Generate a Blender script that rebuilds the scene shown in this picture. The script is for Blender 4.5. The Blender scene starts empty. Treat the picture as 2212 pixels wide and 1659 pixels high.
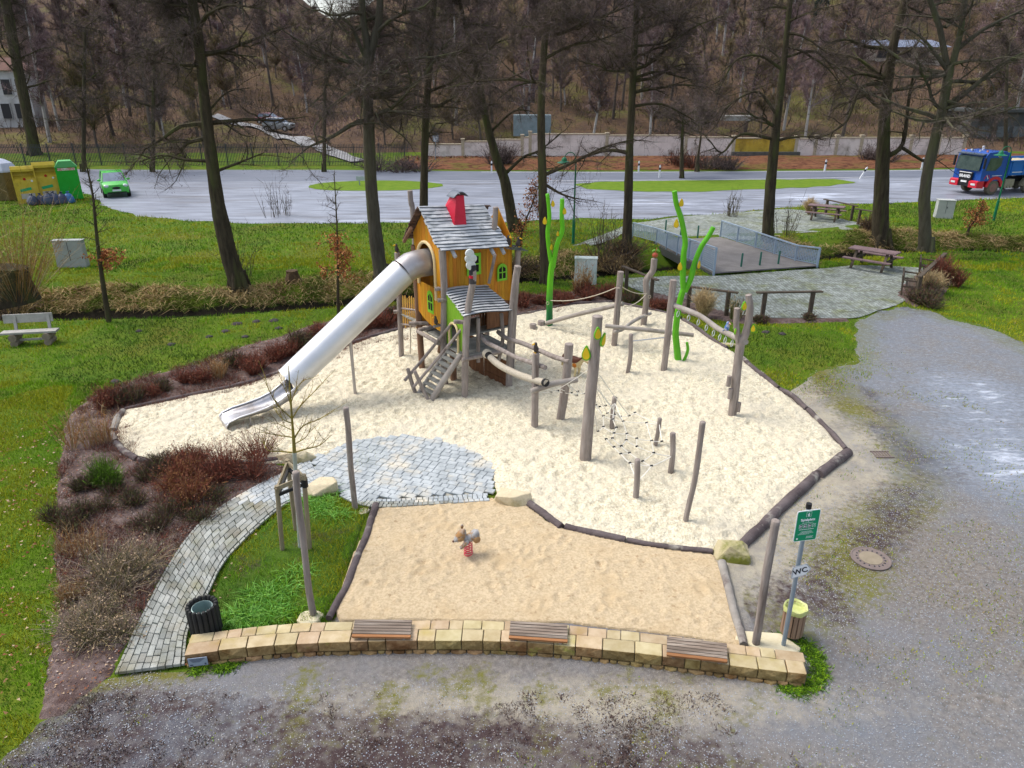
import bpy, math, random
import numpy as np
from math import sin, cos, pi, radians, sqrt, atan2
from mathutils import Vector, Matrix, noise as mnoise
random.seed(7); rng = np.random.default_rng(7)
SC = bpy.context.scene

# ---------------------------------------------------------------- camera, sky, sun, exposure
CAM_H = 8.5; TILT = radians(23.2); FOC = 1562.2          # focal length in pixels of a 2212 x 1659 frame
cam = bpy.data.objects.new('camera', bpy.data.cameras.new('camera')); SC.collection.objects.link(cam); SC.camera = cam
cam.data.sensor_width = 36; cam.data.lens = 36*FOC/2212; cam.data.clip_start = .1; cam.data.clip_end = 2000
cam.location = (0, 0, CAM_H); cam.rotation_euler = (pi/2-TILT, 0, 0)
world = bpy.data.worlds.new('World'); SC.world = world; world.use_nodes = True
_n = world.node_tree; _n.nodes.clear()
_sky = _n.nodes.new('ShaderNodeTexSky'); _sky.sky_type = 'NISHITA'; _sky.sun_disc = False
SUN_EL, SUN_AZ = radians(58), radians(-72)               # azimuth from +Y, negative = towards the left
_sky.sun_elevation = SUN_EL; _sky.sun_rotation = SUN_AZ; _sky.dust_density = 3.0; _sky.air_density = 1.0
_hs = _n.nodes.new('ShaderNodeHueSaturation'); _hs.inputs['Saturation'].default_value = .58
_bg = _n.nodes.new('ShaderNodeBackground'); _bg.inputs['Strength'].default_value = .15
_ow = _n.nodes.new('ShaderNodeOutputWorld')
_n.links.new(_sky.outputs[0], _hs.inputs['Color']); _n.links.new(_hs.outputs[0], _bg.inputs['Color']); _n.links.new(_bg.outputs[0], _ow.inputs[0])
sun = bpy.data.objects.new('sun', bpy.data.lights.new('sun', 'SUN')); SC.collection.objects.link(sun)
sun.data.energy = 1.3; sun.data.angle = radians(24); sun.data.color = (1, .94, .85)
_sd = Vector((sin(SUN_AZ)*cos(SUN_EL), cos(SUN_AZ)*cos(SUN_EL), sin(SUN_EL)))
sun.rotation_euler = _sd.to_track_quat('Z', 'Y').to_euler()
SC.view_settings.view_transform = 'Standard'; SC.view_settings.look = 'None'; SC.view_settings.gamma = 1
SC.view_settings.exposure = .84; SC.view_settings.use_curve_mapping = False
SC.cycles.max_bounces = 6; SC.cycles.diffuse_bounces = 3; SC.cycles.glossy_bounces = 3

# ---------------------------------------------------------------- where a sight line meets the ground or an upright plane
def ray(x, y):
    u = (x-1106)/FOC; v = (y-829.5)/FOC
    return u, cos(TILT)-v*sin(TILT), -sin(TILT)-v*cos(TILT)
def G(x, y, z=0.):
    a, b, c = ray(x, y); t = (z-CAM_H)/c
    return Vector((a*t, b*t, z))
def P(x, y, Y):
    a, b, c = ray(x, y); t = Y/b
    return Vector((a*t, Y, CAM_H+c*t))
def dep(p): return p[1]*cos(TILT)-(p[2]-CAM_H)*sin(TILT)
def wid(px, p): return px*dep(p)/FOC                     # metres across for px at the distance of p

# ---------------------------------------------------------------- materials
MATS = {}
def lin(c):
    return tuple(((v/255)/12.92 if v/255 <= .04045 else ((v/255+.055)/1.055)**2.4) for v in c)
def mat(name, c1, c2=None, scale=3., rough=.8, bump=0., bscale=None, stretch=(1, 1, 1), metal=0., detail=6., rnd=0., hues=0., spec=.3, bdist=.02, c3=None, contrast=.2, coord='Object', c3amt=(.55, .7), c3scale=None, c4=None, c4amt=(.6, .7), c4scale=1.):
    if name in MATS: return MATS[name]
    m = bpy.data.materials.new(name); m.use_nodes = True; nt = m.node_tree; N = nt.nodes; L = nt.links
    b = N['Principled BSDF']; b.inputs['Roughness'].default_value = rough; b.inputs['Metallic'].default_value = metal
    b.inputs['Specular IOR Level'].default_value = spec
    tc = N.new('ShaderNodeTexCoord'); mp = N.new('ShaderNodeMapping'); mp.inputs['Scale'].default_value = stretch
    L.new(tc.outputs[coord], mp.inputs['Vector'])
    def noi(s, d=detail):
        n = N.new('ShaderNodeTexNoise'); n.inputs['Scale'].default_value = s; n.inputs['Detail'].default_value = d; n.inputs['Roughness'].default_value = .62
        L.new(mp.outputs[0], n.inputs['Vector']); return n
    def ramp(src, lo, hi):
        r = N.new('ShaderNodeMapRange'); r.inputs['From Min'].default_value = lo; r.inputs['From Max'].default_value = hi
        L.new(src, r.inputs['Value']); return r.outputs[0]
    def mix(f, a, bb):
        x = N.new('ShaderNodeMix'); x.data_type = 'RGBA'
        if isinstance(f, float): x.inputs[0].default_value = f
        else: L.new(f, x.inputs[0])
        for i, v in ((6, a), (7, bb)):
            if isinstance(v, tuple): x.inputs[i].default_value = (*v[:3], 1)
            else: L.new(v, x.inputs[i])
        return x.outputs[2]
    col = tuple(c1)
    if c2 is not None: col = mix(ramp(noi(scale).outputs['Fac'], .5-contrast, .5+contrast), tuple(c1), tuple(c2))
    if c3 is not None: col = mix(ramp(noi(c3scale or scale*.37).outputs['Fac'], *c3amt), col, tuple(c3))
    if c4 is not None: col = mix(ramp(noi(c4scale).outputs['Fac'], *c4amt), col, tuple(c4))
    if rnd or hues:
        oi = N.new('ShaderNodeObjectInfo'); h = N.new('ShaderNodeHueSaturation')
        r = N.new('ShaderNodeMapRange'); r.inputs['To Min'].default_value = 1-rnd; r.inputs['To Max'].default_value = 1+rnd
        L.new(oi.outputs['Random'], r.inputs['Value']); L.new(r.outputs[0], h.inputs['Value'])
        w = N.new('ShaderNodeTexWhiteNoise'); w.noise_dimensions = '1D'; L.new(oi.outputs['Random'], w.inputs['W'])
        r2 = N.new('ShaderNodeMapRange'); r2.inputs['To Min'].default_value = .5-hues; r2.inputs['To Max'].default_value = .5+hues
        L.new(w.outputs['Value'], r2.inputs['Value']); L.new(r2.outputs[0], h.inputs['Hue'])
        if isinstance(col, tuple): h.inputs['Color'].default_value = (*col, 1)
        else: L.new(col, h.inputs['Color'])
        col = h.outputs[0]
    if isinstance(col, tuple): b.inputs['Base Color'].default_value = (*col, 1)
    else: L.new(col, b.inputs['Base Color'])
    if bump:
        bn = N.new('ShaderNodeBump'); bn.inputs['Strength'].default_value = bump; bn.inputs['Distance'].default_value = bdist
        L.new(noi(bscale or scale*3, 4).outputs['Fac'], bn.inputs['Height']); L.new(bn.outputs[0], b.inputs['Normal'])
    MATS[name] = m; m['_'] = 1
    return m

# ---------------------------------------------------------------- mesh building
ORG = {}
def link(o): SC.collection.objects.link(o); return o
def tag(o, label=None, cat=None, group=None, kind=None):
    if label: o['label'] = label
    if cat: o['category'] = cat
    if group: o['group'] = group
    if kind: o['kind'] = kind
    return o
def thing(name, label, cat, loc=(0, 0, 0), rz=0., group=None):
    o = bpy.data.objects.new(name, None); link(o); o.location = loc; o.rotation_euler = (0, 0, rz); o.empty_display_size = .1
    ORG[o.name] = Matrix.Translation(Vector(loc)) @ Matrix.Rotation(rz, 4, 'Z')
    return tag(o, label, cat, group)
class MB:
    def __init__(s): s.v = []; s.f = []; s.m = []; s.cur = 0
    def add(s, vs, fs):
        k = len(s.v); s.v += [tuple(v) for v in vs]; s.f += [tuple(i+k for i in f) for f in fs]; s.m += [s.cur]*len(fs); return s
    def box(s, c, d, rz=0., R=None, taper=1.):
        R = R or Matrix.Rotation(rz, 3, 'Z'); c = Vector(c); vs = []
        for z in (-.5, .5):
            t = taper if z > 0 else 1.
            for x, y in ((-.5, -.5), (.5, -.5), (.5, .5), (-.5, .5)): vs.append(c+R @ Vector((x*d[0]*t, y*d[1]*t, z*d[2])))
        return s.add(vs, [(3, 2, 1, 0), (4, 5, 6, 7), (0, 1, 5, 4), (1, 2, 6, 5), (2, 3, 7, 6), (3, 0, 4, 7)])
    def bar(s, a, b, w, h, up=(0, 0, 1)):
        a = Vector(a); b = Vector(b); d = (b-a); L = d.length; d.normalize(); up = Vector(up)
        x = d.cross(up)
        if x.length < 1e-4: x = d.cross(Vector((0, 1, 0)))
        x.normalize(); z = x.cross(d)
        R = Matrix((x, d, z)).transposed()
        return s.box((a+b)/2, (w, L, h), R=R)
    def tube(s, pts, rs, n=8, cap=True, jit=0.):
        pts = [Vector(p) for p in pts]
        if not hasattr(rs, '__len__'): rs = [rs]*len(pts)
        k = len(s.v); prev = None; m = len(pts)
        for i, p in enumerate(pts):
            d = (pts[min(i+1, m-1)]-pts[max(i-1, 0)])
            d = d.normalized() if d.length > 1e-9 else Vector((0, 0, 1))
            if prev is None:
                a = d.orthogonal().normalized()
            else:
                a = (prev-d*prev.dot(d)); a = a.normalized() if a.length > 1e-6 else d.orthogonal().normalized()
            prev = a; b = d.cross(a)
            for j in range(n):
                t = 2*pi*j/n; r = rs[i]*(1+(random.uniform(-jit, jit) if jit else 0)); s.v.append(tuple(p+a*(cos(t)*r)+b*(sin(t)*r)))
        for i in range(m-1):
            for j in range(n):
                s.f.append((k+i*n+j, k+i*n+(j+1) % n, k+(i+1)*n+(j+1) % n, k+(i+1)*n+j)); s.m.append(s.cur)
        if cap and n > 2:
            s.f.append(tuple(k+j for j in range(n))[::-1]); s.f.append(tuple(k+(m-1)*n+j for j in range(n))); s.m += [s.cur]*2
        return s
    def prism(s, poly, dvec):                            # a flat outline pushed along dvec
        n = len(poly); dvec = Vector(dvec); P_ = [Vector(p) for p in poly]
        return s.add(P_+[p+dvec for p in P_], [tuple(range(n))[::-1], tuple(range(n, 2*n))]+[(i, (i+1) % n, n+(i+1) % n, n+i) for i in range(n)])
    def ball(s, c, r, nu=10, nv=7, R=None, nz=0.):
        c = Vector(c); r = Vector((r, r, r)) if not hasattr(r, '__len__') else Vector(r); R = R or Matrix.Identity(3); vs = []; fs = []
        for i in range(nv+1):
            ph = pi*i/nv
            for j in range(nu):
                th = 2*pi*j/nu; q = Vector((sin(ph)*cos(th), sin(ph)*sin(th), cos(ph)))
                k = 1+(nz*mnoise.noise(q*1.7+c) if nz else 0)
                vs.append(c+R @ Vector((q.x*r.x*k, q.y*r.y*k, q.z*r.z*k)))
        for i in range(nv):
            for j in range(nu): fs.append((i*nu+j, (i+1)*nu+j, (i+1)*nu+(j+1) % nu, i*nu+(j+1) % nu))
        return s.add(vs, fs)
    def loft(s, rings, close=True, cap=True):
        n = len(rings[0]); vs = [v for r in rings for v in r]; fs = []
        for i in range(len(rings)-1):
            for j in range(n if close else n-1): fs.append((i*n+j, i*n+(j+1) % n, (i+1)*n+(j+1) % n, (i+1)*n+j))
        if cap and close: fs += [tuple(range(n))[::-1], tuple((len(rings)-1)*n+j for j in range(n))]
        return s.add(vs, fs)
    def build(s, name, m, parent=None, local=False, smooth=False, bevel=0., **kw):
        me = bpy.data.meshes.new(name); vs = s.v; M = ORG.get(parent.name) if parent else None
        if M is not None and not local:
            I = M.inverted(); vs = [tuple(I @ Vector(v)) for v in vs]
        me.from_pydata(vs, [], s.f); me.update()
        ms = m if isinstance(m, (list, tuple)) else [m]
        for q in ms: me.materials.append(q)
        if len(ms) > 1: me.polygons.foreach_set('material_index', s.m)
        import bmesh
        bm = bmesh.new(); bm.from_mesh(me); bmesh.ops.recalc_face_normals(bm, faces=bm.faces); bm.to_mesh(me); bm.free()
        if smooth: me.polygons.foreach_set('use_smooth', [True]*len(me.polygons))
        o = bpy.data.objects.new(name, me); link(o)
        if smooth:
            me.set_sharp_from_angle(angle=radians(50))
        if bevel:
            b = o.modifiers.new('bevel', 'BEVEL'); b.width = bevel; b.segments = 2; b.limit_method = 'ANGLE'
        if parent: o.parent = parent; ORG[o.name] = M if M is not None else Matrix.Identity(4)
        tag(o, **kw); return o
def np_mesh(name, V, F, m, parent=None, mi=None, smooth=False, **kw):
    """V (n,3), F (m,k) with k = 3 or 4, quickly."""
    me = bpy.data.meshes.new(name); V = np.asarray(V, np.float32); F = np.asarray(F, np.int32); k = F.shape[1]
    me.vertices.add(len(V)); me.vertices.foreach_set('co', V.ravel())
    me.loops.add(F.size); me.loops.foreach_set('vertex_index', F.ravel())
    me.polygons.add(len(F)); me.polygons.foreach_set('loop_start', np.arange(0, F.size, k, dtype=np.int32))
    ms = m if isinstance(m, (list, tuple)) else [m]
    for q in ms: me.materials.append(q)
    if mi is not None: me.polygons.foreach_set('material_index', np.asarray(mi, np.int32))
    if smooth: me.polygons.foreach_set('use_smooth', np.ones(len(F), bool))
    me.update(calc_edges=True); me.validate()
    o = bpy.data.objects.new(name, me); link(o)
    if parent: o.parent = parent
    tag(o, **kw); return o
def copy_thing(o, loc, rz=None, label=None, scale=None):
    c = o.copy(); link(c); c.location = loc
    if rz is not None: c.rotation_euler[2] = rz
    if scale is not None: c.scale = (scale,)*3 if not hasattr(scale, '__len__') else scale
    if label: c['label'] = label
    def rec(a, b):
        for ch in list(a.children):
            d = ch.copy(); link(d); d.parent = b; rec(ch, d)
    rec(o, c); return c

# ---------------------------------------------------------------- value noise, polygons
def vnoise(X, Y, s, seed=0):
    X = np.asarray(X)/s; Y = np.asarray(Y)/s; xi = np.floor(X).astype(np.int64); yi = np.floor(Y).astype(np.int64); fx = X-xi; fy = Y-yi
    fx = fx*fx*(3-2*fx); fy = fy*fy*(3-2*fy)
    def h(a, b):
        n = (a*374761393+b*668265263+seed*1442695041) & 0x7fffffff; n = ((n ^ (n >> 13))*1274126177) & 0x7fffffff; n = n ^ (n >> 16)
        return (n & 0xffff)/65535.
    return (h(xi, yi)*(1-fx)+h(xi+1, yi)*fx)*(1-fy)+(h(xi, yi+1)*(1-fx)+h(xi+1, yi+1)*fx)*fy
def inside(poly, X, Y):
    c = np.zeros(X.shape, bool); n = len(poly)
    for i in range(n):
        x1, y1 = poly[i][:2]; x2, y2 = poly[(i+1) % n][:2]
        if y1 == y2: continue
        t = ((y1 > Y) != (y2 > Y)) & (X < (x2-x1)*(Y-y1)/(y2-y1)+x1); c ^= t
    return c
def nearest(poly, X, Y):
    bd = np.full(X.shape, 1e9); bx = X.copy(); by = Y.copy(); n = len(poly)
    for i in range(n):
        x1, y1 = poly[i][:2]; x2, y2 = poly[(i+1) % n][:2]; dx, dy = x2-x1, y2-y1; l = dx*dx+dy*dy+1e-12
        t = np.clip(((X-x1)*dx+(Y-y1)*dy)/l, 0, 1); px = x1+t*dx; py = y1+t*dy; d = np.hypot(X-px, Y-py)
        m = d < bd; bd = np.where(m, d, bd); bx = np.where(m, px, bx); by = np.where(m, py, by)
    return bd, bx, by
def smooth_poly(pts, it=1):
    for _ in range(it):
        q = []
        for i in range(len(pts)):
            a = Vector(pts[i][:2]); b = Vector(pts[(i+1) % len(pts)][:2]); q += [a*.75+b*.25, a*.25+b*.75]
        pts = q
    return pts
def ragged(pts, amp, step=.15, seed=3):
    out = []; n = len(pts)
    for i in range(n):
        a = Vector(pts[i][:2]); b = Vector(pts[(i+1) % n][:2]); L = (b-a).length; k = max(1, int(L/step)); nn = Vector((-(b-a).y, (b-a).x))
        if nn.length > 0: nn.normalize()
        for j in range(k):
            p = a.lerp(b, j/k)
            q = (float(vnoise(p.x, p.y, .9, seed))-.5)*amp*2+(float(vnoise(p.x, p.y, .25, seed+1))-.5)*amp
            out.append(p+nn*q)
    return out
def sheet(name, poly, res, z, m, zf=None, attr=None, **kw):
    """a ground sheet over a polygon (metres), gridded so that it can carry relief; z at the rim, zf(X,Y,dist) adds relief."""
    xs = [p[0] for p in poly]; ys = [p[1] for p in poly]
    gx = np.arange(min(xs)-res, max(xs)+2*res, res); gy = np.arange(min(ys)-res, max(ys)+2*res, res); X, Y = np.meshgrid(gx, gy)
    ins = inside(poly, X, Y); cell = ins[:-1, :-1] | ins[1:, :-1] | ins[:-1, 1:] | ins[1:, 1:]
    use = np.zeros(X.shape, bool); use[:-1, :-1] |= cell; use[1:, :-1] |= cell; use[:-1, 1:] |= cell; use[1:, 1:] |= cell
    bd, bx, by = nearest(poly, X, Y) if (zf is not None or res < 9) else (None, X, Y)
    out = use & ~ins; X = np.where(out, bx, X); Y = np.where(out, by, Y); bd = np.where(out, 0, bd)
    Z = np.full(X.shape, float(z)); 
    if zf is not None: Z = Z+zf(X, Y, bd)
    if res < .3: Z = np.where(out | (use & (bd < res*.05)), -.012, Z)
    idx = np.full(X.shape, -1); idx[use] = np.arange(use.sum()); r, c = np.nonzero(cell)
    F = np.stack([idx[r, c], idx[r, c+1], idx[r+1, c+1], idx[r+1, c]], 1); V = np.stack([X[use], Y[use], Z[use]], 1)
    o = np_mesh(name, V, F, m, smooth=True, kind='structure', **kw)
    if attr is not None:
        A = attr(X[use], Y[use]); a = o.data.color_attributes.new('zone', 'FLOAT_COLOR', 'POINT')
        if len(a.data) == len(A): a.data.foreach_set('color', (A if A.shape[1] == 4 else np.concatenate([A, np.zeros((len(A), 1))], 1)).astype(np.float32).ravel())
    return o
def GP(pts): return [Vector(G(*p)[:2]) for p in pts]
# ---------------------------------------------------------------- terrain
def add_zone(m, specs):
    nt = m.node_tree; N = nt.nodes; L = nt.links; b = N['Principled BSDF']; src = b.inputs['Base Color'].links[0].from_socket
    at = N.new('ShaderNodeAttribute'); at.attribute_name = 'zone'; sp = N.new('ShaderNodeSeparateColor'); L.new(at.outputs['Color'], sp.inputs[0])
    tc = N.new('ShaderNodeTexCoord')
    for ch, col, sc, soft, st, *th in specs:
        th = th[0] if th else 1.
        mp = N.new('ShaderNodeMapping'); mp.inputs['Scale'].default_value = st; L.new(tc.outputs['Object'], mp.inputs[0])
        n = N.new('ShaderNodeTexNoise'); n.inputs['Scale'].default_value = sc; n.inputs['Detail'].default_value = 7; n.inputs['Roughness'].default_value = .7; L.new(mp.outputs[0], n.inputs['Vector'])
        a = N.new('ShaderNodeMath'); a.operation = 'ADD'; L.new(n.outputs['Fac'], a.inputs[0]); L.new(sp.outputs[ch] if ch < 3 else at.outputs['Alpha'], a.inputs[1])
        r = N.new('ShaderNodeMapRange'); r.inputs['From Min'].default_value = th-soft; r.inputs['From Max'].default_value = th+soft; L.new(a.outputs[0], r.inputs['Value'])
        x = N.new('ShaderNodeMix'); x.data_type = 'RGBA'; L.new(r.outputs[0], x.inputs[0]); L.new(src, x.inputs[6]); x.inputs[7].default_value = (*col, 1); src = x.outputs[2]
    L.new(src, b.inputs['Base Color']); return m

lipK = [(-300, 712), (0, 692), (300, 688), (480, 680), (700, 665), (870, 650), (1000, 628), (1120, 612), (1200, 606), (1290, 600), (1360, 592), (1440, 586), (1545, 578), (1780, 562), (1850, 556), (1950, 545), (2080, 540), (2212, 545), (2500, 550)]
_lip = sorted([(v.x, v.y) for v in GP(lipK)]); LX = np.array([a for a, b in _lip]); LY = np.array([b for a, b in _lip])
def smst(a, b, x): t = np.clip((x-a)/(b-a), 0, 1); return t*t*(3-2*t)
def terr(X, Y):
    X = np.asarray(X, float); Y = np.asarray(Y, float); t = Y-np.interp(X, LX, LY)
    z = -1.3*smst(-.05, .9, t)*(1-smst(2.1, 5.2, t))
    z = z+np.where((t > 2) & (t < 7), (vnoise(X, Y, .8, 5)-.5)*.25, 0)
    h = np.clip(Y-84, 0, None)
    k = .115+.085*smst(-30, 5, X)+.02*smst(-20, 30, X)
    hz = h*k+np.clip(Y-125, 0, None)*(.075+.05*smst(-34, -48, X)-.13*np.exp(-((X+.212*Y)/(.075*Y))**2)) + (vnoise(X, Y, 14, 9)-.5)*5*smst(0, 30, h)+(vnoise(X, Y, 3.5, 11)-.5)*1.1*smst(0, 8, h)
    return z+hz
def tz(x, y): return float(terr(np.array([x]), np.array([y]))[0])
def GT(x, y):                                            # where the sight line of a pixel first meets the terrain
    a, b, c = ray(x, y); t = 3.
    while t < 500:
        X, Y, Z = a*t, b*t, CAM_H+c*t
        if Z <= tz(X, Y): break
        t += .25 if t < 60 else .6
    return Vector((X, Y, tz(X, Y)))
grass_m = mat('grass_ground', (.05, .11, .008), (.11, .15, .012), .8, .95, .6, 18, bdist=.05, c3=(.13, .12, .02), c3scale=.35, c3amt=(.5, .75), c4=(.045, .085, .012), c4scale=5., c4amt=(.52, .75), spec=.1)
gx = np.concatenate([np.arange(-75, -30, 1.5), np.arange(-30, 32, .4), np.arange(32, 80, 1.5)]); gy = np.concatenate([np.arange(2, 24, 1.), np.arange(24, 46, .3), np.arange(46, 86.1, 2.)])
def grid_mesh(name, gx, gy, m, dz=0., **kw):
    X, Y = np.meshgrid(gx, gy); Z = terr(X, Y)+dz; n = len(gx); i = np.arange(len(gy)-1)[:, None]*n+np.arange(n-1)[None]; i = i.ravel()
    return np_mesh(name, np.stack([X.ravel(), Y.ravel(), Z.ravel()], 1), np.stack([i, i+1, i+n+1, i+n], 1), m, smooth=True, kind='structure', **kw)
add_zone(grass_m, [(1, (.018, .015, .010), 3., .12, (1, 1, 1))]); go = grid_mesh('grass_ground', gx, gy, grass_m)
_X, _Y = np.meshgrid(gx, gy); _t = _Y-np.interp(_X, LX, LY); _a = np.zeros((_X.size, 4)); _a[:, 1] = (.95*smst(-.1, .25, _t)*(1-smst(3.0, 4.2, _t))).ravel(); _c = go.data.color_attributes.new('zone', 'FLOAT_COLOR', 'POINT')
if len(_c.data) == len(_a): _c.data.foreach_set('color', _a.astype(np.float32).ravel())
litter_m = mat('forest_floor', (.075, .05, .036), (.135, .085, .05), .5, .95, .8, 3, bdist=.2, c3=(.12, .115, .035), c3scale=.07, c3amt=(.52, .62), c4=(.08, .055, .045), c4scale=2.3, c4amt=(.5, .65), spec=.1)
grid_mesh('hillside', np.arange(-280, 281, 2.), np.concatenate([np.arange(85.5, 130, 1.2), np.arange(130, 330, 4.)]), litter_m, dz=-.02)
# stream water in the ditch
wm = mat('dark_water', (.006, .008, .006), (.02, .022, .014), 2., .12, .15, 8, spec=.5)
xs = np.linspace(-40, 45, 120); ys = np.interp(xs, LX, LY)
V = [];
for x, y in zip(xs, ys): V += [(x, y+.3, -1.16), (x, y+3.2, -1.16)]
np_mesh('stream_water', V, [(2*i, 2*i+2, 2*i+3, 2*i+1) for i in range(119)], wm, kind='structure')

# ---------------------------------------------------------------- road, lay-by, islands
def flat(name, poly, z, m, **kw): return sheet(name, poly, kw.pop('res', .5), z, m, **kw)
asph = mat('road_asphalt', (.10, .115, .15), (.15, .165, .205), 1.2, .55, .3, 40, spec=.45, stretch=(.25, 1, 1))
park_m = mat('wet_gravel', (.12, .13, .16), (.34, .37, .44), 1.1, .38, .5, 9, stretch=(.25, 1.5, 1), spec=.4, c3=(.12, .112, .11), c3scale=.45, c3amt=(.52, .72), bdist=.03)
def zl(blobs):
    def f(X, Y):
        A = np.zeros((len(X), 3))
        for ch, x, y, rx, ry, s in blobs: A[:, ch] = np.maximum(A[:, ch], s*np.exp(-((X-x)/rx)**2-((Y-y)/ry)**2))
        return A
    return f
def blob(ch, kx, ky, rx, ry, s): p = G(kx, ky); return (ch, p.x, p.y, rx, ry, s)
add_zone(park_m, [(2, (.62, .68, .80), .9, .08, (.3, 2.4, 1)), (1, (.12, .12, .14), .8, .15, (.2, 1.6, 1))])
parkK = [(150, 400), (205, 430), (240, 452), (300, 466), (400, 476), (550, 483), (700, 482), (880, 480), (1000, 486), (1130, 478), (1250, 472), (1400, 474), (1480, 466), (1560, 462), (1700, 448), (1740, 443), (1880, 440), (2000, 436), (2120, 430), (2300, 424), (2460, 420), (2460, 378), (2212, 380), (1900, 383), (1500, 391), (1100, 392), (700, 388), (400, 388), (200, 388)]
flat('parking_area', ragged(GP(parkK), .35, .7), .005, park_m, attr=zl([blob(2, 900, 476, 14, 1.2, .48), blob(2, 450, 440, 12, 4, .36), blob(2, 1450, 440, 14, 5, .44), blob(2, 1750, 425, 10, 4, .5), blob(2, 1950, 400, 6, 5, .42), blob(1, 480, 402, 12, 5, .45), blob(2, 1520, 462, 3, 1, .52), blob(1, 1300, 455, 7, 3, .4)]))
roadK = [(-200, 362), (0, 364), (300, 367), (700, 367), (1000, 370), (1300, 371), (1600, 370), (1900, 368), (2212, 364), (2500, 360), (2500, 380), (2212, 382), (1900, 384), (1500, 391), (1100, 393), (700, 391), (400, 393), (0, 397), (-200, 400)]
flat('road', GP(roadK), .010, asph)
side_m = mat('side_track', (.20, .20, .205), (.33, .33, .34), .9, .8, .4, 12, spec=.3)
isl_m = mat('island_grass', (.085, .16, .012), (.14, .21, .02), 1.5, .95, .6, 14, bdist=.05, spec=.1)
flat('grass_island', smooth_poly(GP([(658, 403), (700, 394), (800, 390), (900, 391), (975, 400), (900, 411), (780, 413), (690, 411)])), .02, isl_m)
flat('grass_island', ragged(GP([(1240, 398), (1300, 393), (1500, 390), (1700, 388), (1800, 387), (1850, 394), (1780, 403), (1600, 411), (1480, 415), (1350, 413), (1270, 408)]), .3, .6), .02, isl_m)
wmk = mat('road_paint', (.7, .7, .72), (.55, .55, .58), 4, .7)
# white edge line along the asphalt road
def strip(name, pts, w, z, m, **kw):
    V = []; 
    for i, p in enumerate(pts):
        d = (pts[min(i+1, len(pts)-1)]-pts[max(i-1, 0)]).normalized(); n = Vector((-d.y, d.x)); a = p+n*w/2; b = p-n*w/2
        V += [(a.x, a.y, z), (b.x, b.y, z)]
    return np_mesh(name, V, [(2*i, 2*i+1, 2*i+3, 2*i+2) for i in range(len(pts)-1)], m, kind='structure', **kw)
strip('edge_line', GP([(950, 391.2), (1100, 391.2), (1300, 390), (1500, 389.2), (1700, 386.4), (1900, 382.2)]), .14, .016, wmk)
strip('edge_line', GP([(1040, 371.8), (1300, 372.6), (1600, 371.6), (1900, 369.6), (2212, 366)]), .14, .016, wmk)
# track that climbs the hill on the left
tr = [GT(*k) for k in ((775, 352), (735, 338), (700, 325), (660, 312), (620, 300), (580, 288), (530, 272), (490, 262), (462, 252))]
V = []; F = []
for i in range((len(tr)-1)*8+1):
    a, b = divmod(i, 8); p = tr[-1] if a == len(tr)-1 else tr[a].lerp(tr[a+1], b/8); w = .62-.2*i/64
    for k in range(5):
        y = p.y+(k-2)*w*.8; x = p.x+(k-2)*w*.45; V.append((x, y, tz(x, y)+.16))
    if i: F += [((i-1)*5+k, (i-1)*5+k+1, i*5+k+1, i*5+k) for k in range(4)]
np_mesh('hill_track', V, F, side_m, kind='structure')
bank_m = mat('leaf_litter', (.12, .05, .028), (.19, .09, .045), 2.2, .95, .9, 7, bdist=.08, c3=(.10, .09, .02), c3scale=.25, c3amt=(.5, .65), spec=.1, c4=(.08, .03, .018), c4scale=1.6, c4amt=(.5, .6))
flat('leaf_bank', ragged(GP([(870, 366), (870, 352), (930, 344), (1100, 341), (1300, 339), (1600, 338), (1900, 336), (2300, 328), (2400, 356), (2212, 361), (1900, 365), (1500, 367), (1100, 368)]), .4, 1), .03, bank_m, zf=lambda X, Y, d: np.clip(d, 0, 2)*.12+(vnoise(X, Y, 1.5, 3)-.5)*.1*np.clip(d, 0, 1))

# ---------------------------------------------------------------- gravel yard, cobbled squares
gravel_m = mat('yard_gravel', (.125, .108, .092), (.29, .262, .23), 14., .9, 1., 50, bdist=.035, c3=(.20, .205, .225), c3scale=.30, c3amt=(.44, .66), c4=(.34, .35, .37), c4scale=38., c4amt=(.60, .68), spec=.25, detail=8)
add_zone(gravel_m, [(3, (.44, .395, .305), 5., .26, (1, 1, 1)), (0, (.16, .155, .03), 8., .13, (1, 1, 1)), (1, (.065, .042, .042), 7., .14, (1, 1, 1)), (2, (.185, .215, .26), 1.3, .3, (1, 1, 1), .86), (2, (.30, .34, .41), 6., .14, (1, 1.6, 1), 1.0), (2, (.58, .63, .73), 1.5, .07, (.7, 2.4, 1), 1.11)])
sandK = [(640, 985), (620, 1002), (500, 1008), (440, 1012), (390, 1014), (330, 1005), (285, 985), (252, 962), (247, 940), (250, 915), (266, 890), (400, 860), (520, 837), (610, 807), (700, 770), (780, 738), (870, 712), (960, 702), (1114, 684), (1241, 659), (1324, 655), (1367, 664), (1438, 678), (1473, 692), (1539, 738), (1573, 758), (1630, 800), (1685, 844), (1740, 890), (1790, 935), (1830, 978), (1780, 1020), (1720, 1070), (1650, 1135), (1600, 1188), (1545, 1198), (1450, 1184), (1350, 1170), (1220, 1143), (1180, 1123), (1140, 1092), (1100, 1072), (1070, 1070), (1062, 1030), (1050, 1002), (1020, 984), (950, 958), (880, 946), (830, 950), (765, 960), (722, 980), (672, 1000)]
SP0 = GP(sandK)
yardK = [(1850, 690), (1900, 676), (1960, 662), (2010, 672), (2060, 690), (2130, 705), (2212, 745), (2330, 800)]
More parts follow.
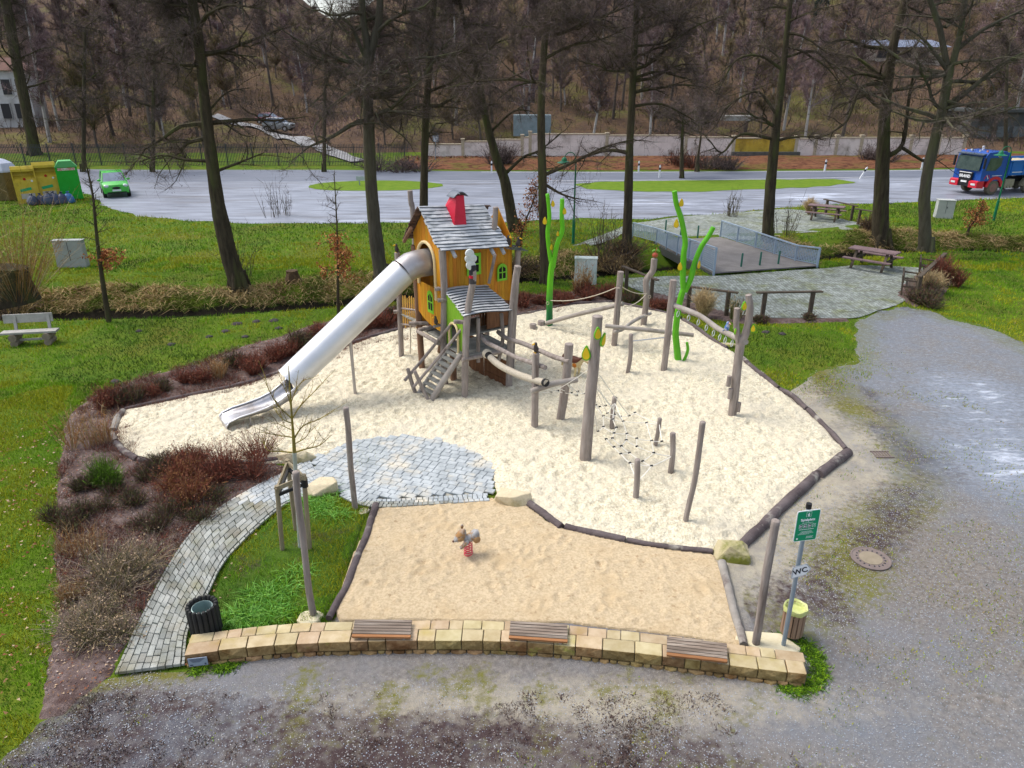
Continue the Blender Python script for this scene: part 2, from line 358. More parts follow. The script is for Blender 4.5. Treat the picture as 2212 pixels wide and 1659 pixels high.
yard = [Vector((11.5, 3)), Vector((16, 12))]+GP(yardK[::-1])+GP([(1850, 690), (1848, 740), (1842, 780), (1760, 802), (1700, 850), (1640, 800), (1560, 760), (1500, 800), (1500, 1000), (1000, 1200), (780, 1330), (560, 1390), (400, 1445), (245, 1462), (150, 1520), (60, 1600), (-60, 1680)])+[Vector((-8.5, 5.2)), Vector((-9, 3))]
YD_ = yard
def yattr(X, Y):
    A = np.zeros((len(X), 4)); big = vnoise(X, Y, 1.3, 21); b2 = vnoise(X, Y, .45, 22)
    near = smst(10.2, 8.2, Y)*smst(5.2, 2.5, X)
    A[:, 1] = near*(.38+.34*big)*smst(8.3, 7.3, Y+.10*X)
    A[:, 0] = .30*near+.22*smst(.45, .9, b2)+.12*smst(3, 5, X)*smst(14, 11, Y)
    # moss ring round the sand on the right, frost on the far right
    A[:, 0] = np.maximum(A[:, 0], .50*np.exp(-((X-9.5-(Y-16)*.05)/1.6)**2)*smst(15.5, 17, Y)*smst(24, 21, Y))
    A[:, 0] = np.maximum(A[:, 0], .46*np.exp(-((Y-28.5+.25*(X-16))/1.5)**2)*smst(13, 16, X))
    A[:, 2] = .53*np.exp(-((X-11.8)/2.8)**2-((Y-14.6)/3.)**2)+.49*np.exp(-((X-13.5)/3.)**2-((Y-19.5)/3.)**2)+.0*X; A[:, 2] = np.maximum(A[:, 2], .36*smst(8.6, 11, X)*smst(9, 13, Y)*smst(31, 27, Y)); A[:, 2] = np.maximum(A[:, 2], .20*smst(2.5, 5, X)*smst(10.5, 8, Y)); A[:, 2] = np.maximum(A[:, 2], .20*smst(-2, -5, X)*smst(8.5, 7.5, Y))
    A[:, 1] = np.maximum(A[:, 1], .40*smst(4.3, 5.2, X)*smst(13.5, 9.5, Y)*big)
    A[:, 0] = np.maximum(A[:, 0], .50*np.exp(-((X-6.2)/1.6)**2-((Y-11.5)/2.6)**2)); A[:, 0] = np.maximum(A[:, 0], .52*np.exp(-((X-9.6)/1.5)**2-((Y-17.5)/2.5)**2)*(.6+.8*big)); A[:, 1] = np.maximum(A[:, 1], .46*np.exp(-((X-10)/1.5)**2-((Y-19)/2.5)**2)*(.4+b2))
    A[:, 1] = np.maximum(A[:, 1], .50*smst(7, 10, X)*vnoise(X, Y, 1.6, 27)*vnoise(X, Y, .5, 28)*1.5*smst(6, 10, Y))
    dg = nearest(YD_, X, Y)[0]; A[:, 0] = np.maximum(A[:, 0], np.where(X > 9, .66*np.exp(-(dg/1.3)**2), 0)); A[:, 0] = np.maximum(A[:, 0], np.where(X < -3, .60*np.exp(-(dg/.5)**2), 0))
    d = nearest(SP0, X, Y)[0]; A[:, 3] = np.where(X > 2, .74*np.exp(-(d/2.1)**2)*(.65+.5*b2), 0)
    A[:, 3] = np.maximum(A[:, 3], .60*np.exp(-((X-1.2)/5.5)**2-((Y-7.9)/.6)**2)); rg = np.where(X > 4, np.exp(-((d-1.7)/1.3)**2), 0); A[:, 0] = np.maximum(A[:, 0], rg*(.40+.30*big)*smst(7, 8.5, Y)); A[:, 1] = np.maximum(A[:, 1], rg*(.30+.34*vnoise(X, Y, .8, 25)))
    return A
sheet('gravel_yard', ragged(yard, .22, .25), .12, .005, gravel_m, attr=yattr, zf=lambda X, Y, d: (vnoise(X, Y, .5, 4)*.012+vnoise(X, Y, 2.5, 8)*.012)*np.clip(d, 0, 1))
cob_m = mat('square_cobbles', (.19, .215, .20), (.31, .34, .325), .7, .8, .9, 20, spec=.35, c3=(.17, .19, .10), c3scale=.9, c3amt=(.5, .68))
def cobble_nodes(m, s):
    nt = m.node_tree; N = nt.nodes; L = nt.links; b = N['Principled BSDF']; tc = N.new('ShaderNodeTexCoord'); v = N.new('ShaderNodeTexVoronoi'); v.feature = 'DISTANCE_TO_EDGE'; v.inputs['Scale'].default_value = s; v.inputs['Randomness'].default_value = .35
    v2 = N.new('ShaderNodeTexVoronoi'); v2.inputs['Scale'].default_value = s; v2.inputs['Randomness'].default_value = .35
    L.new(tc.outputs['Object'], v.inputs['Vector']); L.new(tc.outputs['Object'], v2.inputs['Vector']); r = N.new('ShaderNodeMapRange'); r.inputs['From Max'].default_value = .12; L.new(v.outputs['Distance'], r.inputs['Value'])
    src = b.inputs['Base Color'].links[0].from_socket; x = N.new('ShaderNodeMix'); x.data_type = 'RGBA'; x.inputs[6].default_value = (.10, .115, .05, 1); L.new(r.outputs[0], x.inputs[0])
    hs = N.new('ShaderNodeHueSaturation'); L.new(src, hs.inputs['Color']); sp = N.new('ShaderNodeSeparateColor'); L.new(v2.outputs['Color'], sp.inputs[0]); rr = N.new('ShaderNodeMapRange'); rr.inputs['To Min'].default_value = .65; rr.inputs['To Max'].default_value = 1.35; L.new(sp.outputs[0], rr.inputs['Value']); L.new(rr.outputs[0], hs.inputs['Value'])
    L.new(hs.outputs[0], x.inputs[7]); L.new(x.outputs[2], b.inputs['Base Color']); bn = N.new('ShaderNodeBump'); bn.inputs['Distance'].default_value = .03; bn.inputs['Strength'].default_value = .7; L.new(r.outputs[0], bn.inputs['Height']); L.new(bn.outputs[0], b.inputs['Normal'])
cobble_nodes(cob_m, 7.)
sqK = [(1345, 603), (1440, 598), (1545, 597), (1700, 586), (1770, 582), (1840, 574), (1950, 577), (2020, 582), (2012, 600), (1965, 645), (1935, 662), (1850, 688), (1760, 692), (1640, 688), (1560, 678), (1480, 668), (1400, 640), (1350, 618)]
sheet('cobbled_square', ragged(GP(sqK), .06, .3), .4, .035, cob_m)
sq2 = [(1225, 535), (1290, 512), (1350, 488), (1420, 476), (1490, 467), (1560, 463), (1700, 452), (1760, 458), (1800, 470), (1880, 487), (1868, 495), (1760, 503), (1700, 506), (1640, 520), (1565, 516), (1555, 522), (1360, 497), (1330, 515), (1280, 531)]
sheet('cobbled_square', ragged(GP(sq2), .12, .4), .5, .03, cob_m)
# worn mud band where grass meets the square
# ---------------------------------------------------------------- planting bed, sand, sandpit, lawn corner
mulch_m = mat('bark_mulch', (.075, .05, .045), (.21, .16, .15), 9., .95, .9, 45, bdist=.03, c3=(.075, .045, .04), c3scale=1.6, c3amt=(.47, .66), c4=(.26, .14, .06), c4scale=22, c4amt=(.6, .66), spec=.1)
bedK = [(78, 1560), (100, 1480), (112, 1400), (118, 1300), (124, 1200), (120, 1120), (122, 1050), (130, 980), (138, 920), (165, 880), (210, 850), (270, 830), (330, 808), (430, 785), (520, 750), (600, 728), (680, 700), (760, 680), (850, 662), (930, 655), (1000, 652), (1100, 645), (1200, 632), (1330, 622), (1345, 640), (1345, 660), (1100, 700), (900, 740), (700, 790), (520, 850), (290, 900), (300, 970), (400, 1010), (600, 1000), (640, 1010), (560, 1060), (440, 1125), (370, 1205), (305, 1330), (243, 1462), (200, 1500), (130, 1560)]
sheet('planting_bed', ragged(GP(bedK), .09, .12), .14, .02, mulch_m, zf=lambda X, Y, d: .02*np.clip(d*2, 0, 1)+.035*vnoise(X, Y, .16, 6)*np.clip(d*4, 0, 1))
bed2 = [(1400, 628), (1480, 648), (1560, 672), (1640, 686), (1760, 689), (1825, 688), (1835, 696), (1700, 699), (1600, 700), (1500, 684), (1440, 668), (1390, 650)]
sheet('planting_bed', ragged(GP(bed2), .04, .2), .2, .045, mulch_m)
sheet('planting_bed', ragged(GP([(1930, 640), (1950, 615), (1985, 590), (2030, 580), (2062, 600), (2048, 628), (2020, 648), (1975, 664)]), .06, .2), .2, .045, mulch_m)

def footprints(n, poly, amp, seed, rr=(.055, .12)):
    r = np.random.default_rng(seed); xs = [p[0] for p in poly]; ys = [p[1] for p in poly]
    C = np.stack([r.uniform(min(xs), max(xs), n), r.uniform(min(ys), max(ys), n), r.uniform(0, pi, n), r.uniform(*rr, n), r.uniform(.4, 1, n)*amp], 1)
    def f(X, Y, d, res):
        Z = np.zeros(X.shape); x0, y0 = X.min(), Y.min()
        gxx = np.arange(X.shape[1]); 
        for cx, cy, a, s, h in C:
            i = int((cy-y0)/res); j = int((cx-x0)/res); k = int(s*3.2/res)+1
            sl = (slice(max(i-k, 0), i+k+1), slice(max(j-k, 0), j+k+1))
            x = X[sl]-cx; y = Y[sl]-cy; u = x*cos(a)+y*sin(a); v = -x*sin(a)+y*cos(a); q = (u/(s*1.7))**2+(v/s)**2
            Z[sl] += -h*np.exp(-q*1.6)+h*.75*np.exp(-((np.sqrt(q)-1.5)*2.6)**2)
        return Z
    return f
SP = GP(sandK); fpf = footprints(6500, SP, .035, 3)
sand_m = mat('play_sand', (.60, .545, .39), (.80, .735, .575), 20., .95, 1., 16, bdist=.06, c3=(.50, .43, .31), c3scale=11., c3amt=(.50, .66), contrast=.08, c4=(.66, .60, .47), c4scale=.6, c4amt=(.45, .7), detail=8, spec=.1)
sheet('play_sand', ragged(SP, .05, .12), .055, .048, sand_m, zf=lambda X, Y, d: np.clip(fpf(X, Y, d, .055)+.05*(vnoise(X, Y, .22, 12)-.3)+.035*vnoise(X, Y, .11, 13)+.03*vnoise(X, Y, 1.7, 14), -.03, .09)*np.clip(d*3, 0, 1)+.02*np.clip(d, 0, 1))
pitK = [(818, 1093), (940, 1086), (1068, 1078), (1100, 1092), (1140, 1096), (1180, 1128), (1220, 1147), (1350, 1176), (1450, 1190), (1545, 1202), (1560, 1230), (1580, 1290), (1600, 1350), (1612, 1404), (1560, 1392), (1430, 1375), (1230, 1352), (1090, 1346), (900, 1343), (732, 1348), (722, 1330), (740, 1260), (770, 1190), (795, 1135)]
PP = GP(pitK); fp2 = footprints(420, PP, .022, 5, (.04, .1))
pit_m = mat('pit_sand', (.44, .345, .215), (.56, .45, .30), 22., .95, .9, 40, bdist=.02, contrast=.1, c4=(.36, .26, .15), c4scale=9., c4amt=(.60, .68), c3=(.48, .36, .21), c3scale=1.4, c3amt=(.5, .8), spec=.1)
sheet('pit_sand', ragged(PP, .03, .15), .035, .052, pit_m, zf=lambda X, Y, d: np.clip(fp2(X, Y, d, .035)+.012*vnoise(X, Y, .12, 15)+.03*vnoise(X, Y, .9, 16), -.03, .08)*np.clip(d*3, 0, 1))
lawnK = [(405, 1398), (412, 1362), (452, 1290), (502, 1204), (560, 1145), (606, 1104), (660, 1078), (700, 1070), (745, 1085), (800, 1095), (778, 1150), (748, 1230), (722, 1300), (700, 1345), (560, 1358), (470, 1378)]
LP = GP(lawnK)
lawn_m = mat('small_lawn_soil', (.035, .085, .01), (.07, .12, .015), 3, .95, .7, 30, bdist=.03, c3=(.06, .05, .03), c3scale=1.3, c3amt=(.55, .7), spec=.1)
sheet('small_lawn', ragged(LP, .03, .1), .12, .04, lawn_m, zf=lambda X, Y, d: .03*np.clip(d*2, 0, 1)*vnoise(X, Y, .3, 4)+.02*np.clip(d, 0, 1))
# ---------------------------------------------------------------- paths of setts
pav_m = mat('paver_stone', (.20, .215, .20), (.34, .35, .325), 3.5, .75, .5, 40, bdist=.008, rnd=.22, hues=.03, c3=(.19, .18, .12), c3scale=1.6, c3amt=(.48, .7), spec=.3)
joint_m = mat('joint_sand', (.14, .16, .06), (.24, .25, .17), 4, .95, .6, 40, bdist=.01, spec=.1)
def catmull(pts, n):
    pts = [Vector(p) for p in pts]; out = []; q = [pts[0]*2-pts[1]]+pts+[pts[-1]*2-pts[-2]]
    for i in range(1, len(q)-2):
        for k in range(n):
            t = k/n; a, b, c, d = q[i-1:i+3]
            out.append(.5*((2*b)+(c-a)*t+(2*a-5*b+4*c-d)*t*t+(3*b-a-3*c+d)*t*t*t))
    out.append(q[-2]); return out
pathL = catmull(GP([(258, 1462), (318, 1330), (384, 1208), (452, 1125), (560, 1055), (622, 1024), (668, 998)]), 24)
pathR = catmull(GP([(392, 1444), (404, 1362), (444, 1290), (492, 1204), (596, 1106), (652, 1076), (716, 1062)]), 24)
base = [Vector((p.x, p.y)) for p in pathL]+[Vector((p.x, p.y)) for p in pathR[::-1]]
patchK = [(668, 998), (716, 975), (760, 955), (830, 946), (880, 942), (950, 953), (1030, 980), (1058, 1000), (1068, 1030), (1072, 1070), (1000, 1074), (900, 1080), (822, 1084), (770, 1078), (730, 1066), (690, 1050)]
sheet('path_bed', ragged(base, .02, .2), .25, .05, joint_m); sheet('path_bed', ragged(GP(patchK), .02, .2), .25, .05, mat('patch_sand', (.34, .33, .27), (.42, .40, .33), 3, .95, .5, 40))
PATH = thing('paved_path', 'curved path of pale grey stone pavers edged with small cobbles', 'path', (-4, 12, .05))
del PATH['category']; del PATH['label']; PATH['kind'] = 'structure'
def block_mesh(w, l, h, ch=.008, seed=0):
    r = random.Random(seed); b = MB(); ring = []
    for z, k in ((0, 0), (h-ch, 0), (h, ch)):
        ring.append([(x*(w/2-k)+r.uniform(-.003, .003), y*(l/2-k)+r.uniform(-.003, .003), z) for x, y in ((-1, -1), (1, -1), (1, 1), (-1, 1))])
    b.loft(ring); return b
def quad_block(b, c, z0, z1, ch=.008, tilt=0):
    """a stone block on four ground corners"""
    m = sum((Vector(q) for q in c), Vector((0, 0)))/4; rr = []
    for z, k in ((z0, 0), (z1-ch, 0), (z1, ch)):
        rr.append([(q.x+(m.x-q.x)*k/.12, q.y+(m.y-q.y)*k/.12, z+(tilt*(i-1.5) if z > z0 else 0)) for i, q in enumerate(c)])
    b.loft(rr)
stones = []
def lerp2(A, B, u, v):
    n = len(A)-1; s = u*n; i = min(int(s), n-1); t = s-i
    a = A[i].lerp(A[i+1], t); b = B[i].lerp(B[i+1], t); return a.lerp(b, v)
Ltot = sum((pathL[i+1]-pathL[i]).length+(pathR[i+1]-pathR[i]).length for i in range(len(pathL)-1))/2
lanes = 8; g_ = .006
random.seed(11)
for ln in range(-1, lanes+1):
    s = random.uniform(0, .1)-.1 if ln >= 0 and ln < lanes else 0
    while s < Ltot:
        edge = ln in (-1, lanes)
        l = random.uniform(.085, .12) if edge else random.choice([.14, .17, .2, .24])*random.uniform(.95, 1.05)
        u0 = max(0, (s+g_)/Ltot); u1 = min(1, (s+l-g_)/Ltot)
        if edge: v0, v1 = (-.062, -.012) if ln < 0 else (1.012, 1.062)
        else: v0, v1 = ln/lanes+.005, (ln+1)/lanes-.005
        if u1-u0 > .006: stones.append(([lerp2(pathL, pathR, u, v)+Vector((random.uniform(-.004, .004), random.uniform(-.004, .004))) for u, v in ((u0, v0), (u0, v1), (u1, v1), (u1, v0))], s, edge))
        s += l
# the broad paved patch: diagonal courses
PPt = GP(patchK); X0 = min(p.x for p in PPt)-1; Y0 = min(p.y for p in PPt)-1; ax = Vector((.93, -.36)).normalized(); ay = Vector((.36, .93)).normalized()
org = Vector((-2.4, 12.5)); r_ = -40
for r_ in range(-28, 30):
    s = -6+random.uniform(0, .2)
    while s < 6:
        l = random.choice([.18, .22, .26]); c = org+ax*(s+l/2)+ay*(r_*.165)
        if inside(PPt, np.array([c.x]), np.array([c.y]))[0] and nearest(PPt, np.array([c.x]), np.array([c.y]))[0][0] > .0:
            h = (.165-.012)/2; stones.append(([c-ax*(l/2-.006)-ay*h, c+ax*(l/2-.006)-ay*h, c+ax*(l/2-.006)+ay*h, c-ax*(l/2-.006)+ay*h], 100+s, False))
        s += l
# two rows of small cobbles between the patch and the pit
cA = GP([(735, 1062), (770, 1080), (822, 1090), (940, 1084), (1062, 1076)])
for row in range(3):
    q = catmull([Vector((p.x, p.y))-Vector((0, row*.105-.05)) for p in cA], 10); d = 0
    acc = [0]
    for i in range(len(q)-1): acc.append(acc[-1]+(q[i+1]-q[i]).length)
    s = row*.05
    while s < acc[-1]-.12:
        i = int(np.searchsorted(acc, s)); i = min(max(i, 1), len(q)-1); t = (q[i]-q[i-1]).normalized(); n = Vector((-t.y, t.x)); p = q[i-1]+t*(s-acc[i-1]); l = random.uniform(.09, .13)
        stones.append(([p-n*.05, p+t*(l-.014)-n*.05, p+t*(l-.014)+n*.05, p+n*.05], 200, True)); s += l
stones.sort(key=lambda s: sum(q.y for q in s[0]))
# the 290 nearest as single parts, the rest as one
rest = MB()
for i, (c, s, e) in enumerate(stones):
    z1 = .095+random.uniform(-.004, .005)-(.01 if e else 0)
    z1 -= .022*float(smst(12.9, 14.4, np.array(c[0].y)))
    if i < 290:
        b = MB(); quad_block(b, c, .045, z1, tilt=random.uniform(-.001, .001)); b.build('cobble' if e else 'paver', pav_m, PATH)
    else: quad_block(rest, c, .045, z1)
rm = mat('paver_stone_far', (.29, .32, .335), (.43, .465, .48), 2.6, .75, .5, 40, bdist=.008, c3=(.60, .54, .42), c3scale=1.1, c3amt=(.5, .7), spec=.3, contrast=.12)
cobble = rest.build('paver_field', rm, PATH, kind='stuff')

# ---------------------------------------------------------------- dry stone seat wall
wall_m = mat('sandstone', (.22, .145, .06), (.37, .265, .125), 7., .9, 1., 14, bdist=.04, rnd=.24, hues=.018, c3=(.15, .085, .03), c3scale=3.1, c3amt=(.46, .66), c4=(.22, .22, .04), c4scale=2.2, c4amt=(.62, .72), spec=.15)
cap_m = mat('sandstone_cap', (.36, .275, .15), (.50, .415, .27), 4., .85, .5, 20, bdist=.01, rnd=.12, hues=.02, c3=(.36, .28, .10), c3scale=2.4, c3amt=(.55, .75), spec=.15)
mortar_m = mat('mortar', (.20, .17, .11), (.28, .24, .16), 6, .95, .6, 30, spec=.1)
fr = catmull(GP([(404, 1443), (480, 1434), (603, 1420), (743, 1414), (954, 1411), (1100, 1414), (1224, 1423), (1419, 1444), (1575, 1465), (1685, 1479), (1745, 1486)]), 12)
acc = [0]
for i in range(len(fr)-1): acc.append(acc[-1]+(fr[i+1]-fr[i]).length)
WL = acc[-1]
def wp(s, off, z=0.):
    i = min(max(int(np.searchsorted(acc, s)), 1), len(fr)-1); t = (fr[i]-fr[i-1]).normalized(); n = Vector((-t.y, t.x)); p = fr[i-1]+t*(s-acc[i-1])+n*off
    return Vector((p.x, p.y, z))
WALL = thing('stone_wall', 'low curved yellow sandstone seat wall along the near edge of the sandpit', 'wall', wp(WL/2, .25))
def hexa(s0, s1, o0, o1, z0, z1, j=.01, front=0.):
    r = random.uniform; b = MB(); c = []
    for z in (z0, z1):
        for s, o in ((s0, o0), (s1, o0), (s1, o1), (s0, o1)): c.append(wp(s, o-(front*r(.3, 1) if o == o0 else 0)+r(-j, j)*.4, z+(r(-j, j)*.5 if z == z1 else 0)))
    # a rough, slightly pillowed face
    ctr = (c[0]+c[1]+c[4]+c[5])/4; n = (wp(s0, 0)-wp(s0, 1)).normalized(); mid = ctr+n*r(.012, .035)
    vs = c+[mid]; fs = [(0, 1, 8), (1, 5, 8), (5, 4, 8), (4, 0, 8), (3, 2, 1, 0), (1, 2, 6, 5), (2, 3, 7, 6), (3, 0, 4, 7), (4, 5, 6, 7)]
    b.add(vs, fs)
    if front and o1 > .21: b.m[-1] = 1
    return b
random.seed(5); WD = .46; WH = .27
s = 0
core = MB(); pts = [wp(x, .035) for x in np.linspace(.04, WL-.04, 80)]; pb = [wp(x, WD-.03) for x in np.linspace(.04, WL-.04, 80)]
core.loft([[(a.x, a.y, -.05), (b.x, b.y, -.05), (b.x, b.y, WH-.03), (a.x, a.y, WH-.03)] for a, b in zip(pts, pb)]); core.build('mortar', mortar_m, WALL)
while s < WL-.1:
    l = random.choice([.24, .28, .34, .42, .5]); l = min(l, WL-s)
    hexa(s+.006, s+l-.006, 0, .25, .085+random.uniform(-.008, .004), WH+random.uniform(-.008, .01), front=.014).build('stone', [wall_m, cap_m], WALL, bevel=.012); s += l
s = 0
while s < WL-.1:
    l = random.choice([.22, .3, .36, .44]); l = min(l, WL-s)
    hexa(s+.006, s+l-.006, .262, WD, .10, WH+random.uniform(-.012, .004)).build('stone', cap_m, WALL, bevel=.01); s += l
s = 0
while s < WL-.1:
    l = random.choice([.12, .16, .2, .26]); l = min(l, WL-s)
    hexa(s+.008, s+l-.008, .0, .2, -.04, .073+random.uniform(-.012, .003), front=.03).build('stone', wall_m, WALL, bevel=.008); s += l
plq = mat('plaque_metal', (.22, .27, .36), (.30, .35, .44), 3, .4, spec=.5)
pt = MB(); a0, a1 = wp(.06, -.045), wp(.36, -.045); n = (wp(.2, 0)-wp(.2, 1)).normalized()
def wplate(b, s0, s1, z0, z1, off, th):
    A, B = wp(s0, -off), wp(s1, -off); nn = (wp(s0, 0)-wp(s0, 1)).normalized()*th
    b.prism([(A.x, A.y, z0), (B.x, B.y, z0), (B.x, B.y, z1), (A.x, A.y, z1)], nn)
wplate(pt, .055, .34, .07, .225, .05, .008); PL = pt.build('plaque', plq, WALL, label='small blue grey information plate')
pr = MB(); 
for i in range(5): wplate(pr, .075+.01*i, .31-.02*i, .205-i*.015, .210-i*.015, .059, .002)
wplate(pr, .29, .315, .085, .115, .059, .002); wplate(pr, .075, .12, .085, .105, .059, .002)
pr.build('print', mat('plaque_print', (.06, .07, .10)), PL)

# ---------------------------------------------------------------- slatted seats on the wall
slat_m = mat('weathered_slat', (.13, .095, .07), (.25, .20, .16), 3, .75, .5, 20, stretch=(.6, 12, 12), rnd=.2, c3=(.33, .28, .23), c3scale=1.5, c3amt=(.5, .7), bdist=.006)
slat_o = mat('orange_slat', (.24, .10, .035), (.32, .15, .06), 3, .7, .5, 20, stretch=(1, 12, 12), rnd=.1, bdist=.006)
for q, lab in (([(767, 1339), (890, 1340), (887, 1379), (760, 1377)], 'slatted wooden seat pad on the stone wall, nearest the black log bin'),
               ([(1103, 1342), (1226, 1350), (1226, 1389), (1099, 1380)], 'slatted wooden seat pad on the middle of the stone wall'),
               ([(1441, 1375), (1570, 1391), (1571, 1432), (1440, 1417)], 'slatted wooden seat pad with orange front board near the right end of the wall')):
    c = [G(x, y, WH+.06) for x, y in q]; S = thing('seat_pad', lab, 'seat', (sum(c, Vector())/4)-Vector((0, 0, .06)), 0, 'slatted seats on the stone wall')
    n = 6
    for i in range(n):
        a = c[3].lerp(c[0], (i+.5)/n); b = c[2].lerp(c[1], (i+.5)/n); w = (c[0]-c[3]).length/n-.012
        sb = MB(); sb.bar(a, b, w, .035); sb.build('slat', slat_o if i == 0 else slat_m, S, bevel=.004)
    for t in (.12, .88):
        sb = MB(); sb.bar(c[3].lerp(c[2], t)-Vector((0, -.02, .038)), c[0].lerp(c[1], t)-Vector((0, .02, .038)), .05, .038); sb.build('support', slat_m, S)

# ---------------------------------------------------------------- logs that edge the sand
log_m = mat('edge_log_bark', (.075, .058, .06), (.15, .125, .125), 2., .9, .9, 14, stretch=(1, 1, 1), bdist=.03, c3=(.34, .32, .28), c3scale=1.4, c3amt=(.56, .66), spec=.15)
log_p = mat('edge_log_peeled', (.20, .18, .16), (.34, .32, .29), 2.4, .85, .8, 14, bdist=.03, c3=(.12, .095, .09), c3scale=1.8, c3amt=(.5, .6), spec=.15)
end_m = mat('log_end', (.25, .21, .16), (.35, .31, .25), 6, .9)
def gnarl(pts, n=5):
    q = catmull([Vector(p) for p in pts], n) if len(pts) > 2 else [Vector(pts[0]).lerp(Vector(pts[1]), i/(n*2)) for i in range(n*2+1)]
    return q
def edge_log(label, K, w, m=log_m, z=.06):
    p0 = G(*K[0]); r0 = wid(w, p0)/2; pts = [G(x, y)+Vector((0, 0, z)) for x, y in K]; q = gnarl(pts, 6); random.seed(len(label))
    b = MB(); rs = []; q2 = []
    for i, p in enumerate(q):
        r = wid(w, p)/2*(1+.12*mnoise.noise(p*2.)); rs.append(r); q2.append(p+Vector((mnoise.noise(p*1.5)*.03, mnoise.noise(p*1.5+Vector((5, 5, 5)))*.03, mnoise.noise(p*2+Vector((9, 9, 9)))*.02)))
    k0 = len(b.v); b.tube(q2, rs, 14, jit=.05); o = b.build('edge_log', m, smooth=True); tag(o, label, 'log', 'logs edging the sand'); return o
edge_log('dark log on the left edge of the tan sandpit, beside the small lawn', [(811, 1096), (800, 1140), (778, 1195), (752, 1262), (733, 1300), (712, 1342)], 16)
edge_log('bleached cracked log lying at the right side of the tan sandpit', [(1560, 1222), (1572, 1280), (1588, 1335), (1605, 1398)], 19, log_p)
edge_log('dark log from the flat boulder, first of the divider between the two sands', [(1143, 1094), (1170, 1112), (1192, 1128), (1214, 1144)], 17)
edge_log('dark middle log of the divider between pale and tan sand', [(1222, 1143), (1280, 1156), (1350, 1172)], 16)
edge_log('thin dark log of the divider, ending by the mossy boulder', [(1354, 1173), (1420, 1184), (1480, 1190), (1538, 1198)], 12)
edge_log('long dark log with white frost at the lower right of the pale sand', [(1600, 1184), (1650, 1138), (1700, 1088), (1762, 1032)], 23)
edge_log('short thick log at the right corner of the pale sand', [(1768, 1030), (1800, 1005), (1833, 981)], 22)
edge_log('thin log on the right edge of the sand, ending at the right corner', [(1828, 974), (1800, 945), (1770, 915), (1745, 890)], 12)
edge_log('thin log on the right edge of the sand, beside the worn grass', [(1742, 888), (1715, 862), (1686, 845)], 12)
edge_log('thin log on the right edge of the sand, below the forked post', [(1682, 842), (1650, 818), (1628, 800), (1604, 778)], 11)
edge_log('low log half buried behind the green tree sculpture', [(1570, 755), (1535, 735), (1505, 712), (1475, 694)], 9)
edge_log('low log on the far edge of the sand below the rail fence', [(1470, 690), (1430, 677), (1380, 666), (1330, 656)], 7)
edge_log('low log along the far edge of the sand behind the green sapling sculpture', [(1322, 655), (1240, 659), (1175, 672), (1114, 684)], 6)
edge_log('long dark timber edging behind the slide, upper half', [(860, 716), (800, 732), (740, 753), (690, 773), (640, 794)], 8, z=.08)
edge_log('long dark timber edging left of the slide', [(636, 796), (600, 810), (540, 830), (500, 841)], 9, z=.08)
edge_log('dark timber edging at the far left of the sand bay', [(496, 842), (420, 857), (340, 874), (272, 889)], 9, z=.08)
edge_log('grey gnarled log at the left tip of the sand bay', [(268, 893), (254, 910), (246, 935)], 16, log_p)
edge_log('short rough log at the leftmost point of the sand', [(245, 940), (248, 950), (250, 958)], 12, log_p)
edge_log('round dark log curving round the lower left of the sand bay', [(251, 962), (268, 980), (286, 990), (300, 997)], 15)
edge_log('round dark log on the lower left of the sand, half among shrubs', [(304, 997), (335, 1006), (365, 1013), (392, 1016)], 15)
edge_log('dark log behind the reddish shrubs at the lower edge of the sand bay', [(396, 1012), (450, 1009), (520, 1004), (600, 996)], 11)

# ---------------------------------------------------------------- boulders
rock_m = mat('boulder_stone', (.50, .42, .27), (.66, .58, .42), 3, .9, .8, 10, bdist=.04, c3=(.28, .24, .10), c3scale=1.6, c3amt=(.5, .68), spec=.15)
rock_g = mat('mossy_stone', (.42, .36, .22), (.52, .46, .30), 3, .9, .8, 10, bdist=.04, c3=(.16, .17, .03), c3scale=1.3, c3amt=(.42, .56), spec=.15)
def rock(label, kx, ky, w, d, h, m=rock_m, rz=0., seed=0, flat_top=.75, name='boulder'):
    import bmesh
    p = G(kx, ky); bm = bmesh.new(); r = random.Random(seed)
    for _ in range(26):
        v = Vector((r.gauss(0, 1), r.gauss(0, 1), r.gauss(0, 1))).normalized(); z = max(-.6, min(flat_top, v.z*1.2)); bm.verts.new((v.x*w/2, v.y*d/2, z*h/flat_top))
    bmesh.ops.convex_hull(bm, input=bm.verts); 
    me = bpy.data.meshes.new(name); bm.to_mesh(me); bm.free(); me.materials.append(m); o = link(bpy.data.objects.new(name, me)); o.location = p; o.rotation_euler[2] = rz; bv = o.modifiers.new('bevel', 'BEVEL'); bv.width = .03; bv.segments = 3; bv.limit_method = 'ANGLE'
    return tag(o, label, 'boulder')
rock('brown boulder with white top between the sand bay and the paved patch', 642, 992, 1.05, .7, .30, rz=.1, seed=3)
rock('pale flat boulder where the paved path meets the small lawn', 700, 1068, .78, .62, .30, rz=.4, seed=8, flat_top=.5)
rock('wide flat tan boulder between the paved patch and the tan sandpit', 1107, 1085, 1.0, .62, .26, rz=-.2, seed=5, flat_top=.5)
rock('mossy green boulder where the two sands and the right logs meet', 1578, 1207, .82, .6, .34, rock_g, rz=-.3, seed=12)
rock('flat grey stone in the gap of the right hand logs below the ring beam', 1566, 748, 1.0, .5, .08, rock_g, seed=6, flat_top=.4)
for lab, kx, ky, w, d, h in (('pale concrete footing at the post beside the paved patch', 775, 1106, .5, .4, .05), ('pale concrete footing of the post behind the stone wall', 674, 1340, .55, .42, .07)):
    o = rock(lab, kx, ky, w, d, h, mat('footing', (.52, .46, .30), (.62, .57, .42), 4, .9, .5, 14), seed=int(kx), flat_top=.3, name='footing'); o['category'] = 'footing'
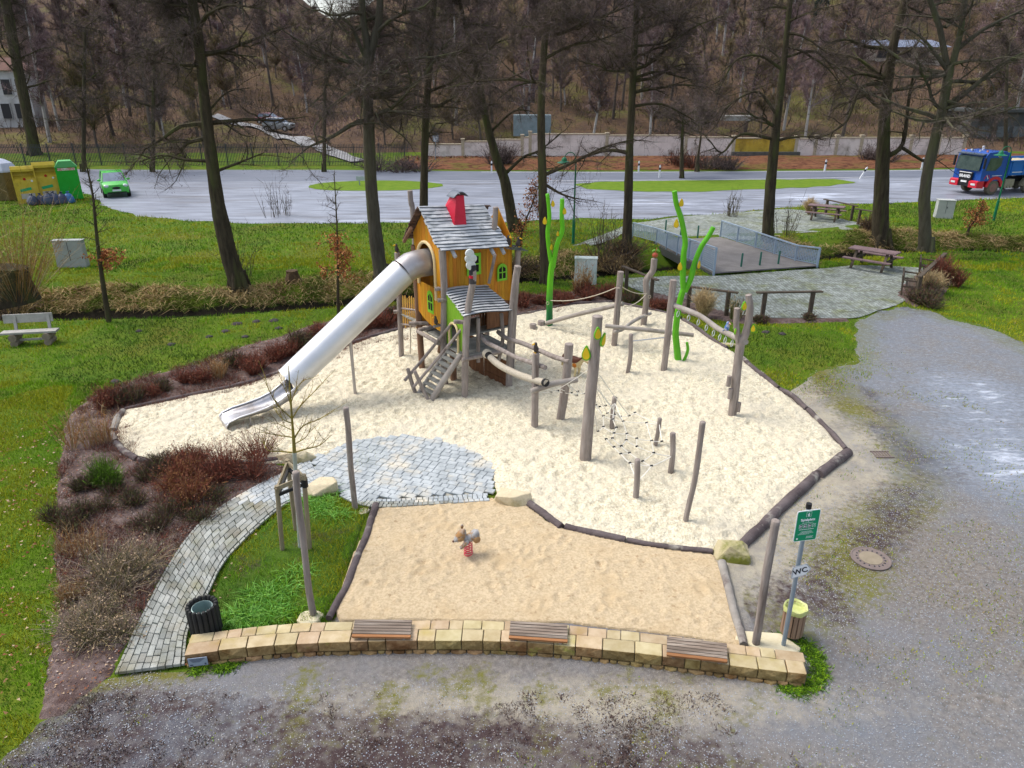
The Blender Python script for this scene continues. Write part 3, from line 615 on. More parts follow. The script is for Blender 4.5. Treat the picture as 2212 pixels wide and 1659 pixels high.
o = rock('large pale concrete slab around the right post and the sign pole', 1652, 1392, 1.15, .7, .07, MATS['footing'], rz=-.5, seed=4, flat_top=.25, name='footing'); o['category'] = 'footing'

# ---------------------------------------------------------------- bins
def strand(n): return [2*pi*i/n for i in range(n)]
black = mat('black_timber', (.012, .012, .012), (.03, .03, .028), 4, .7, .4, 20, stretch=(3, 3, .6))
b0 = G(449, 1372); R0 = .215
B = thing('litter_bin', 'black litter bin of upright round palisade logs beside the path', 'bin', b0)
for a in strand(18):
    m = MB(); m.tube([b0+Vector((cos(a)*R0, sin(a)*R0, 0)), b0+Vector((cos(a)*R0, sin(a)*R0, .62+random.uniform(-.01, .01))), b0+Vector((cos(a)*R0, sin(a)*R0, .64))], [.038, .038, .025], 8); m.build('log', black, B, smooth=True)
tin = mat('zinc_liner', (.26, .36, .36), (.36, .47, .46), 3, .45, metal=.4, spec=.5)
def liner(name, c, R, z0, z1, m, B, lip=.015, floor=True):
    b = MB(); n = 28; rings = []
    for r, z in ((R, z0), (R, z1), (R-lip, z1+.004), (R-lip-.004, z0+.06)): rings.append([(c.x+cos(a)*r, c.y+sin(a)*r, c.z+z) for a in strand(n)])
    b.loft(rings); return b.build(name, m, B, smooth=True)
liner('liner', b0, .165, .02, .58, tin, B)
b1 = G(1707, 1376); R1 = .165
B = thing('litter_bin', 'round brown slatted litter bin with a yellow bag on the sign pole', 'bin', b1)
brn = mat('bin_slat', (.22, .135, .085), (.34, .23, .16), 3, .7, .5, 20, stretch=(8, 8, .8), rnd=.15, bdist=.006)
for a in strand(14):
    m = MB(); m.box(b1+Vector((cos(a)*R1, sin(a)*R1, .36)), (.022, .062, .50), rz=a); m.build('slat', brn, B, bevel=.004)
liner('liner', b1, .14, .12, .45, mat('dark_steel', (.03, .03, .03), rough=.5), B)
bag = MB(); n = 30; rings = []
for r, z, jt in ((.185, .56, .012), (.19, .60, .01), (.18, .64, .008), (.16, .63, .008), (.135, .52, .01), (.10, .42, .01), (.02, .40, .0)):
    rings.append([(b1.x+cos(a)*(r+jt*sin(a*9+z*30)), b1.y+sin(a)*(r+jt*sin(a*7+z*20)), b1.z+z+jt*.8*sin(a*5+1)) for a in strand(n)])
bag.loft(rings); bag.build('bin_bag', mat('yellow_bag', (.42, .46, .12), (.55, .58, .26), 9, .35, .3, 12, spec=.5), B, smooth=True)

# ---------------------------------------------------------------- sign pole
pg = G(1691, 1400); top = P(1747, 1094, pg.y); galv = mat('galvanised_pole', (.22, .28, .34), (.28, .34, .40), 6, .45, metal=.3, spec=.5)
S = thing('playground_sign', 'grey pole with green playground sign and white arrow sign', 'sign', pg)
b = MB(); b.tube([pg-Vector((0, 0, .1)), top], .034, 14); b.build('pole', galv, S, smooth=True)
b = MB(); b.tube([top-(top-pg).normalized()*.03, top+Vector((0, 0, .05))], .042, 14); b.build('cap', mat('black_cap', (.015, .015, .015), rough=.5), S, smooth=True)
ax_ = (top-pg).normalized()
def onpole(z): return pg+ax_*(z/ax_.z)
def quadplane(K, ydepth, th): return [P(x, y, ydepth) for x, y in K]
YS = top.y-.06
cs = [P(*k, y) for k, y in zip([(1712, 1170.5), (1762, 1164.5), (1773.5, 1098.5), (1723, 1104.8)], [YS-.02, YS-.02, YS, YS])]
ex = ((cs[1]-cs[0])+(cs[2]-cs[3]))/2; ez = ((cs[3]-cs[0])+(cs[2]-cs[1]))/2; o0 = (cs[0]+cs[1]+cs[2]+cs[3])/4-ex/2-ez/2
nrm = ex.cross(ez).normalized(); 
if nrm.y > 0: nrm = -nrm
def pan(b, u0, v0, u1, v1, off, th=.003, rad=.0):
    pts = []
    if rad:
        for cu, cv, a0 in ((u1-rad, v0+rad, -pi/2), (u1-rad, v1-rad, 0), (u0+rad, v1-rad, pi/2), (u0+rad, v0+rad, pi)):
            for k in range(5): a = a0+k*pi/8; pts.append(o0+ex*(cu+cos(a)*rad)+ez*(cv+sin(a)*rad)+nrm*off)
    else: pts = [o0+ex*u+ez*v+nrm*off for u, v in ((u0, v0), (u1, v0), (u1, v1), (u0, v1))]
    b.prism(pts, nrm*th); return b
sg = mat('sign_green', (.0, .27, .12), rough=.4, spec=.4); sw = mat('sign_white', (.80, .82, .84), rough=.4, spec=.4); sk = mat('sign_black', (.015, .02, .03), rough=.5)
PN = pan(MB(), 0, 0, 1, 1, 0, .008, rad=.06).build('sign_panel', sw, S); pan(MB(), .03, .022, .97, .978, .010, .002, rad=.05).build('sign_face', sg, PN)
def textmesh(body, size, m, name, M, parent, bold=0.):
    cu = bpy.data.curves.new(name, 'FONT'); cu.body = body; cu.size = size; cu.extrude = .0015; cu.align_x = 'CENTER'; cu.align_y = 'CENTER'; cu.offset = bold; cu.resolution_u = 3
    t = bpy.data.objects.new(name, cu); link(t); bpy.context.view_layer.update(); dg = bpy.context.evaluated_depsgraph_get(); me = bpy.data.meshes.new_from_object(t.evaluated_get(dg)); bpy.data.objects.remove(t)
    Mi = ORG[parent.name].inverted() if parent and parent.name in ORG else Matrix.Identity(4)
    me.transform(Mi @ M); me.materials.clear(); me.materials.append(m); o = link(bpy.data.objects.new(name, me)); o.parent = parent; return o
def frame(ctr, x, z):                                    # local XY of a text to a plane
    x = Vector(x).normalized(); z = (Vector(z)-x*Vector(z).dot(x)).normalized(); n = x.cross(z)
    M = Matrix((x, z, n)).transposed().to_4x4(); M.translation = ctr; return M
def at(u, v, off=.014): return o0+ex*u+ez*v+nrm*off
shear = frame(at(.5, .70), ex, ez); W_ = ex.length
textmesh('Spielplatz', W_*.16, sw, 'lettering', shear, PN, .002)
pr = MB()
for v, u0, u1, h in ((.605, .28, .74, .010), (.395, .18, .82, .014), (.325, .30, .74, .008), (.295, .26, .78, .008), (.265, .22, .82, .008), (.235, .16, .66, .008), (.15, .55, .85, .008), (.125, .55, .80, .008), (.10, .52, .85, .008)):
    u = u0
    while u < u1: l = random.uniform(.03, .07); pan(pr, u, v-h, min(u+l, u1), v+h*.2, .013, .001); u += l+.014
for k in range(4): pan(pr, .16+k*.19, .44, .30+k*.19, .555, .0125, .001)
pan(pr, .40, .80, .62, .965, .0125, .001); pan(pr, .12, .07, .19, .12, .013, .001)
pr.build('print', sw, PN)
pr = MB(); pan(pr, .412, .809, .608, .956, .0138, .001); pan(pr, .745, .447, .855, .548, .0138, .001); pr.build('print', sg, PN)
pr = MB()
for k in range(3): pan(pr, .172+k*.19, .45, .288+k*.19, .545, .0138, .001)
pr.build('print', sk, PN)
pr = MB()
for k in range(3): pan(pr, .19+k*.19, .47, .225+k*.19, .52, .0152, .001); pan(pr, .24+k*.19, .485, .27+k*.19, .51, .0152, .001)
for u, v, r in ((.51, .905, .02), (.485, .865, .026), (.53, .855, .02), (.505, .83, .022), (.80, .52, .012), (.80, .485, .012)): pan(pr, u-r*1.2, v-r*.9, u+r*1.2, v+r*.9, .0152, .001, rad=r*.6)
pr.build('print', sw, PN)
Kwc = [(1708, 1250), (1712.5, 1226), (1743, 1217), (1752, 1227.5), (1741, 1241)]; zc = [P(x, y, pg.y-.05) for x, y in Kwc]
b = MB(); b.prism(zc, (0, -.006, 0)); WC = b.build('arrow_sign', mat('wc_border', (.42, .46, .50), rough=.5), S); cc = sum(zc, Vector())/5
b = MB(); b.prism([cc+(q-cc)*.88+Vector((0, -.008, 0)) for q in zc], (0, -.002, 0)); b.build('sign_face', sw, WC)
dx = (zc[2]-zc[1]).normalized(); textmesh('WC', .128, sk, 'lettering', frame(cc+Vector((-.012, -.014, .0))+dx*-.01, dx, (0, 0, 1)), WC, .003)

# ---------------------------------------------------------------- manholes, grating
mh = mat('manhole_rim', (.15, .12, .11), (.20, .16, .145), 4, .8, .4, 20); mc = mat('manhole_centre', (.22, .185, .13), (.28, .235, .17), 6, .9, .5, 30)
def manhole(label, kx, ky, r, z=.03):
    c = G(kx, ky); T = thing('manhole_cover', label, 'manhole', c+Vector((0, 0, z)))
    b = MB(); b.loft([[(c.x+cos(a)*q, c.y+sin(a)*q, zz) for a in strand(32)] for q, zz in ((r, z), (r, z+.02), (r*.93, z+.024), (r*.90, z+.014), (r*.6, z+.016), (.01, z+.016))]); b.build('rim', mh, T)
    b = MB(); b.loft([[(c.x+cos(a)*q, c.y+sin(a)*q, zz) for a in strand(28)] for q, zz in ((r*.58, z+.01), (r*.57, z+.024), (.01, z+.026))]); b.build('lid_fill', mc, T)
    b = MB()
    for a in strand(18): b.box((c.x+cos(a)*r*.7, c.y+sin(a)*r*.7, z+.02), (.03, .022, .008), rz=a)
    b.build('vent_holes', sk, T, kind='stuff')
manhole('round brown manhole cover in the gravel right of the sign', 1880, 1210, .36)
manhole('round manhole cover in the cobbled square behind the rail fence', 1497, 647, .42, .06)
o = MB(); c = G(2206-1850*.0, 1140) if False else G(1905, 984)
for k in range(6): o.box((c.x+.07*k-.18, c.y, .03), (.03, .3, .02))
o.box((c.x, c.y+.15, .03), (.44, .03, .03)); o.box((c.x, c.y-.15, .03), (.44, .03, .03)); tag(o.build('drain_grating', mh), 'small brown drain grating in the moss right of the sand corner', 'grating')
# ---------------------------------------------------------------- play posts, beams, green trees
wood = mat('grey_robinia', (.20, .165, .145), (.36, .315, .285), 2.2, .8, .6, 10, stretch=(5, 5, .7), c3=(.14, .11, .095), c3scale=1.2, c3amt=(.55, .7), bdist=.012, spec=.15)
wood_t = mat('robinia_end', (.36, .37, .38), (.48, .48, .48), 8, .8, .4, 20)
wood_h = mat('grey_beam', (.24, .21, .185), (.40, .37, .335), 2.2, .8, .6, 10, c3=(.16, .14, .12), c3scale=1.2, c3amt=(.55, .7), bdist=.012, spec=.15)
brn_post = mat('brown_robinia', (.15, .085, .055), (.25, .15, .10), 2.2, .8, .6, 10, stretch=(5, 5, .7), bdist=.012, spec=.15)
def kpts(K, Y0=None, Y1=None, ground=True):
    """screen path to 3D: last point on the ground when ground, depth constant unless Y1 given for the first point"""
    if ground: b = G(*K[-1]); Y0 = b.y
    n = len(K); out = []
    for i, (x, y) in enumerate(K):
        t = i/(n-1); out.append(P(x, y, Y0 if Y1 is None else Y1+(Y0-Y1)*t))
    if ground: out[-1] = b+Vector((0, 0, -.12))
    return out
def postmesh(pts, w, knob=.07, n=14, top=.92, seed=0):
    q = gnarl(pts, 6); b = MB(); rs = []; N = len(q)
    for i, p in enumerate(q):
        r = (w if not callable(w) else w(i/(N-1)))/2
        rs.append(r*(1+knob*mnoise.noise(p*2.2+Vector((seed, 0, 0)))))
    d = (q[0]-q[1]).normalized()
    b.tube([q[0]+d*.012]+q, [rs[0]*.78]+rs, n); return b
def wpost(label, K, w, name='wooden_post', m=None, group='grey wooden posts standing in the sand', cat='post', knob=.07):
    pts = kpts(K); ww = wid(w, pts[-1]); o = postmesh(pts, ww, knob).build(name, m or wood, smooth=True); return tag(o, label, cat, group)
wpost('tall crooked grey post standing at the corner of the paved patch', [(747, 881), (752, 925), (757, 1000), (762, 1050), (768, 1103)], 12)
wpost('thin leaning grey post on the small lawn just behind the wall', [(639, 1020), (643, 1075), (652, 1140), (661, 1220), (668, 1280), (679, 1334)], 14)
wpost('tall wavy leaning post standing alone at the lower right of the pale sand', [(1518, 912), (1513, 950), (1505, 1010), (1498, 1050), (1487, 1095), (1478, 1134)], 12)
wpost('leaning grey post with a crack, beside the green playground sign', [(1676, 1125), (1667, 1175), (1655, 1240), (1645, 1310), (1632, 1396)], 17, m=wood)
wpost('short upright post of the rope net nearest the thick leaf post', [(1328, 858), (1324, 890), (1321, 930)], 10)
wpost('short post of the rope net leaning right, third from the leaf post', [(1425.5, 904), (1420, 940), (1412.5, 969)], 9)
wpost('rope net post at the right end with a bent foot', [(1453.5, 936), (1453, 985), (1447, 1028)], 12)
wpost('rope net post closest to the viewer with a rope ring', [(1377, 993), (1376, 1040), (1372, 1087)], 13)
wpost('short bent post with a steel bar fixed to its top', [(1363, 722), (1361, 775), (1353, 813)], 9)
wpost('tall straight post that carries the beam with the hanging rings', [(1454.7, 605), (1449, 660), (1443, 720), (1433, 806)], 14)
wpost('post beside the rope rail with a short second log strapped on', [(1341, 587), (1336, 640), (1331, 700), (1325.5, 752)], 13)
bird_post = wpost('left post of the crossbeam pair, carrying a small brown bird', [(1157.5, 763), (1156, 850), (1154.5, 931)], 15)
wpost('right post of the crossbeam pair in front of the toy cow', [(1229.5, 743), (1222, 830), (1208, 914)], 18)
for lab, kx, ky, w, h in (('left of the two low stumps by the green sapling sculpture', 1151, 715, 15, .27), ('right of the two low stumps by the green sapling sculpture', 1169, 708, 16, .27)):
    p = G(kx, ky); r = wid(w, p)/2; b = MB(); b.tube([p-Vector((0, 0, .1)), p+Vector((0, 0, h-.02)), p+Vector((0, 0, h))], [r, r, r*.9], 14); tag(b.build('stump', wood, smooth=True), lab, 'stump', 'low stumps')
def leaf(center, size, m1, m2, name='leaf', parent=None, rz=0., tilt=0., edge=True):
    """a thick teardrop board"""; size *= .74
    T = Matrix.Translation(center) @ Matrix.Rotation(rz, 4, 'Z') @ Matrix.Rotation(tilt, 4, 'Y'); N = 20; pr = []
    for k in range(N):
        a = 2*pi*k/N; r = size*(.5+.0*cos(a)); x = sin(a)*size*.33*(1-.25*cos(a)); z = cos(a)*size*.5; z += (size*.18*max(0, cos(a))**4); pr.append((x, z))
    b = MB(); b.loft([[tuple(T @ Vector((x*k, y, z*k))) for x, z in pr] for y, k in ((-.02, .93), (-.015, 1), (.015, 1), (.02, .93))]); o = b.build(name, m2, parent)
    b = MB(); b.loft([[tuple(T @ Vector((x*.78, y, z*.78))) for x, z in pr] for y in (-.026, -.018)]); b.build('leaf_face', m1, o)
    b = MB(); b.loft([[tuple(T @ Vector((x*.78, y, z*.78))) for x, z in pr] for y in (.018, .026)]); b.build('leaf_face', m1, o)
    return o
lf_y = mat('leaf_yellow', (.60, .42, .01), (.70, .52, .02), 6, .6, .2, 10, spec=.3); lf_g = mat('leaf_green_edge', (.10, .36, .01), (.14, .42, .02), 6, .6)
# thick post with three leaf boards
bp = kpts([(1291, 683), (1284, 770), (1275, 860), (1268, 940), (1263.5, 1001)]); YB = bp[-1].y
LPST = thing('leaf_post', 'thickest grey post with three yellow green leaf boards in the middle of the sand', 'post', (bp[-1].x, YB, 0))
postmesh(bp, lambda t: wid(24+3*t, bp[-1])*(.86+.14*t), .06, 18).build('post', wood, LPST, smooth=True)
for (x, y), s, rz, tl in (((1291, 722), 34, .3, 0), ((1302.5, 736), 36, .9, .35), ((1266.5, 765), 40, -.35, .0)):
    p = P(x, y, YB-(.26 if x == 1291 else .05)); leaf(p, wid(s, p), lf_y, lf_g, parent=LPST, rz=rz, tilt=tl)
# forked post with step blocks
FK = [(1598.5, 744), (1592, 800), (1586, 860), (1580.5, 904)]; fp = kpts(FK); YF = fp[-1].y
FORK = thing('forked_post', 'grey forked tree trunk post with step blocks at the right of the sand', 'post', (fp[-1].x, YF, 0))
T1 = [P(x, y, YF) for x, y in [(1617, 637), (1620, 665), (1616, 700), (1609, 725), (1600, 742)]]+fp[1:]
postmesh(T1, lambda t: wid(13+5*min(1, t*1.6), fp[-1]), .06, 16).build('trunk', wood, FORK, smooth=True)
postmesh([P(x, y, YF) for x, y in [(1592.5, 666), (1590.5, 700), (1594, 730), (1598, 752)]], wid(12, fp[-1]), .06).build('fork', wood, FORK, smooth=True)
for x, y, h in ((1574.5, 823+0, 24), (1577.5, 850, 24), (1595, 879, 22)):
    p = P(x, y, YF-.06); w = wid(10, p); b = MB(); hh = wid(h, p)/2; b.tube([p-Vector((0, 0, hh)), p+Vector((0, 0, hh*.95)), p+Vector((0, 0, hh))], [w/2, w/2, w*.4], 12); b.build('step_block', wood, FORK, smooth=True)
for (x, y), s, rz in (((1607.5, 662), 24, .2), ((1627, 710), 22, -.3), ((1588, 717), 16, 1.2)):
    p = P(x, y, YF-.1); leaf(p, wid(s, p), lf_y, lf_g, parent=FORK, rz=rz)
# green sculptured trees
gr = mat('green_paint', (.09, .42, .005), (.13, .50, .01), 2, .45, .15, 6, spec=.4)
nt = gr.node_tree; L = nt.links; bs = nt.nodes['Principled BSDF']; src = bs.inputs['Base Color'].links[0].from_socket
tc = nt.nodes.new('ShaderNodeTexCoord'); sx = nt.nodes.new('ShaderNodeSeparateXYZ'); L.new(tc.outputs['Object'], sx.inputs[0]); r = nt.nodes.new('ShaderNodeMapRange'); r.inputs['From Min'].default_value = .6; r.inputs['From Max'].default_value = 1.6; L.new(sx.outputs[2], r.inputs['Value'])
x = nt.nodes.new('ShaderNodeMix'); x.data_type = 'RGBA'; L.new(r.outputs[0], x.inputs[0]); x.inputs[6].default_value = (.003, .14, .035, 1); L.new(src, x.inputs[7]); L.new(x.outputs[2], bs.inputs['Base Color'])
gr2 = mat('green_paint_b', (.08, .36, .006), (.11, .43, .01), 2, .45, .15, 6, spec=.4, c3=(.02, .22, .02), c3scale=.7, c3amt=(.55, .7)); lf_o = mat('leaf_amber', (.55, .36, .01), (.62, .44, .02), 6, .6)
def gtree(label, base, limbs, leaves, m, name='tree_sculpture'):
    b = G(*base[-1]); Y = b.y; T = thing(name, label, 'sculpture', (b.x, Y, 0))
    tk = kpts(base); wb = wid(15, b); postmesh(tk, lambda t: wb*(.8+.2*t), .05, 16).build('trunk', m, T, smooth=True)
    for K, w, e in limbs:
        ww = wid(w, b); pts = [P(x, y, Y+.0) for x, y in K]; postmesh(pts, lambda t: ww*(.9+.25*t), .05, 14).build('limb', m, T, smooth=True)
    for x, y, s, rz in leaves: p = P(x, y, Y-.05); leaf(p, wid(s, p), lf_y, lf_o, parent=T, rz=rz)
    return T
gtree('bright green two-armed tree sculpture with dark green foot, nearest the play house', [(1195, 556), (1190, 590), (1187, 645), (1187, 680), (1186.5, 708)],
      [([(1182.5, 419), (1187, 468), (1183, 503), (1187.5, 548), (1193, 575)], 8.5, 0), ([(1214.5, 430), (1213.5, 469), (1214.5, 498), (1204, 526), (1199, 548), (1194, 578)], 9.5, 0)],
      [(1194.5, 441, 16, .2), (1219.5, 457, 17, .1), (1177, 478, 19, -.4), (1205, 506, 12, .6), (1191, 535, 14, .9)], gr)
gtree('tallest green tree sculpture with a hooked foot, in front of the bridge', [(1478, 620), (1471, 641), (1464, 675), (1459.5, 718), (1462, 750), (1467, 785)],
      [([(1457, 413), (1461, 440), (1472, 475), (1480, 521), (1477, 549), (1475, 600), (1477, 630)], 11, 0), ([(1541, 491), (1530, 511), (1515, 533), (1501, 567), (1492, 602), (1479, 630)], 10.5, 0), ([(1484, 740), (1485.5, 757), (1477, 779), (1468, 784)], 6.5, 0)],
      [(1472, 439, 20, .2), (1461, 484, 22, -.3), (1469, 577, 20, -.2), (1510, 573, 20, .9)], gr2)
# apple post
ap = kpts([(1413.5, 559), (1410, 585), (1395.5, 607), (1397, 641), (1389, 707)]); tag(postmesh(ap, wid(13, ap[-1]), .08).build('wooden_post', wood, smooth=True), 'twisted grey post topped with a red apple', 'post', 'grey wooden posts standing in the sand')
ac = P(1415, 551, ap[-1].y); A = thing('apple_carving', 'carved red apple with green leaves on top of the twisted post', 'sculpture', ac-Vector((0, 0, .08)))
MB().ball(ac, (.105, .105, .095), 14, 9).build('apple', mat('apple_red', (.38, .04, .03), (.30, .12, .04), 5, .5), A, smooth=True)
MB().tube([ac+Vector((0, 0, .08)), ac+Vector((.03, 0, .2)), ac+Vector((.05, 0, .26))], .013, 6).build('stem', mat('stem', (.45, .2, .08)), A)
lfm = mat('apple_leaf', (.16, .36, .06)); 
for s in (-1, 1):
    b = MB(); b.ball(ac+Vector((s*.075+.02, 0, .16)), (.075, .03, .035), 8, 5, R=Matrix.Rotation(s*.5, 3, 'Y')); b.build('leaf', lfm, A, smooth=True)
# beams
def beam(label, K, w, Ya, Yb, m=wood_h, seg=None):
    n = len(K); pts = [P(x, y, Ya+(Yb-Ya)*i/(n-1)) for i, (x, y) in enumerate(K)]; o = postmesh(pts, wid(w, pts[0]), .07).build('beam', m, smooth=True); return tag(o, label, 'beam', 'grey balance beams'), pts
Yr1 = G(1325.5, 752).y; Yg = G(1186.5, 708).y; Yr3 = G(1433, 806).y; Yap = ap[-1].y
beam('long bent beam from the green sapling sculpture to the strapped post', [(1181, 698), (1215, 688), (1252, 678), (1300, 667), (1346, 656)], 9, Yg-.3, Yr1+.25)
beam('curved beam between the strapped post and the apple post', [(1328, 717), (1345, 711), (1362, 698), (1385, 685), (1405, 677)], 8, Yr1-.2, Yap+.3)
beam('straight level beam crossing behind the tall ring post', [(1308, 704), (1400, 713), (1498, 724)], 9, Yr1-.5, Yr3+1.4)
_, rb = beam('sloping beam with nine hanging rings, from tall post to forked post', [(1455, 659), (1510, 681), (1550, 709), (1580, 724), (1611, 739)], 11, Yr3, YF-.1)
hoop = mat('ring_white', (.55, .58, .60), rough=.4, metal=.2)
RG = thing('hanging_rings', 'row of nine pale rings hanging under the sloping beam', 'rings', rb[1])
for k in range(9):
    t = (k+.5)/9*.93; q = gnarl(rb, 10); p = q[int(t*(len(q)-1))]-Vector((0, 0, .13)); ra = .085
    b = MB(); c = p-Vector((0, 0, ra)); ang = .9; b.tube([c+Vector((cos(a)*ra*cos(ang), cos(a)*ra*sin(ang), sin(a)*ra)) for a in [2*pi*i/14 for i in range(15)]], .012, 6); b.tube([p+Vector((0, 0, .10)), p], .008, 5); b.build('ring', hoop, RG, smooth=True)
qr = kpts([(1157.5, 763), (1154.5, 931)]); _, cb = beam('short crossbeam over the pair of posts beside the thick leaf post', [(1148, 845), (1175, 836), (1200, 828), (1247, 820)], 13, G(1154.5, 931).y-.22, G(1208, 914).y-.25)
steel = mat('steel_bar', (.55, .56, .58), rough=.3, metal=.8); p1, p2 = P(1365, 737, G(1353, 813).y), P(1436, 729, Yr3)
tag(MB().tube([p1, p2], .022, 8).build('steel_bar', steel, smooth=True), 'thin steel turning bar between the short bent post and the tall ring post', 'bar')
p = P(1334.5, 690, Yr1-.16); tag(MB().tube([P(1335.5, 622, Yr1-.15), P(1333, 660, Yr1-.15), P(1329.5, 700, Yr1-.15)], .075, 12).build('strapped_log', wood, smooth=True), 'shorter log strapped to the front of the rope rail post', 'log')
# ropes
rope_m = mat('hemp_rope', (.46, .40, .30), (.58, .52, .41), 30, .9); knot = mat('rope_knot', (.012, .012, .014), rough=.6)
def sag(a, b, s, n=10): a = Vector(a); b = Vector(b); return [a.lerp(b, i/n)-Vector((0, 0, s*4*(i/n)*(1-i/n))) for i in range(n+1)]
def rope(label, pts, r=.016, **kw): return tag(MB().tube(pts, r, 6).build('rope', rope_m, smooth=True), label, 'rope', 'sagging rope rails')
a, b, c = P(1189, 649, Yg-.1), P(1340, 617, Yr1-.1), P(1397, 634, Yap-.1)
rope('sagging rope from the green sapling sculpture to the strapped post', sag(a, b, .18)); rope('upper rope from the strapped post to the apple post', sag(b, c, .1))
rope('slack rope falling from the apple post to the beam end', sag(c, P(1350, 662, Yr1+.2), .12)); rope('thin low rope from the beam end towards the green tree sculpture', sag(P(1350, 663, Yr1+.2), P(1436, 676, Yr3+.3), .18), .008)
for nm, p in (('left', P(1183, 655, Yg-.12)), ('right', P(1403, 641, Yap-.12)), ('middle', P(1333, 668, Yr1-.17))): tag(MB().tube([p+Vector((cos(t)*.05, 0, sin(t)*.06)) for t in [2*pi*i/10 for i in range(11)]], .01, 5).build('rope_loop', rope_m), {'left': 'rope loop hanging on the green sapling sculpture', 'right': 'rope loop hanging on the apple post', 'middle': 'rope loop hanging on the strapped post'}[nm], 'rope')
# climbing net between the short posts
NET = thing('rope_net', 'low climbing rope net with black knots between the four short posts', 'net', G(1380, 960))
def cr(x, y, s=4.878): return ((1380+x/s)*.8641, (860+y/s)*.8641)      # a net node seen in the photo
netm = mat('net_rope', (.72, .70, .62), (.80, .78, .72), 30, .8)
knots = [(530, 745), (580, 765), (655, 752), (675, 845), (760, 862), (835, 885), (940, 875), (1010, 840), (625, 877), (740, 920), (867, 943), (1152, 962), (625, 1010), (560, 1065), (785, 1018), (755, 1088), (913, 1095), (1033, 1153), (1215, 1180), (1338, 1188), (660, 1160), (735, 1150), (905, 1172), (1035, 1250), (1240, 1328), (755, 1257), (843, 1245), (943, 1328), (838, 1340), (1105, 1430), (950, 1452), (1212, 1488)]
NP = [P(*cr(x, y), 16.9-(y-740)/740*2.5) for x, y in knots]
NP = [G(*cr(x, y), .62) for x, y in knots]
E_ = [(0, 1), (1, 2), (3, 4), (4, 5), (5, 6), (6, 7), (0, 8), (8, 9), (4, 9), (9, 10), (10, 11), (5, 10), (8, 12), (12, 13), (9, 14), (14, 15), (12, 15), (10, 16), (15, 16), (16, 17), (17, 18), (18, 19), (11, 18), (18, 24), (15, 21), (20, 21), (16, 22), (22, 23), (17, 23), (23, 24), (21, 26), (20, 25), (25, 26), (22, 26), (26, 27), (27, 28), (25, 28), (28, 30), (30, 31), (27, 29), (29, 31), (24, 29)]
b = MB()
for i, j in E_: b.tube(sag(NP[i], NP[j], .012, 3), .009, 4)
tops = {'p1': P(1327, 868, G(1321, 930).y), 'p2': P(1424, 915, G(1412, 969).y), 'p3': P(1452, 985, G(1447, 1028).y), 'p4': P(1377, 1040, G(1372, 1087).y), 'big': P(1281, 790, YB+.1), 'big2': P(1277, 845, YB+.1), 'big3': P(1283, 830, YB+.1)}
for k, js in (('p1', (3, 9, 10)), ('p2', (11, 19, 7)), ('p3', (24, 31)), ('p4', (30, 31)), ('big', (0, 2, 6)), ('big2', (8, 13)), ('big3', (3, 5, 10))):
    for j in js: b.tube(sag(tops[k], NP[j], .02, 4), .011, 4)
b.build('net_rope', netm, NET)
for q in NP: MB().tube([q-Vector((.03, 0, 0)), q+Vector((.032, .01, .008))], .021, 6).build('knot', knot, NET)
NET2 = thing('rope_net', 'small loose rope net hanging behind the short crossbeam', 'net', cb[0])
b = MB(); kn = [(-15, 590), (70, 570), (150, 595), (232, 595), (300, 625), (315, 578), (385, 605)]
N2 = [P(*cr(x, y), cb[0].y+.35+.002*x) for x, y in kn]
bt = [cb[0].lerp(cb[-1], t) for t in (.1, .3, .5, .75, .95)]
for i in range(6): b.tube(sag(N2[i], N2[i+1], .02, 3), .011, 4)
for i, t in ((0, 0), (1, 1), (2, 1), (3, 2), (5, 3), (6, 4), (4, 3)): b.tube(sag(bt[t], N2[i], .03, 4), .011, 4)
for i, k in ((0, 'big'), (2, 'big2'), (4, 'big'), (6, 'big')): b.tube(sag(N2[i], tops[k], .05, 6), .006, 4)
b.build('net_rope', netm, NET2)
for q in N2: MB().tube([q-Vector((.04, 0, 0)), q+Vector((.04, .01, .005))], .02, 6).build('knot', knot, NET2)
# birds
bd = mat('bird_dark', (.035, .028, .026), (.07, .055, .05), 8, .6); bk = mat('beak_yellow', (.72, .42, .01), rough=.5)
def bird(label, p, rz, s=1., body=bd, beak=bk):
    T = thing('bird_carving', label, 'bird', p, rz, 'small carved birds')
    b = MB(); b.loft([[(x+cos(a)*r*.9, sin(a)*r, z) for a in strand(10)] for x, z, r in ((0, .0, .03), (0, .05, .075), (.0, .13, .09), (-.01, .21, .07), (-.015, .25, .05), (-.02, .29, .06), (-.02, .33, .045), (-.02, .35, .01))]); b.build('body', body, T, True, True)
    MB().loft([[(x, y*w, z+h) for y, h in ((-.5, 0), (.5, 0), (.5, .025), (-.5, .025))] for x, w, z in ((.06, .06, .04), (.16, .08, -.05))]).build('tail', body, T, True)
    MB().tube([(-.06, 0, .30), (-.12, 0, .29), (-.15, 0, .265)], [.03, .022, .006], 8).build('beak', beak, T, True)
    for s_ in (-1, 1): MB().tube([(-.02, s_*.035, .02), (-.07, s_*.04, .005)], .014, 5).build('foot', beak, T, True)
    T.scale = (s, s, s); return T
bird('dark carved bird with yellow beak on the left post of the crossbeam pair', P(1158, 762, G(1154.5, 931).y), .5, .8)
p = gnarl(rb, 10)[26]; bird('blue and white carved bird sitting on the sloping ring beam', p+Vector((0, -.02, .05)), 2.2, .8, mat('bird_blue', (.05, .16, .45), (.6, .6, .62), 9, .5, contrast=.08), mat('beak_pink', (.6, .3, .25)))
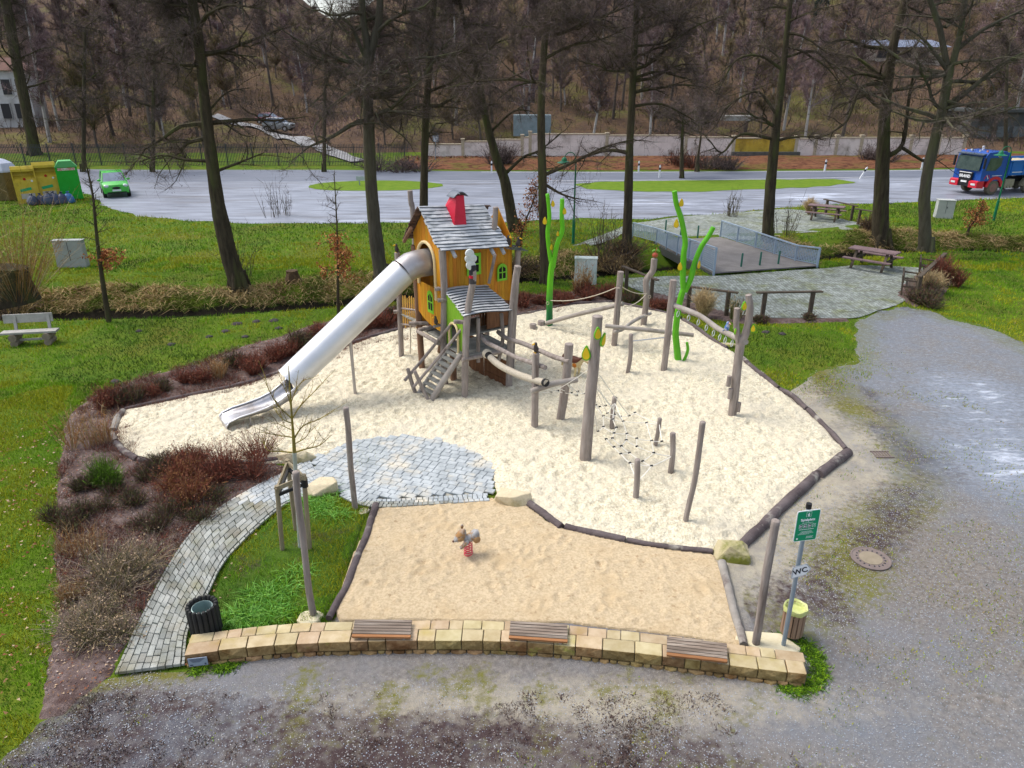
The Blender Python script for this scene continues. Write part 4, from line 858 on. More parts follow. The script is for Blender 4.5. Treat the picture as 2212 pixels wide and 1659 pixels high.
# toy cow
cm = mat('cow_cream', (.62, .50, .26), (.68, .57, .33), 5, .5); cb_ = mat('cow_brown', (.10, .03, .015), rough=.5); co = mat('cow_orange', (.50, .16, .02), rough=.5)
cg = G(1241, 817); C = thing('toy_cow', 'small cream cow figure with brown back standing behind the crossbeam post', 'play figure', cg, radians(-48)); C.scale = (.78,)*3
b = MB(); sec = [(-.62, .70, .11, .15), (-.5, .68, .17, .2), (-.2, .66, .19, .22), (.1, .67, .18, .22), (.22, .70, .15, .19), (.32, .80, .10, .14), (.42, .92, .10, .12), (.50, .95, .10, .11), (.60, .90, .07, .08), (.68, .86, .06, .06), (.70, .86, .03, .03)]
b.loft([[(x, cos(a)*ry, z+sin(a)*rz_) for a in strand(14)] for x, z, ry, rz_ in sec])
for lx, ly in ((-.48, -.11), (-.48, .11), (.12, -.11), (.12, .11)): b.tube([(lx, ly, .62), (lx+.02, ly, .38), (lx-.01, ly, .2), (lx, ly, 0)], [.075, .05, .036, .045], 8)
b.build('body', cm, C, True, True)
MB().loft([[(x, cos(a)*ry*1.04, z+.012+sin(a)*rz_*1.03) for a in [pi*(.04+.92*k/12) for k in range(13)]] for x, z, ry, rz_ in ((-.6, .70, .12, .15), (-.5, .68, .17, .2), (-.2, .66, .19, .22), (.1, .67, .18, .22), (.22, .71, .15, .19), (.32, .81, .105, .145), (.42, .925, .105, .125), (.47, .945, .1, .115))], close=False).build('back_patch', cb_, C, True, True)
for s_ in (-1, 1):
    MB().ball((.12, s_*.165, .62), (.11, .03, .09), 10, 6).build('side_patch', co, C, True, True)
    MB().ball((.43, s_*.14, .98), (.025, .07, .03), 8, 5).build('ear', cb_, C, True, True)
    MB().tube([(.45, s_*.05, 1.04), (.47, s_*.08, 1.12)], [.018, .006], 6).build('horn', cm, C, True)
    MB().ball((.55, s_*.075, .96), .016, 8, 5).build('eye', knot, C, True, True)
MB().ball((.69, 0, .85), (.045, .065, .05), 10, 6).build('muzzle', mat('muzzle', (.32, .16, .08), rough=.5), C, True, True)
MB().tube([(-.62, 0, .78), (-.70, 0, .6), (-.69, 0, .35)], [.02, .015, .035], 6).build('tail', cm, C, True)
for lx, ly in ((-.48, -.11), (-.48, .11), (.12, -.11), (.12, .11)): MB().tube([(lx, ly, .06), (lx, ly, 0)], .048, 8).build('hoof', knot, C, True)
# spring rider
sp = G(1012, 1205); SR = thing('spring_rider', 'squirrel shaped grey brown spring rider on a pink red coil in the tan sandpit', 'spring rider', sp, radians(200)); SR.scale = (.62, .66, .80)
MB().tube([(cos(t)*.125, sin(t)*.125, .05+t/(2*pi)*.068) for t in np.linspace(0, 2*pi*6.3, 150)], .0135, 7).build('spring', mat('spring_red', (.62, .02, .075), rough=.35, spec=.5), SR, True, True)
MB().tube([(0, 0, -.02), (0, 0, .045)], .155, 20).build('base_plate', mat('base_steel', (.22, .24, .25), rough=.6, metal=.4), SR, True, True)
rw = mat('rider_wood', (.24, .235, .23), (.40, .40, .40), 6, .65, .4, 12, c3=(.30, .16, .055), c3scale=3.5, c3amt=(.46, .58), spec=.3)
rt = mat('rider_tan', (.36, .19, .06), (.30, .20, .11), 6, .6)
b = MB(); b.loft([[(x, cos(a)*ry, z+sin(a)*rz_) for a in strand(14)] for x, z, ry, rz_ in ((-.36, .60, .05, .06), (-.33, .62, .13, .12), (-.22, .62, .17, .14), (-.08, .58, .14, .10), (.04, .57, .12, .09), (.14, .62, .12, .11), (.20, .64, .05, .05))]); b.build('body', rw, SR, True, True)
b = MB(); b.loft([[(x, cos(a)*ry, z+sin(a)*rz_) for a in strand(14)] for x, z, ry, rz_ in ((.06, .72, .06, .05), (.12, .72, .13, .12), (.22, .70, .145, .13), (.32, .65, .12, .10), (.40, .60, .08, .07), (.45, .57, .04, .035))]); H_ = b.build('head', rw, SR, True, True)
for s_ in (-1, 1):
    MB().ball((.14, s_*.12, .85), (.05, .035, .06), 10, 6).build('ear', rw, H_, True, True)
    MB().ball((.31, s_*.115, .69), .018, 8, 6).build('eye', knot, H_, True, True)
    MB().ball((.26, s_*.125, .64), (.10, .035, .06), 10, 6).build('cheek', rt, H_, True, True)
    MB().tube([(.04, s_*.14, .56), (.18, s_*.19, .50), (.30, s_*.17, .43)], [.06, .055, .045], 8).build('arm', rw, SR, True, True)
    MB().ball((-.24, s_*.15, .55), (.12, .05, .09), 10, 6).build('haunch', rt, SR, True, True)
MB().ball((.46, 0, .56), (.035, .04, .03), 8, 5).build('nose', cb_, H_, True, True)
MB().tube([(0, 0, .46), (0, 0, .54)], .09, 14).build('mount', mat('mount_red', (.4, .01, .04), rough=.4), SR, True, True)
# ---------------------------------------------------------------- the play house
HC = Vector((-1.97, 19.57, 0)); HU = Vector((.565, -.825, 0)).normalized(); HV = Vector((.825, .565, 0)).normalized()
def W(s, t, z=0.): return HC+HV*s-HU*t+Vector((0, 0, z))
HOUSE = thing('play_house', 'orange wooden play tower with grey shingle roof, red chimney and stairs', 'play house', W(1, .5))
pl_y = mat('orange_plank', (.46, .19, .010), (.58, .27, .016), 2.2, .55, .3, 8, stretch=(7, 7, .7), rnd=.16, hues=.012, c3=(.34, .11, .008), c3scale=1.5, c3amt=(.5, .8), bdist=.004, spec=.3)
pl_g = mat('green_plank', (.15, .34, .015), (.21, .42, .03), 2.2, .6, .3, 8, stretch=(7, 7, .7), rnd=.08, c3=(.28, .38, .03), c3scale=1.2, c3amt=(.52, .8), bdist=.004)
pl_b = mat('brown_plank', (.13, .055, .025), (.24, .11, .05), 2.2, .7, .4, 8, stretch=(5, 5, .7), rnd=.25, bdist=.006)
pl_f = mat('yellow_picket', (.50, .26, .05), (.62, .36, .08), 2.2, .6, .3, 8, stretch=(5, 5, .7), rnd=.12)
deck_m = mat('deck_board', (.20, .20, .18), (.32, .32, .29), 3, .8, .4, 12, rnd=.12)
shing = mat('grey_shingle', (.36, .38, .39), (.56, .57, .58), 4, .7, .5, 16, bdist=.01, rnd=.1, c3=(.15, .16, .16), c3scale=3.2, c3amt=(.56, .72), spec=.3)
shing_b = mat('brown_shingle', (.08, .05, .04), (.15, .10, .08), 4, .85, .5, 16, rnd=.25)
win_g = mat('window_green', (.16, .46, .02), (.20, .52, .03), 3, .5); cream = mat('cream_arch', (.62, .48, .24), (.70, .57, .33), 4, .5); dark = mat('dark_inside', (.012, .011, .01), rough=.9)
def wall_plank(name, pA, pB, z0a, z0b, z1a, z1b, m, th=.03, parent=HOUSE, proud=0.):
    """upright board between two plan points, outward normal to the left of A->B"""
    d = (pB-pA).normalized(); n = Vector((d.y, -d.x, 0))*th; q = Vector((d.y, -d.x, 0))*proud; g = d*.003
    pts = [(pA+g+q).xy.to_3d()+Vector((0, 0, z0a)), (pB-g+q).xy.to_3d()+Vector((0, 0, z0b)), (pB-g+q).xy.to_3d()+Vector((0, 0, z1b)), (pA+g+q).xy.to_3d()+Vector((0, 0, z1a))]
    return MB().prism(pts, n).build(name, m, parent)
random.seed(9)
rid = lambda s: 5.19-.07*(s+.2); rf = lambda s, t: (rid(s)-(.73-t)*1.13+.10*max(0, .3-t)*1.2) if t < .73 else rid(s)-(t-.73)*1.03
# gable wall with the slide opening (faces the slide)
N = 12; tw = 1.5/N; ac, ar, az, ab = .73, .47, 3.68, 2.95
def archz(t): return az+sqrt(max(0, ar*ar-(t-ac)**2)) if abs(t-ac) < ar else None
for i in range(N):
    t0, t1 = -.02+i*tw, -.02+(i+1)*tw; tm = (t0+t1)/2; zb = lambda t: 1.72+.25*(t/1.46)**2+.16*max(0, (t-1.0))
    top = lambda t: rf(0, t)-.07
    j = random.uniform(0, .006)
    if abs(tm-ac) < ar:
        wall_plank('plank', W(0, t0), W(0, t1), zb(t0), zb(t1), ab, ab, pl_y, proud=-.03-j)
        a0 = archz(min(max(t0, ac-ar+.001), ac+ar-.001)); a1 = archz(min(max(t1, ac-ar+.001), ac+ar-.001))
        wall_plank('plank', W(0, t0), W(0, t1), a0, a1, top(t0), top(t1), pl_y, proud=-.03-j)
    else: wall_plank('plank', W(0, t0), W(0, t1), zb(t0), zb(t1), top(t0), top(t1), pl_y, proud=-.03-j)
b = MB(); ring = []
for k in range(25):
    a = -.0+pi*k/24; ring.append((ac+cos(a)*(ar+.03), az+sin(a)*(ar+.03)))
ring = [(ac+ar+.03, 2.9), (ac+ar+.03, 3.3)]+ring+[(ac-ar-.03, 3.3), (ac-ar-.03, 2.62)]
b.tube([W(-.05, t, z) for t, z in ring], .048, 8); b.build('arch_trim', cream, HOUSE, smooth=True)
# front wall (above the porch), end wall, back wall
N = 19; sw_ = 2.36/N
for i in range(N):
    s0 = .03+i*sw_; s1 = s0+sw_; f = lambda s: 2.78-.22*s; top = lambda s: rf(s, 0)-.06 if s < 2.1 else rf(2.1, 0)-.12
    wall_plank('plank', W(s1, 0), W(s0, 0), f(s1), f(s0), top(s1), top(s0), pl_y, proud=.02+random.uniform(0, .006))
for i in range(10):
    t0 = i*.146; t1 = t0+.146; wall_plank('plank', W(2.4, t1), W(2.4, t0), 1.5, 1.5, rf(2.1, t1)-.1, rf(2.1, t0)-.1, pl_y, proud=.01)
for i in range(12):
    s0 = i*.2; s1 = s0+.2; wall_plank('plank', W(s0, 1.46), W(s1, 1.46), 1.5, 1.5, rf(s0, 1.46)-.08, rf(s1, 1.46)-.08, pl_y, proud=.01)
for i in range(8):
    s0 = 1.52+i*.11; wall_plank('plank', W(s0+.11, .04), W(s0, .04), 1.5, 1.5, 2.55, 2.55, pl_b, proud=.01)
for i in range(9):
    s0 = 1.5+i*.1; wall_plank('picket', W(s0+.07, .42), W(s0, .42), 1.5, 1.5, 2.3, 2.3, pl_b)
# windows
def window(ctr, ax, nrm, w, h, arched=True, lean=0.):
    ctr = Vector(ctr); up = Vector((0, 0, 1)); wl = []
    if arched:
        for k in range(13): a = pi*k/12; wl.append((cos(a)*w/2, h/2-w/2+sin(a)*w/2*1.05))
        wl = [(w/2, -h/2)]+wl+[(-w/2, -h/2)]
    else: wl = [(w/2, -h/2), (w/2, h/2), (-w/2, h/2), (-w/2, -h/2)]
    b = MB(); b.prism([ctr+ax*x+up*z+nrm*.012 for x, z in wl], nrm*.03); o = b.build('window', win_g, HOUSE)
    for sx, sz in ((-1, -1), (1, -1), (-1, 1), (1, 1)):
        q = []; x0, x1 = sorted((sx*w*.05, sx*w*.33)); z0, z1 = (-h*.36, -h*.03) if sz < 0 else (h*.04, h*.36)
        for x, z in ((x0, z0), (x1, z0), (x1, z1 if not (sz > 0 and arched and sx > 0) else z1-h*.13), (x0, z1 if not (sz > 0 and arched and sx < 0) else z1-h*.13)): q.append(ctr+ax*x+up*z+nrm*.043)
        MB().prism(q, nrm*.003).build('pane', dark, o)
    return o
window(W(0, .62, 2.47), -HU, -HV, .36, .66)
window(W(2.02, 0, 3.18), HV, HU, .34, .50); window(W(1.06, 0, 3.55), HV, HU, .46, .62, False)
# posts of the tower
def hpost(pts, w, m=wood, name='post', knob=.07): return postmesh(pts, w, knob).build(name, m, HOUSE, smooth=True)
hpost([W(-.02, 1.5, 3.95), W(0, 1.48, 2.), W(0.02, 1.47, -.1)], .19, brn_post)
hpost([P(955, 540, 19.5), P(960, 640, 19.5), W(-.03, -.03, 1.), W(0, 0, -.1)], .20)
hpost([P(857.7, 546, 21.87), P(861, 620, 21.87), P(865, 700, 21.87), G(867, 776)-Vector((0, 0, .1))], .17)
dp = [P(1021, 575, 18.6), P(1021, 612, 18.6), P(1014, 650, 18.65), P(1008, 700, 18.65), P(1005, 780, 18.65), G(1003.6, 865)-Vector((0, 0, .1))]
hpost(dp, .19); MB().tube([dp[0]+Vector((0, 0, .05)), dp[0]+Vector((0, 0, .03)), P(1021, 594, 18.6)], [.07, .098, .098], 14).build('chimney_cap', mat('soot_black', (.025, .025, .03), rough=.7), HOUSE, smooth=True)
MB().tube([P(1021, 594, 18.6), P(1021, 600, 18.6)], .100, 14).build('red_band', mat('band_red', (.45, .01, .03)), HOUSE, smooth=True); MB().tube([P(1021, 600, 18.6), P(1021, 612, 18.6)], .099, 14).build('chimney_cap', mat('soot_grey', (.05, .045, .045), rough=.7), HOUSE, smooth=True)
smk = mat('smoke_white', (.50, .54, .52), (.62, .66, .64), 5, .6)
for x, y, r in ((1014.5, 547.5, 9.5), (1013, 559, 9), (1021.5, 558, 8.5), (1017, 573, 10.5)):
    p = P(x, y, 18.66-.01*r); rr = wid(r, p); R = Matrix.Rotation(.3, 3, 'Z'); b = MB(); b.loft([[tuple(p+R @ Vector((cos(a)*rr*k, yy, sin(a)*rr*k))) for a in strand(20)] for yy, k in ((.035, .93), (.03, 1), (-.03, 1), (-.038, .93), (-.04, .7), (-.048, .66))]); b.build('smoke_disc', smk, HOUSE, smooth=True)
hpost([P(1118.5, 575, 19.3), P(1112, 620, 19.35), P(1105, 690, 19.4), P(1101, 770, 19.4), G(1099, 843)-Vector((0, 0, .1))], .19)
hpost([P(1119, 540, 20.9), P(1116, 600, 20.9), P(1110, 690, 20.9), W(2.35, 0, -.1)], .17)
hpost([P(1070.8, 448, 20.75), P(1069, 480, 20.75), P(1064.5, 512, 20.75), W(1.78, .12, 3.9)], .155)
hpost([P(885.5, 412, 21.25), P(888, 440, 21.25), P(893, 480, 21.25), W(.08, 1.62, -.1)], .15)
hpost([W(.9, 1.4, 1.9), W(.75, 1.5, .9), G(948, 759)-Vector((0, 0, .1))], .15, brn_post); hpost([W(2.4, 1.46, 4.2), W(2.4, 1.46, -.1)], .17)
hpost([P(1069, 550, 20.1), P(1063, 580, 20.1), P(1056, 612, 20.1)], .09)
hpost([P(1033, 688, 18.95), P(1033, 782, 18.95)], .11); hpost([P(1083, 678, 19.5), P(1086, 732, 19.5), P(1077, 778, 19.4)], .11)
hpost([W(.35, .1, 1.4), W(.35, .1, -.1)], .2, brn_post)
for a_, c_ in ((W(-.3, 1.55, 1.62), W(.2, 1.25, 1.62)), (W(-.18, 2.85, 1.62), W(.12, 2.7, 1.62)), (W(-.22, 1.1, 1.52), W(1.2, 1.1, 1.52)), (W(-.16, .08, 3.0), W(.1, -.02, 3.0)), (W(-.18, -.1, 2.72), W(.12, -.2, 2.72)), (W(-.2, -1.0, 2.35), W(.1, -1.1, 2.3)), (W(-.1, -1.2, 1.28), W(1.6, -1.2, 1.24)), (W(1.5, -1.3, 1.26), W(1.5, .4, 1.26)), (W(-.2, 1.2, 1.45), W(-.2, -.1, 1.45))):
    MB().tube([a_, c_], .06, 10).build('brace_log', wood, HOUSE, smooth=True)
for s, t in ((.3, -.32), (1.55, -.32), (1.9, -.32), (-.22, 1.72)): MB().tube([W(s, t, rf(s, t)-.13), W(s, t+.5*(1 if t < 0 else -1), rf(s, t+.5)-.17 if t < 0 else rf(s, t-.5)-.17)], .055, 8).build('rafter_end', wood_t if t < 0 else brn_post, HOUSE, smooth=True)
# roof shingles: long split boards row by row
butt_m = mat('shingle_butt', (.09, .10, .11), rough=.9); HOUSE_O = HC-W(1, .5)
def shingle_row(s0, s1, ta, tb, lift, m, name='shingle', seed=0, fn=rf, seg=14):
    b = MB(); rings = []
    for i in range(seg+1):
        s = s0+(s1-s0)*i/seg; wv = .022*mnoise.noise(Vector((s*1.3, seed*3.1, 0)))+.012*mnoise.noise(Vector((s*5, seed*1.7, 2))); t_lo = ta+wv*2; za = fn(s, ta)+lift+.02; zb = fn(s, tb)+lift-.02
        z2 = .01*mnoise.noise(Vector((s*2, seed, 5)))
        rings.append([tuple(W(s, t_lo, za+z2)), tuple(W(s, t_lo, za+.026+z2)), tuple(W(s, tb, zb+.022)), tuple(W(s, tb, zb))])
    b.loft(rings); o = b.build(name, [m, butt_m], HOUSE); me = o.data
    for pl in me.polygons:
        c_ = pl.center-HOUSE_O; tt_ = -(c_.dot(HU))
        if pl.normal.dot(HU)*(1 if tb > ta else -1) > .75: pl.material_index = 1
    return o
rows = 14
for k in range(rows):
    ta = -.30+k*(1.03/rows); tb = ta+1.03/rows+.06; cut = max(0, .09-.05*k)
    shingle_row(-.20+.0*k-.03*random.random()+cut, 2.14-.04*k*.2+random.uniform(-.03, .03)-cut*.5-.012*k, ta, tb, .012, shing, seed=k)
for k in range(12):
    ta = 1.82-k*(1.09/12); s = -.22-.02*random.random()
    while s < 2.1:
        w = random.uniform(.16, .26) if k or True else 2; shingle_row(s, min(s+w-.008, 2.14), ta, ta-1.09/12-.05, .012, shing_b, seed=k+30, seg=1); s += w
for k in range(5):                                       # small lower roof at the far end where two birds sit
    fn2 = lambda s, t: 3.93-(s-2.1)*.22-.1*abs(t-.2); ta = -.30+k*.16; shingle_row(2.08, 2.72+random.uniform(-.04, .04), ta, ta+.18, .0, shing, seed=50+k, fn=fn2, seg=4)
# chimney
red = mat('chimney_red', (.50, .008, .03), (.58, .012, .045), 3, .5, .2, 20, spec=.4)
cz = lambda s, t: rf(s, t)-.05
b = MB(); base = [(.60, .24), (1.02, .24), (1.02, .74), (.60, .74)]; topc = [(.78, .36), (1.02, .36), (1.02, .66), (.78, .66)]
b.loft([[tuple(W(s, t, cz(s, t))) for s, t in base], [tuple(W(s, t, 5.42)) for s, t in topc]]); CH = b.build('chimney', red, HOUSE)
b = MB(); rr_ = []
for i, t in enumerate((.30, .72)):
    rr_.append([tuple(W(.67+k*.46/10, t, 5.38+.13*sin(pi*k/10)+o)) for k in range(11) for o in (0,)]+[tuple(W(.67+k*.46/10, t, 5.395+.14*sin(pi*k/10))) for k in range(10, -1, -1)])
b.loft(rr_); b.build('chimney_hood', mat('hood_grey', (.09, .115, .15), (.14, .16, .19), 5, .5, spec=.5), CH, smooth=True)
# porch roof
fnp = lambda s, t: 2.97-(-t-.03)*.34-.05*s+.03*sin(s*3)
for k in range(11):
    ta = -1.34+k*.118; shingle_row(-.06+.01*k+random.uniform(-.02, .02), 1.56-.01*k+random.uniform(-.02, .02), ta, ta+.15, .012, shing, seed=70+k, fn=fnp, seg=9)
# green porch wall with arch
pc, prd, pz = -.62, .24, 1.92
for i in range(9):
    t0 = -1.08+i*.118; t1 = t0+.118; tm = (t0+t1)/2; tp = lambda t: fnp(0, t)-.03
    if abs(tm-pc) < prd:
        f = lambda t: pz+sqrt(max(0, prd**2-(t-pc)**2)) if abs(t-pc) < prd else pz
        wall_plank('plank', W(.04, t0), W(.04, t1), f(t0), f(t1), tp(t0), tp(t1), pl_g)
    else: wall_plank('plank', W(.04, t0), W(.04, t1), 1.42, 1.42, tp(t0), tp(t1), pl_g)
b = MB(); b.tube([W(-.01, pc+cos(a)*prd, pz+sin(a)*prd) if a is not None else None for a in [pi*k/12 for k in range(13)]], .035, 8); b.tube([W(-.01, pc+prd, pz), W(-.01, pc+prd, 1.42)], .035, 8); b.tube([W(-.01, pc-prd, pz), W(-.01, pc-prd, 1.35)], .035, 8); b.build('arch_trim', cream, HOUSE, smooth=True)
# decks
for i in range(11):
    t0 = -1.18+i*.115; b = MB(); b.bar(W(-.02, t0+.055, 1.36), W(1.55, t0+.055, 1.30), .105, .04); b.build('deck_board', deck_m, HOUSE)
for i in range(10): b = MB(); b.bar(W(.02, .14+i*.135, 1.42), W(2.38, .14+i*.135, 1.42), .125, .04); b.build('deck_board', deck_m, HOUSE)
# side platform with pickets between the two left posts
for i in range(5): MB().bar(W(.0, 1.6+i*.25, 1.55), W(.8, 1.6+i*.25, 1.55), .22, .04).build('deck_board', deck_m, HOUSE)
for i in range(9):
    x = 870+i*4.7; p0 = P(x+1.5, 706+random.uniform(-3, 3), 21.75-i*.08); p1 = P(x, 641+random.uniform(-3, 4), 21.75-i*.08); w = wid(3.3, p0)
    b = MB(); b.loft([[(q.x-w*k/2, q.y, q.z), (q.x+w*k/2, q.y-.02, q.z), (q.x+w*k/2, q.y+.02, q.z), (q.x-w*k/2, q.y+.04, q.z)] for q, k in ((p0, .9), (p0.lerp(p1, .4), 1.1), (p0.lerp(p1, .7), .9), (p0.lerp(p1, .95), 1.), (p1, .4))]); b.build('picket', pl_f, HOUSE)
for zz in (1.75, 2.3): MB().tube([P(868, 700-(zz-1.75)*62, 21.8), P(907, 705-(zz-1.75)*62, 21.1)], .03, 8).build('rail', wood, HOUSE)
MB().tube([P(886.5, 700, 21.4), P(887, 764, 21.4)], .02, 6).build('bell_rope', rope_m, HOUSE)
pk = mat('pink_roof', (.45, .06, .10), rough=.6)
shingle_row(.0, .5, 2.2, 2.7, 0, pk, 'roof_board', 3, lambda s, t: 2.75+.3*(2.7-t)+.2*s, 3)
# under the porch: boards
a_, b_ = G(1013, 800), G(1044, 817)
for i in range(6): p = a_.lerp(b_, i/6); q = a_.lerp(b_, (i+1)/6); wall_plank('plank', q, p, 0, 0, 1.2, 1.2, pl_b, proud=.0)
a_, b_ = G(1046, 819), G(1097, 843)
for i in range(3): wall_plank('plank', b_, a_, .02+i*.29, .02+i*.29, .30+i*.29, .30+i*.29, pl_b, th=.05, proud=.0)
# stairs
sl0, sl1 = G(899, 856), G(928, 872); tl0, tl1 = W(-.02, -.32, 1.33), W(-.02, -.98, 1.33)
ex0 = (tl0-sl0); ex1 = (tl1-sl1)
MB().tube([sl0-ex0*.03, tl0+ex0*.02], .055, 10).build('stringer', wood_h, HOUSE, smooth=True); MB().tube([sl1-ex1*.03-Vector((0, 0, 0)), sl1.lerp(tl1, .5)+Vector((0, 0, .03)), tl1+ex1*.02], [.085, .09, .08], 12).build('stringer', wood_h, HOUSE, smooth=True)
for i in range(9):
    f = (i+.6)/9.2; a_ = sl0.lerp(tl0, f)+Vector((0, 0, .03)); b_ = sl1.lerp(tl1, f)+Vector((0, 0, .03)); MB().bar(a_, b_, .155, .035).build('tread', deck_m, HOUSE)
    MB().bar(a_+HV*.07-Vector((0, 0, .07)), b_+HV*.07-Vector((0, 0, .07)), .02, .07).build('riser', deck_m, HOUSE)
ra = [P(975, 700, 19.2), P(925, 762, sl0.y+.45), P(874, 822, sl0.y-.1)]; rb_ = [P(997, 711, 18.85), P(945, 775, sl1.y+.35), P(893, 836, sl1.y+.1)]
hpost(ra, .09, wood, 'handrail'); hpost(rb_, .08, wood, 'handrail')
hpost([P(881, 797, sl0.y), P(889, 825, sl0.y), P(898, 851, sl0.y)], .11, wood, 'rail_post'); hpost([P(896, 802, sl1.y), P(912, 838, sl1.y), P(931, 877, sl1.y-.05)], .10, wood, 'rail_post')
# porch rails that run to the pair of posts, and the wrapped rope tube
Y1_, Y2_ = G(1154.5, 931).y, G(1208, 914).y
def rail(K, w, ya, yb, m=wood): n = len(K); return hpost([P(x, y, ya+(yb-ya)*i/(n-1)) for i, (x, y) in enumerate(K)], w, m, 'rail')
rail([(1076, 717), (1095, 731), (1130, 742), (1165, 757), (1195, 770), (1230, 781)], .13, 19.7, Y2_-.15); rail([(1038, 724), (1052, 740), (1080, 754), (1115, 772), (1150, 784), (1178, 794)], .12, 19.1, Y1_-.15)
rp = [P(x, y, 18.6+(Y1_-.4-18.6)*i/4) for i, (x, y) in enumerate([(1052, 764), (1075, 786), (1108, 804), (1145, 818), (1180, 827)])]; q = gnarl(rp, 26)
rp_rs = [.082+.012*(i % 2) for i in range(len(q))]; MB().tube(q, rp_rs, 12).build('rope_tube', mat('wrapped_rope', (.42, .37, .29), (.52, .47, .38), 20, .9), HOUSE)
for c_, d_ in ((q[3], q[9]), (q[-4], q[-1])): MB().tube([c_, d_], .10, 12).build('end_sleeve', knot, HOUSE, smooth=True)
MB().ball(q[0], (.14, .1, .14), 10, 7).build('rope_flange', rope_m, HOUSE, smooth=True)
# slide
slm = mat('slide_steel', (.62, .63, .65), (.70, .71, .73), 2, .50, .15, 2, metal=.85, spec=.5, bdist=.01); slm2 = mat('slide_steel_dull', (.40, .38, .38), (.50, .48, .48), 3, .42, metal=.8); slm3 = mat('slide_chute_worn', (.50, .50, .52), (.36, .33, .31), 2.2, .38, metal=.75, contrast=.08)
SL = thing('tube_slide', 'long stainless steel tube slide running from the play house down into the sand', 'slide', W(-4.6, .73))
R_ = .385; axp = [W(.12, .76, 3.60), W(-.28, .75, 3.60), W(-.55, .74, 3.57), W(-.80, .73, 3.44)]; ea = W(-.80, .73, 3.44); eb = W(-4.28, .80, .96)
MB().tube(axp, R_*1.0, 32, cap=False).build('tube_elbow', slm2, SL, smooth=True)
b = MB(); n_ = 5
b.tube([ea.lerp(eb, i/n_) for i in range(n_+1)], R_*1.012, 40, cap=False); b.tube([ea.lerp(eb, i/n_) for i in range(n_, -1, -1)], R_*.985, 40, cap=False); b.build('tube', slm, SL, smooth=True)
d_ = (eb-ea).normalized()
MB().tube([eb-d_*.03, eb+d_*.005], R_*1.045, 40, cap=False).build('tube_rim', slm, SL, smooth=True); 
MB().tube([ea-d_*.01, ea+d_*.02], R_*1.03, 40, cap=False).build('tube_seam', slm2, SL, smooth=True)
# seams along the tube
for f in (.35, .70):
    MB().tube([ea.lerp(eb, f)-d_*.004, ea.lerp(eb, f)+d_*.004], R_*1.016, 40, cap=False).build('tube_seam', slm, SL, smooth=True)
# chute: U-section
prof = [(-4.15, .66), (-4.4, .50), (-4.7, .385), (-5.05, .33), (-5.4, .315), (-5.75, .30), (-6.02, .285), (-6.10, .24), (-6.12, .03)]
Cw = .36
def usec(s, z, hs): 
    q = []
    tt = .80+(-4.15-s)*.02
    for k in range(11):
        a = -1+2*k/10; x = a*Cw; zz = hs*max(0, abs(a)-.55)**1.5/.302
        q.append((x, zz))
    return [tuple(W(s, tt+x, z+zz)) for x, zz in q]
b = MB(); rings = [usec(s, z, hs) for (s, z), hs in zip(prof, (.30, .27, .22, .17, .13, .11, .05, .0, .0))]
b.loft(rings, close=False, cap=False); CHU = b.build('chute', slm3, SL, smooth=True); CHU.modifiers.new('thick', 'SOLIDIFY').thickness = .012
for k in (0, 10): MB().tube([rings[i][k] for i in range(len(rings)-1)], .02, 8).build('chute_rim', slm, SL, smooth=True)
MB().tube([rings[6][k] for k in range(11)], .014, 8).build('chute_rim', slm, SL, smooth=True)
sp_ = G(768, 857); f = .70; tp = P(762.5, 738, sp_.y)
tp = Vector((sp_.x, sp_.y, tp.z)); MB().tube([sp_-Vector((0, 0, .1)), tp], .045, 12).build('support_pole', slm2, SL, smooth=True); MB().tube([tp, tp+Vector((-.03, .2, .05))], .04, 10).build('bracket', slm2, SL)
q = W(-5.5, .5); MB().tube([q, q+Vector((0, 0, .33))], .02, 8).build('support_pole', slm2, SL)
# birds on the house
bird('carved bird on the left back post of the play house', P(857.7, 545, 21.87)-Vector((0, 0, .01)), .6, .8)
bird('carved bird on a peg under the orange gable wall', W(-.2, .02, 1.98), .3, .75); MB().tube([W(-.28, .02, 1.94), W(.02, .02, 1.94)], .045, 8).build('peg', wood, HOUSE)
bird('left one of the two carved birds on the small end roof of the play house', W(2.22, -.05, 3.93), 2.4, .9); bird('right one of the two carved birds, on the tip of the small end roof', W(2.52, -.12, 3.88), 2.7, .85)
# ---------------------------------------------------------------- bridge
deckm = mat('bridge_deck', (.155, .145, .135), (.225, .21, .20), 1.5, .85, .4, 12, stretch=(1, 1, 1)); bsteel = mat('bridge_steel', (.26, .34, .44), (.33, .41, .50), 5, .45, metal=.2, spec=.5); conc = mat('concrete', (.30, .32, .32), (.44, .46, .44), 1.6, .85, .4, 14, c3=(.22, .24, .18), c3scale=1.1, c3amt=(.5, .7))
nl, nr = G(1541, 596), G(1766, 580); fl, fr_ = G(1410, 526), G(1556, 518)
BR = thing('footbridge', 'footbridge with blue grey mesh railings over the stream', 'bridge', (nl+nr)/2)
nd = (nr-nl).normalized(); ld = (nl-fl)
n2l = fl+(fr_-fl)*.0
for i in range(26):
    a = nl.lerp(fl, i/26); b_ = nr.lerp(fr_, i/26); a2 = nl.lerp(fl, (i+.94)/26); b2 = nr.lerp(fr_, (i+.94)/26)
    m = MB(); m.prism([(q.x, q.y, .10) for q in (a, b_, b2, a2)], (0, 0, .06)); m.build('deck_plank', deckm, BR)
for a, b_ in ((nl, fl), (nr, fr_)):
    MB().bar(a+Vector((0, 0, -.1)), b_+Vector((0, 0, -.1)), .18, .36).build('girder', mat('girder', (.05, .055, .05)), BR)
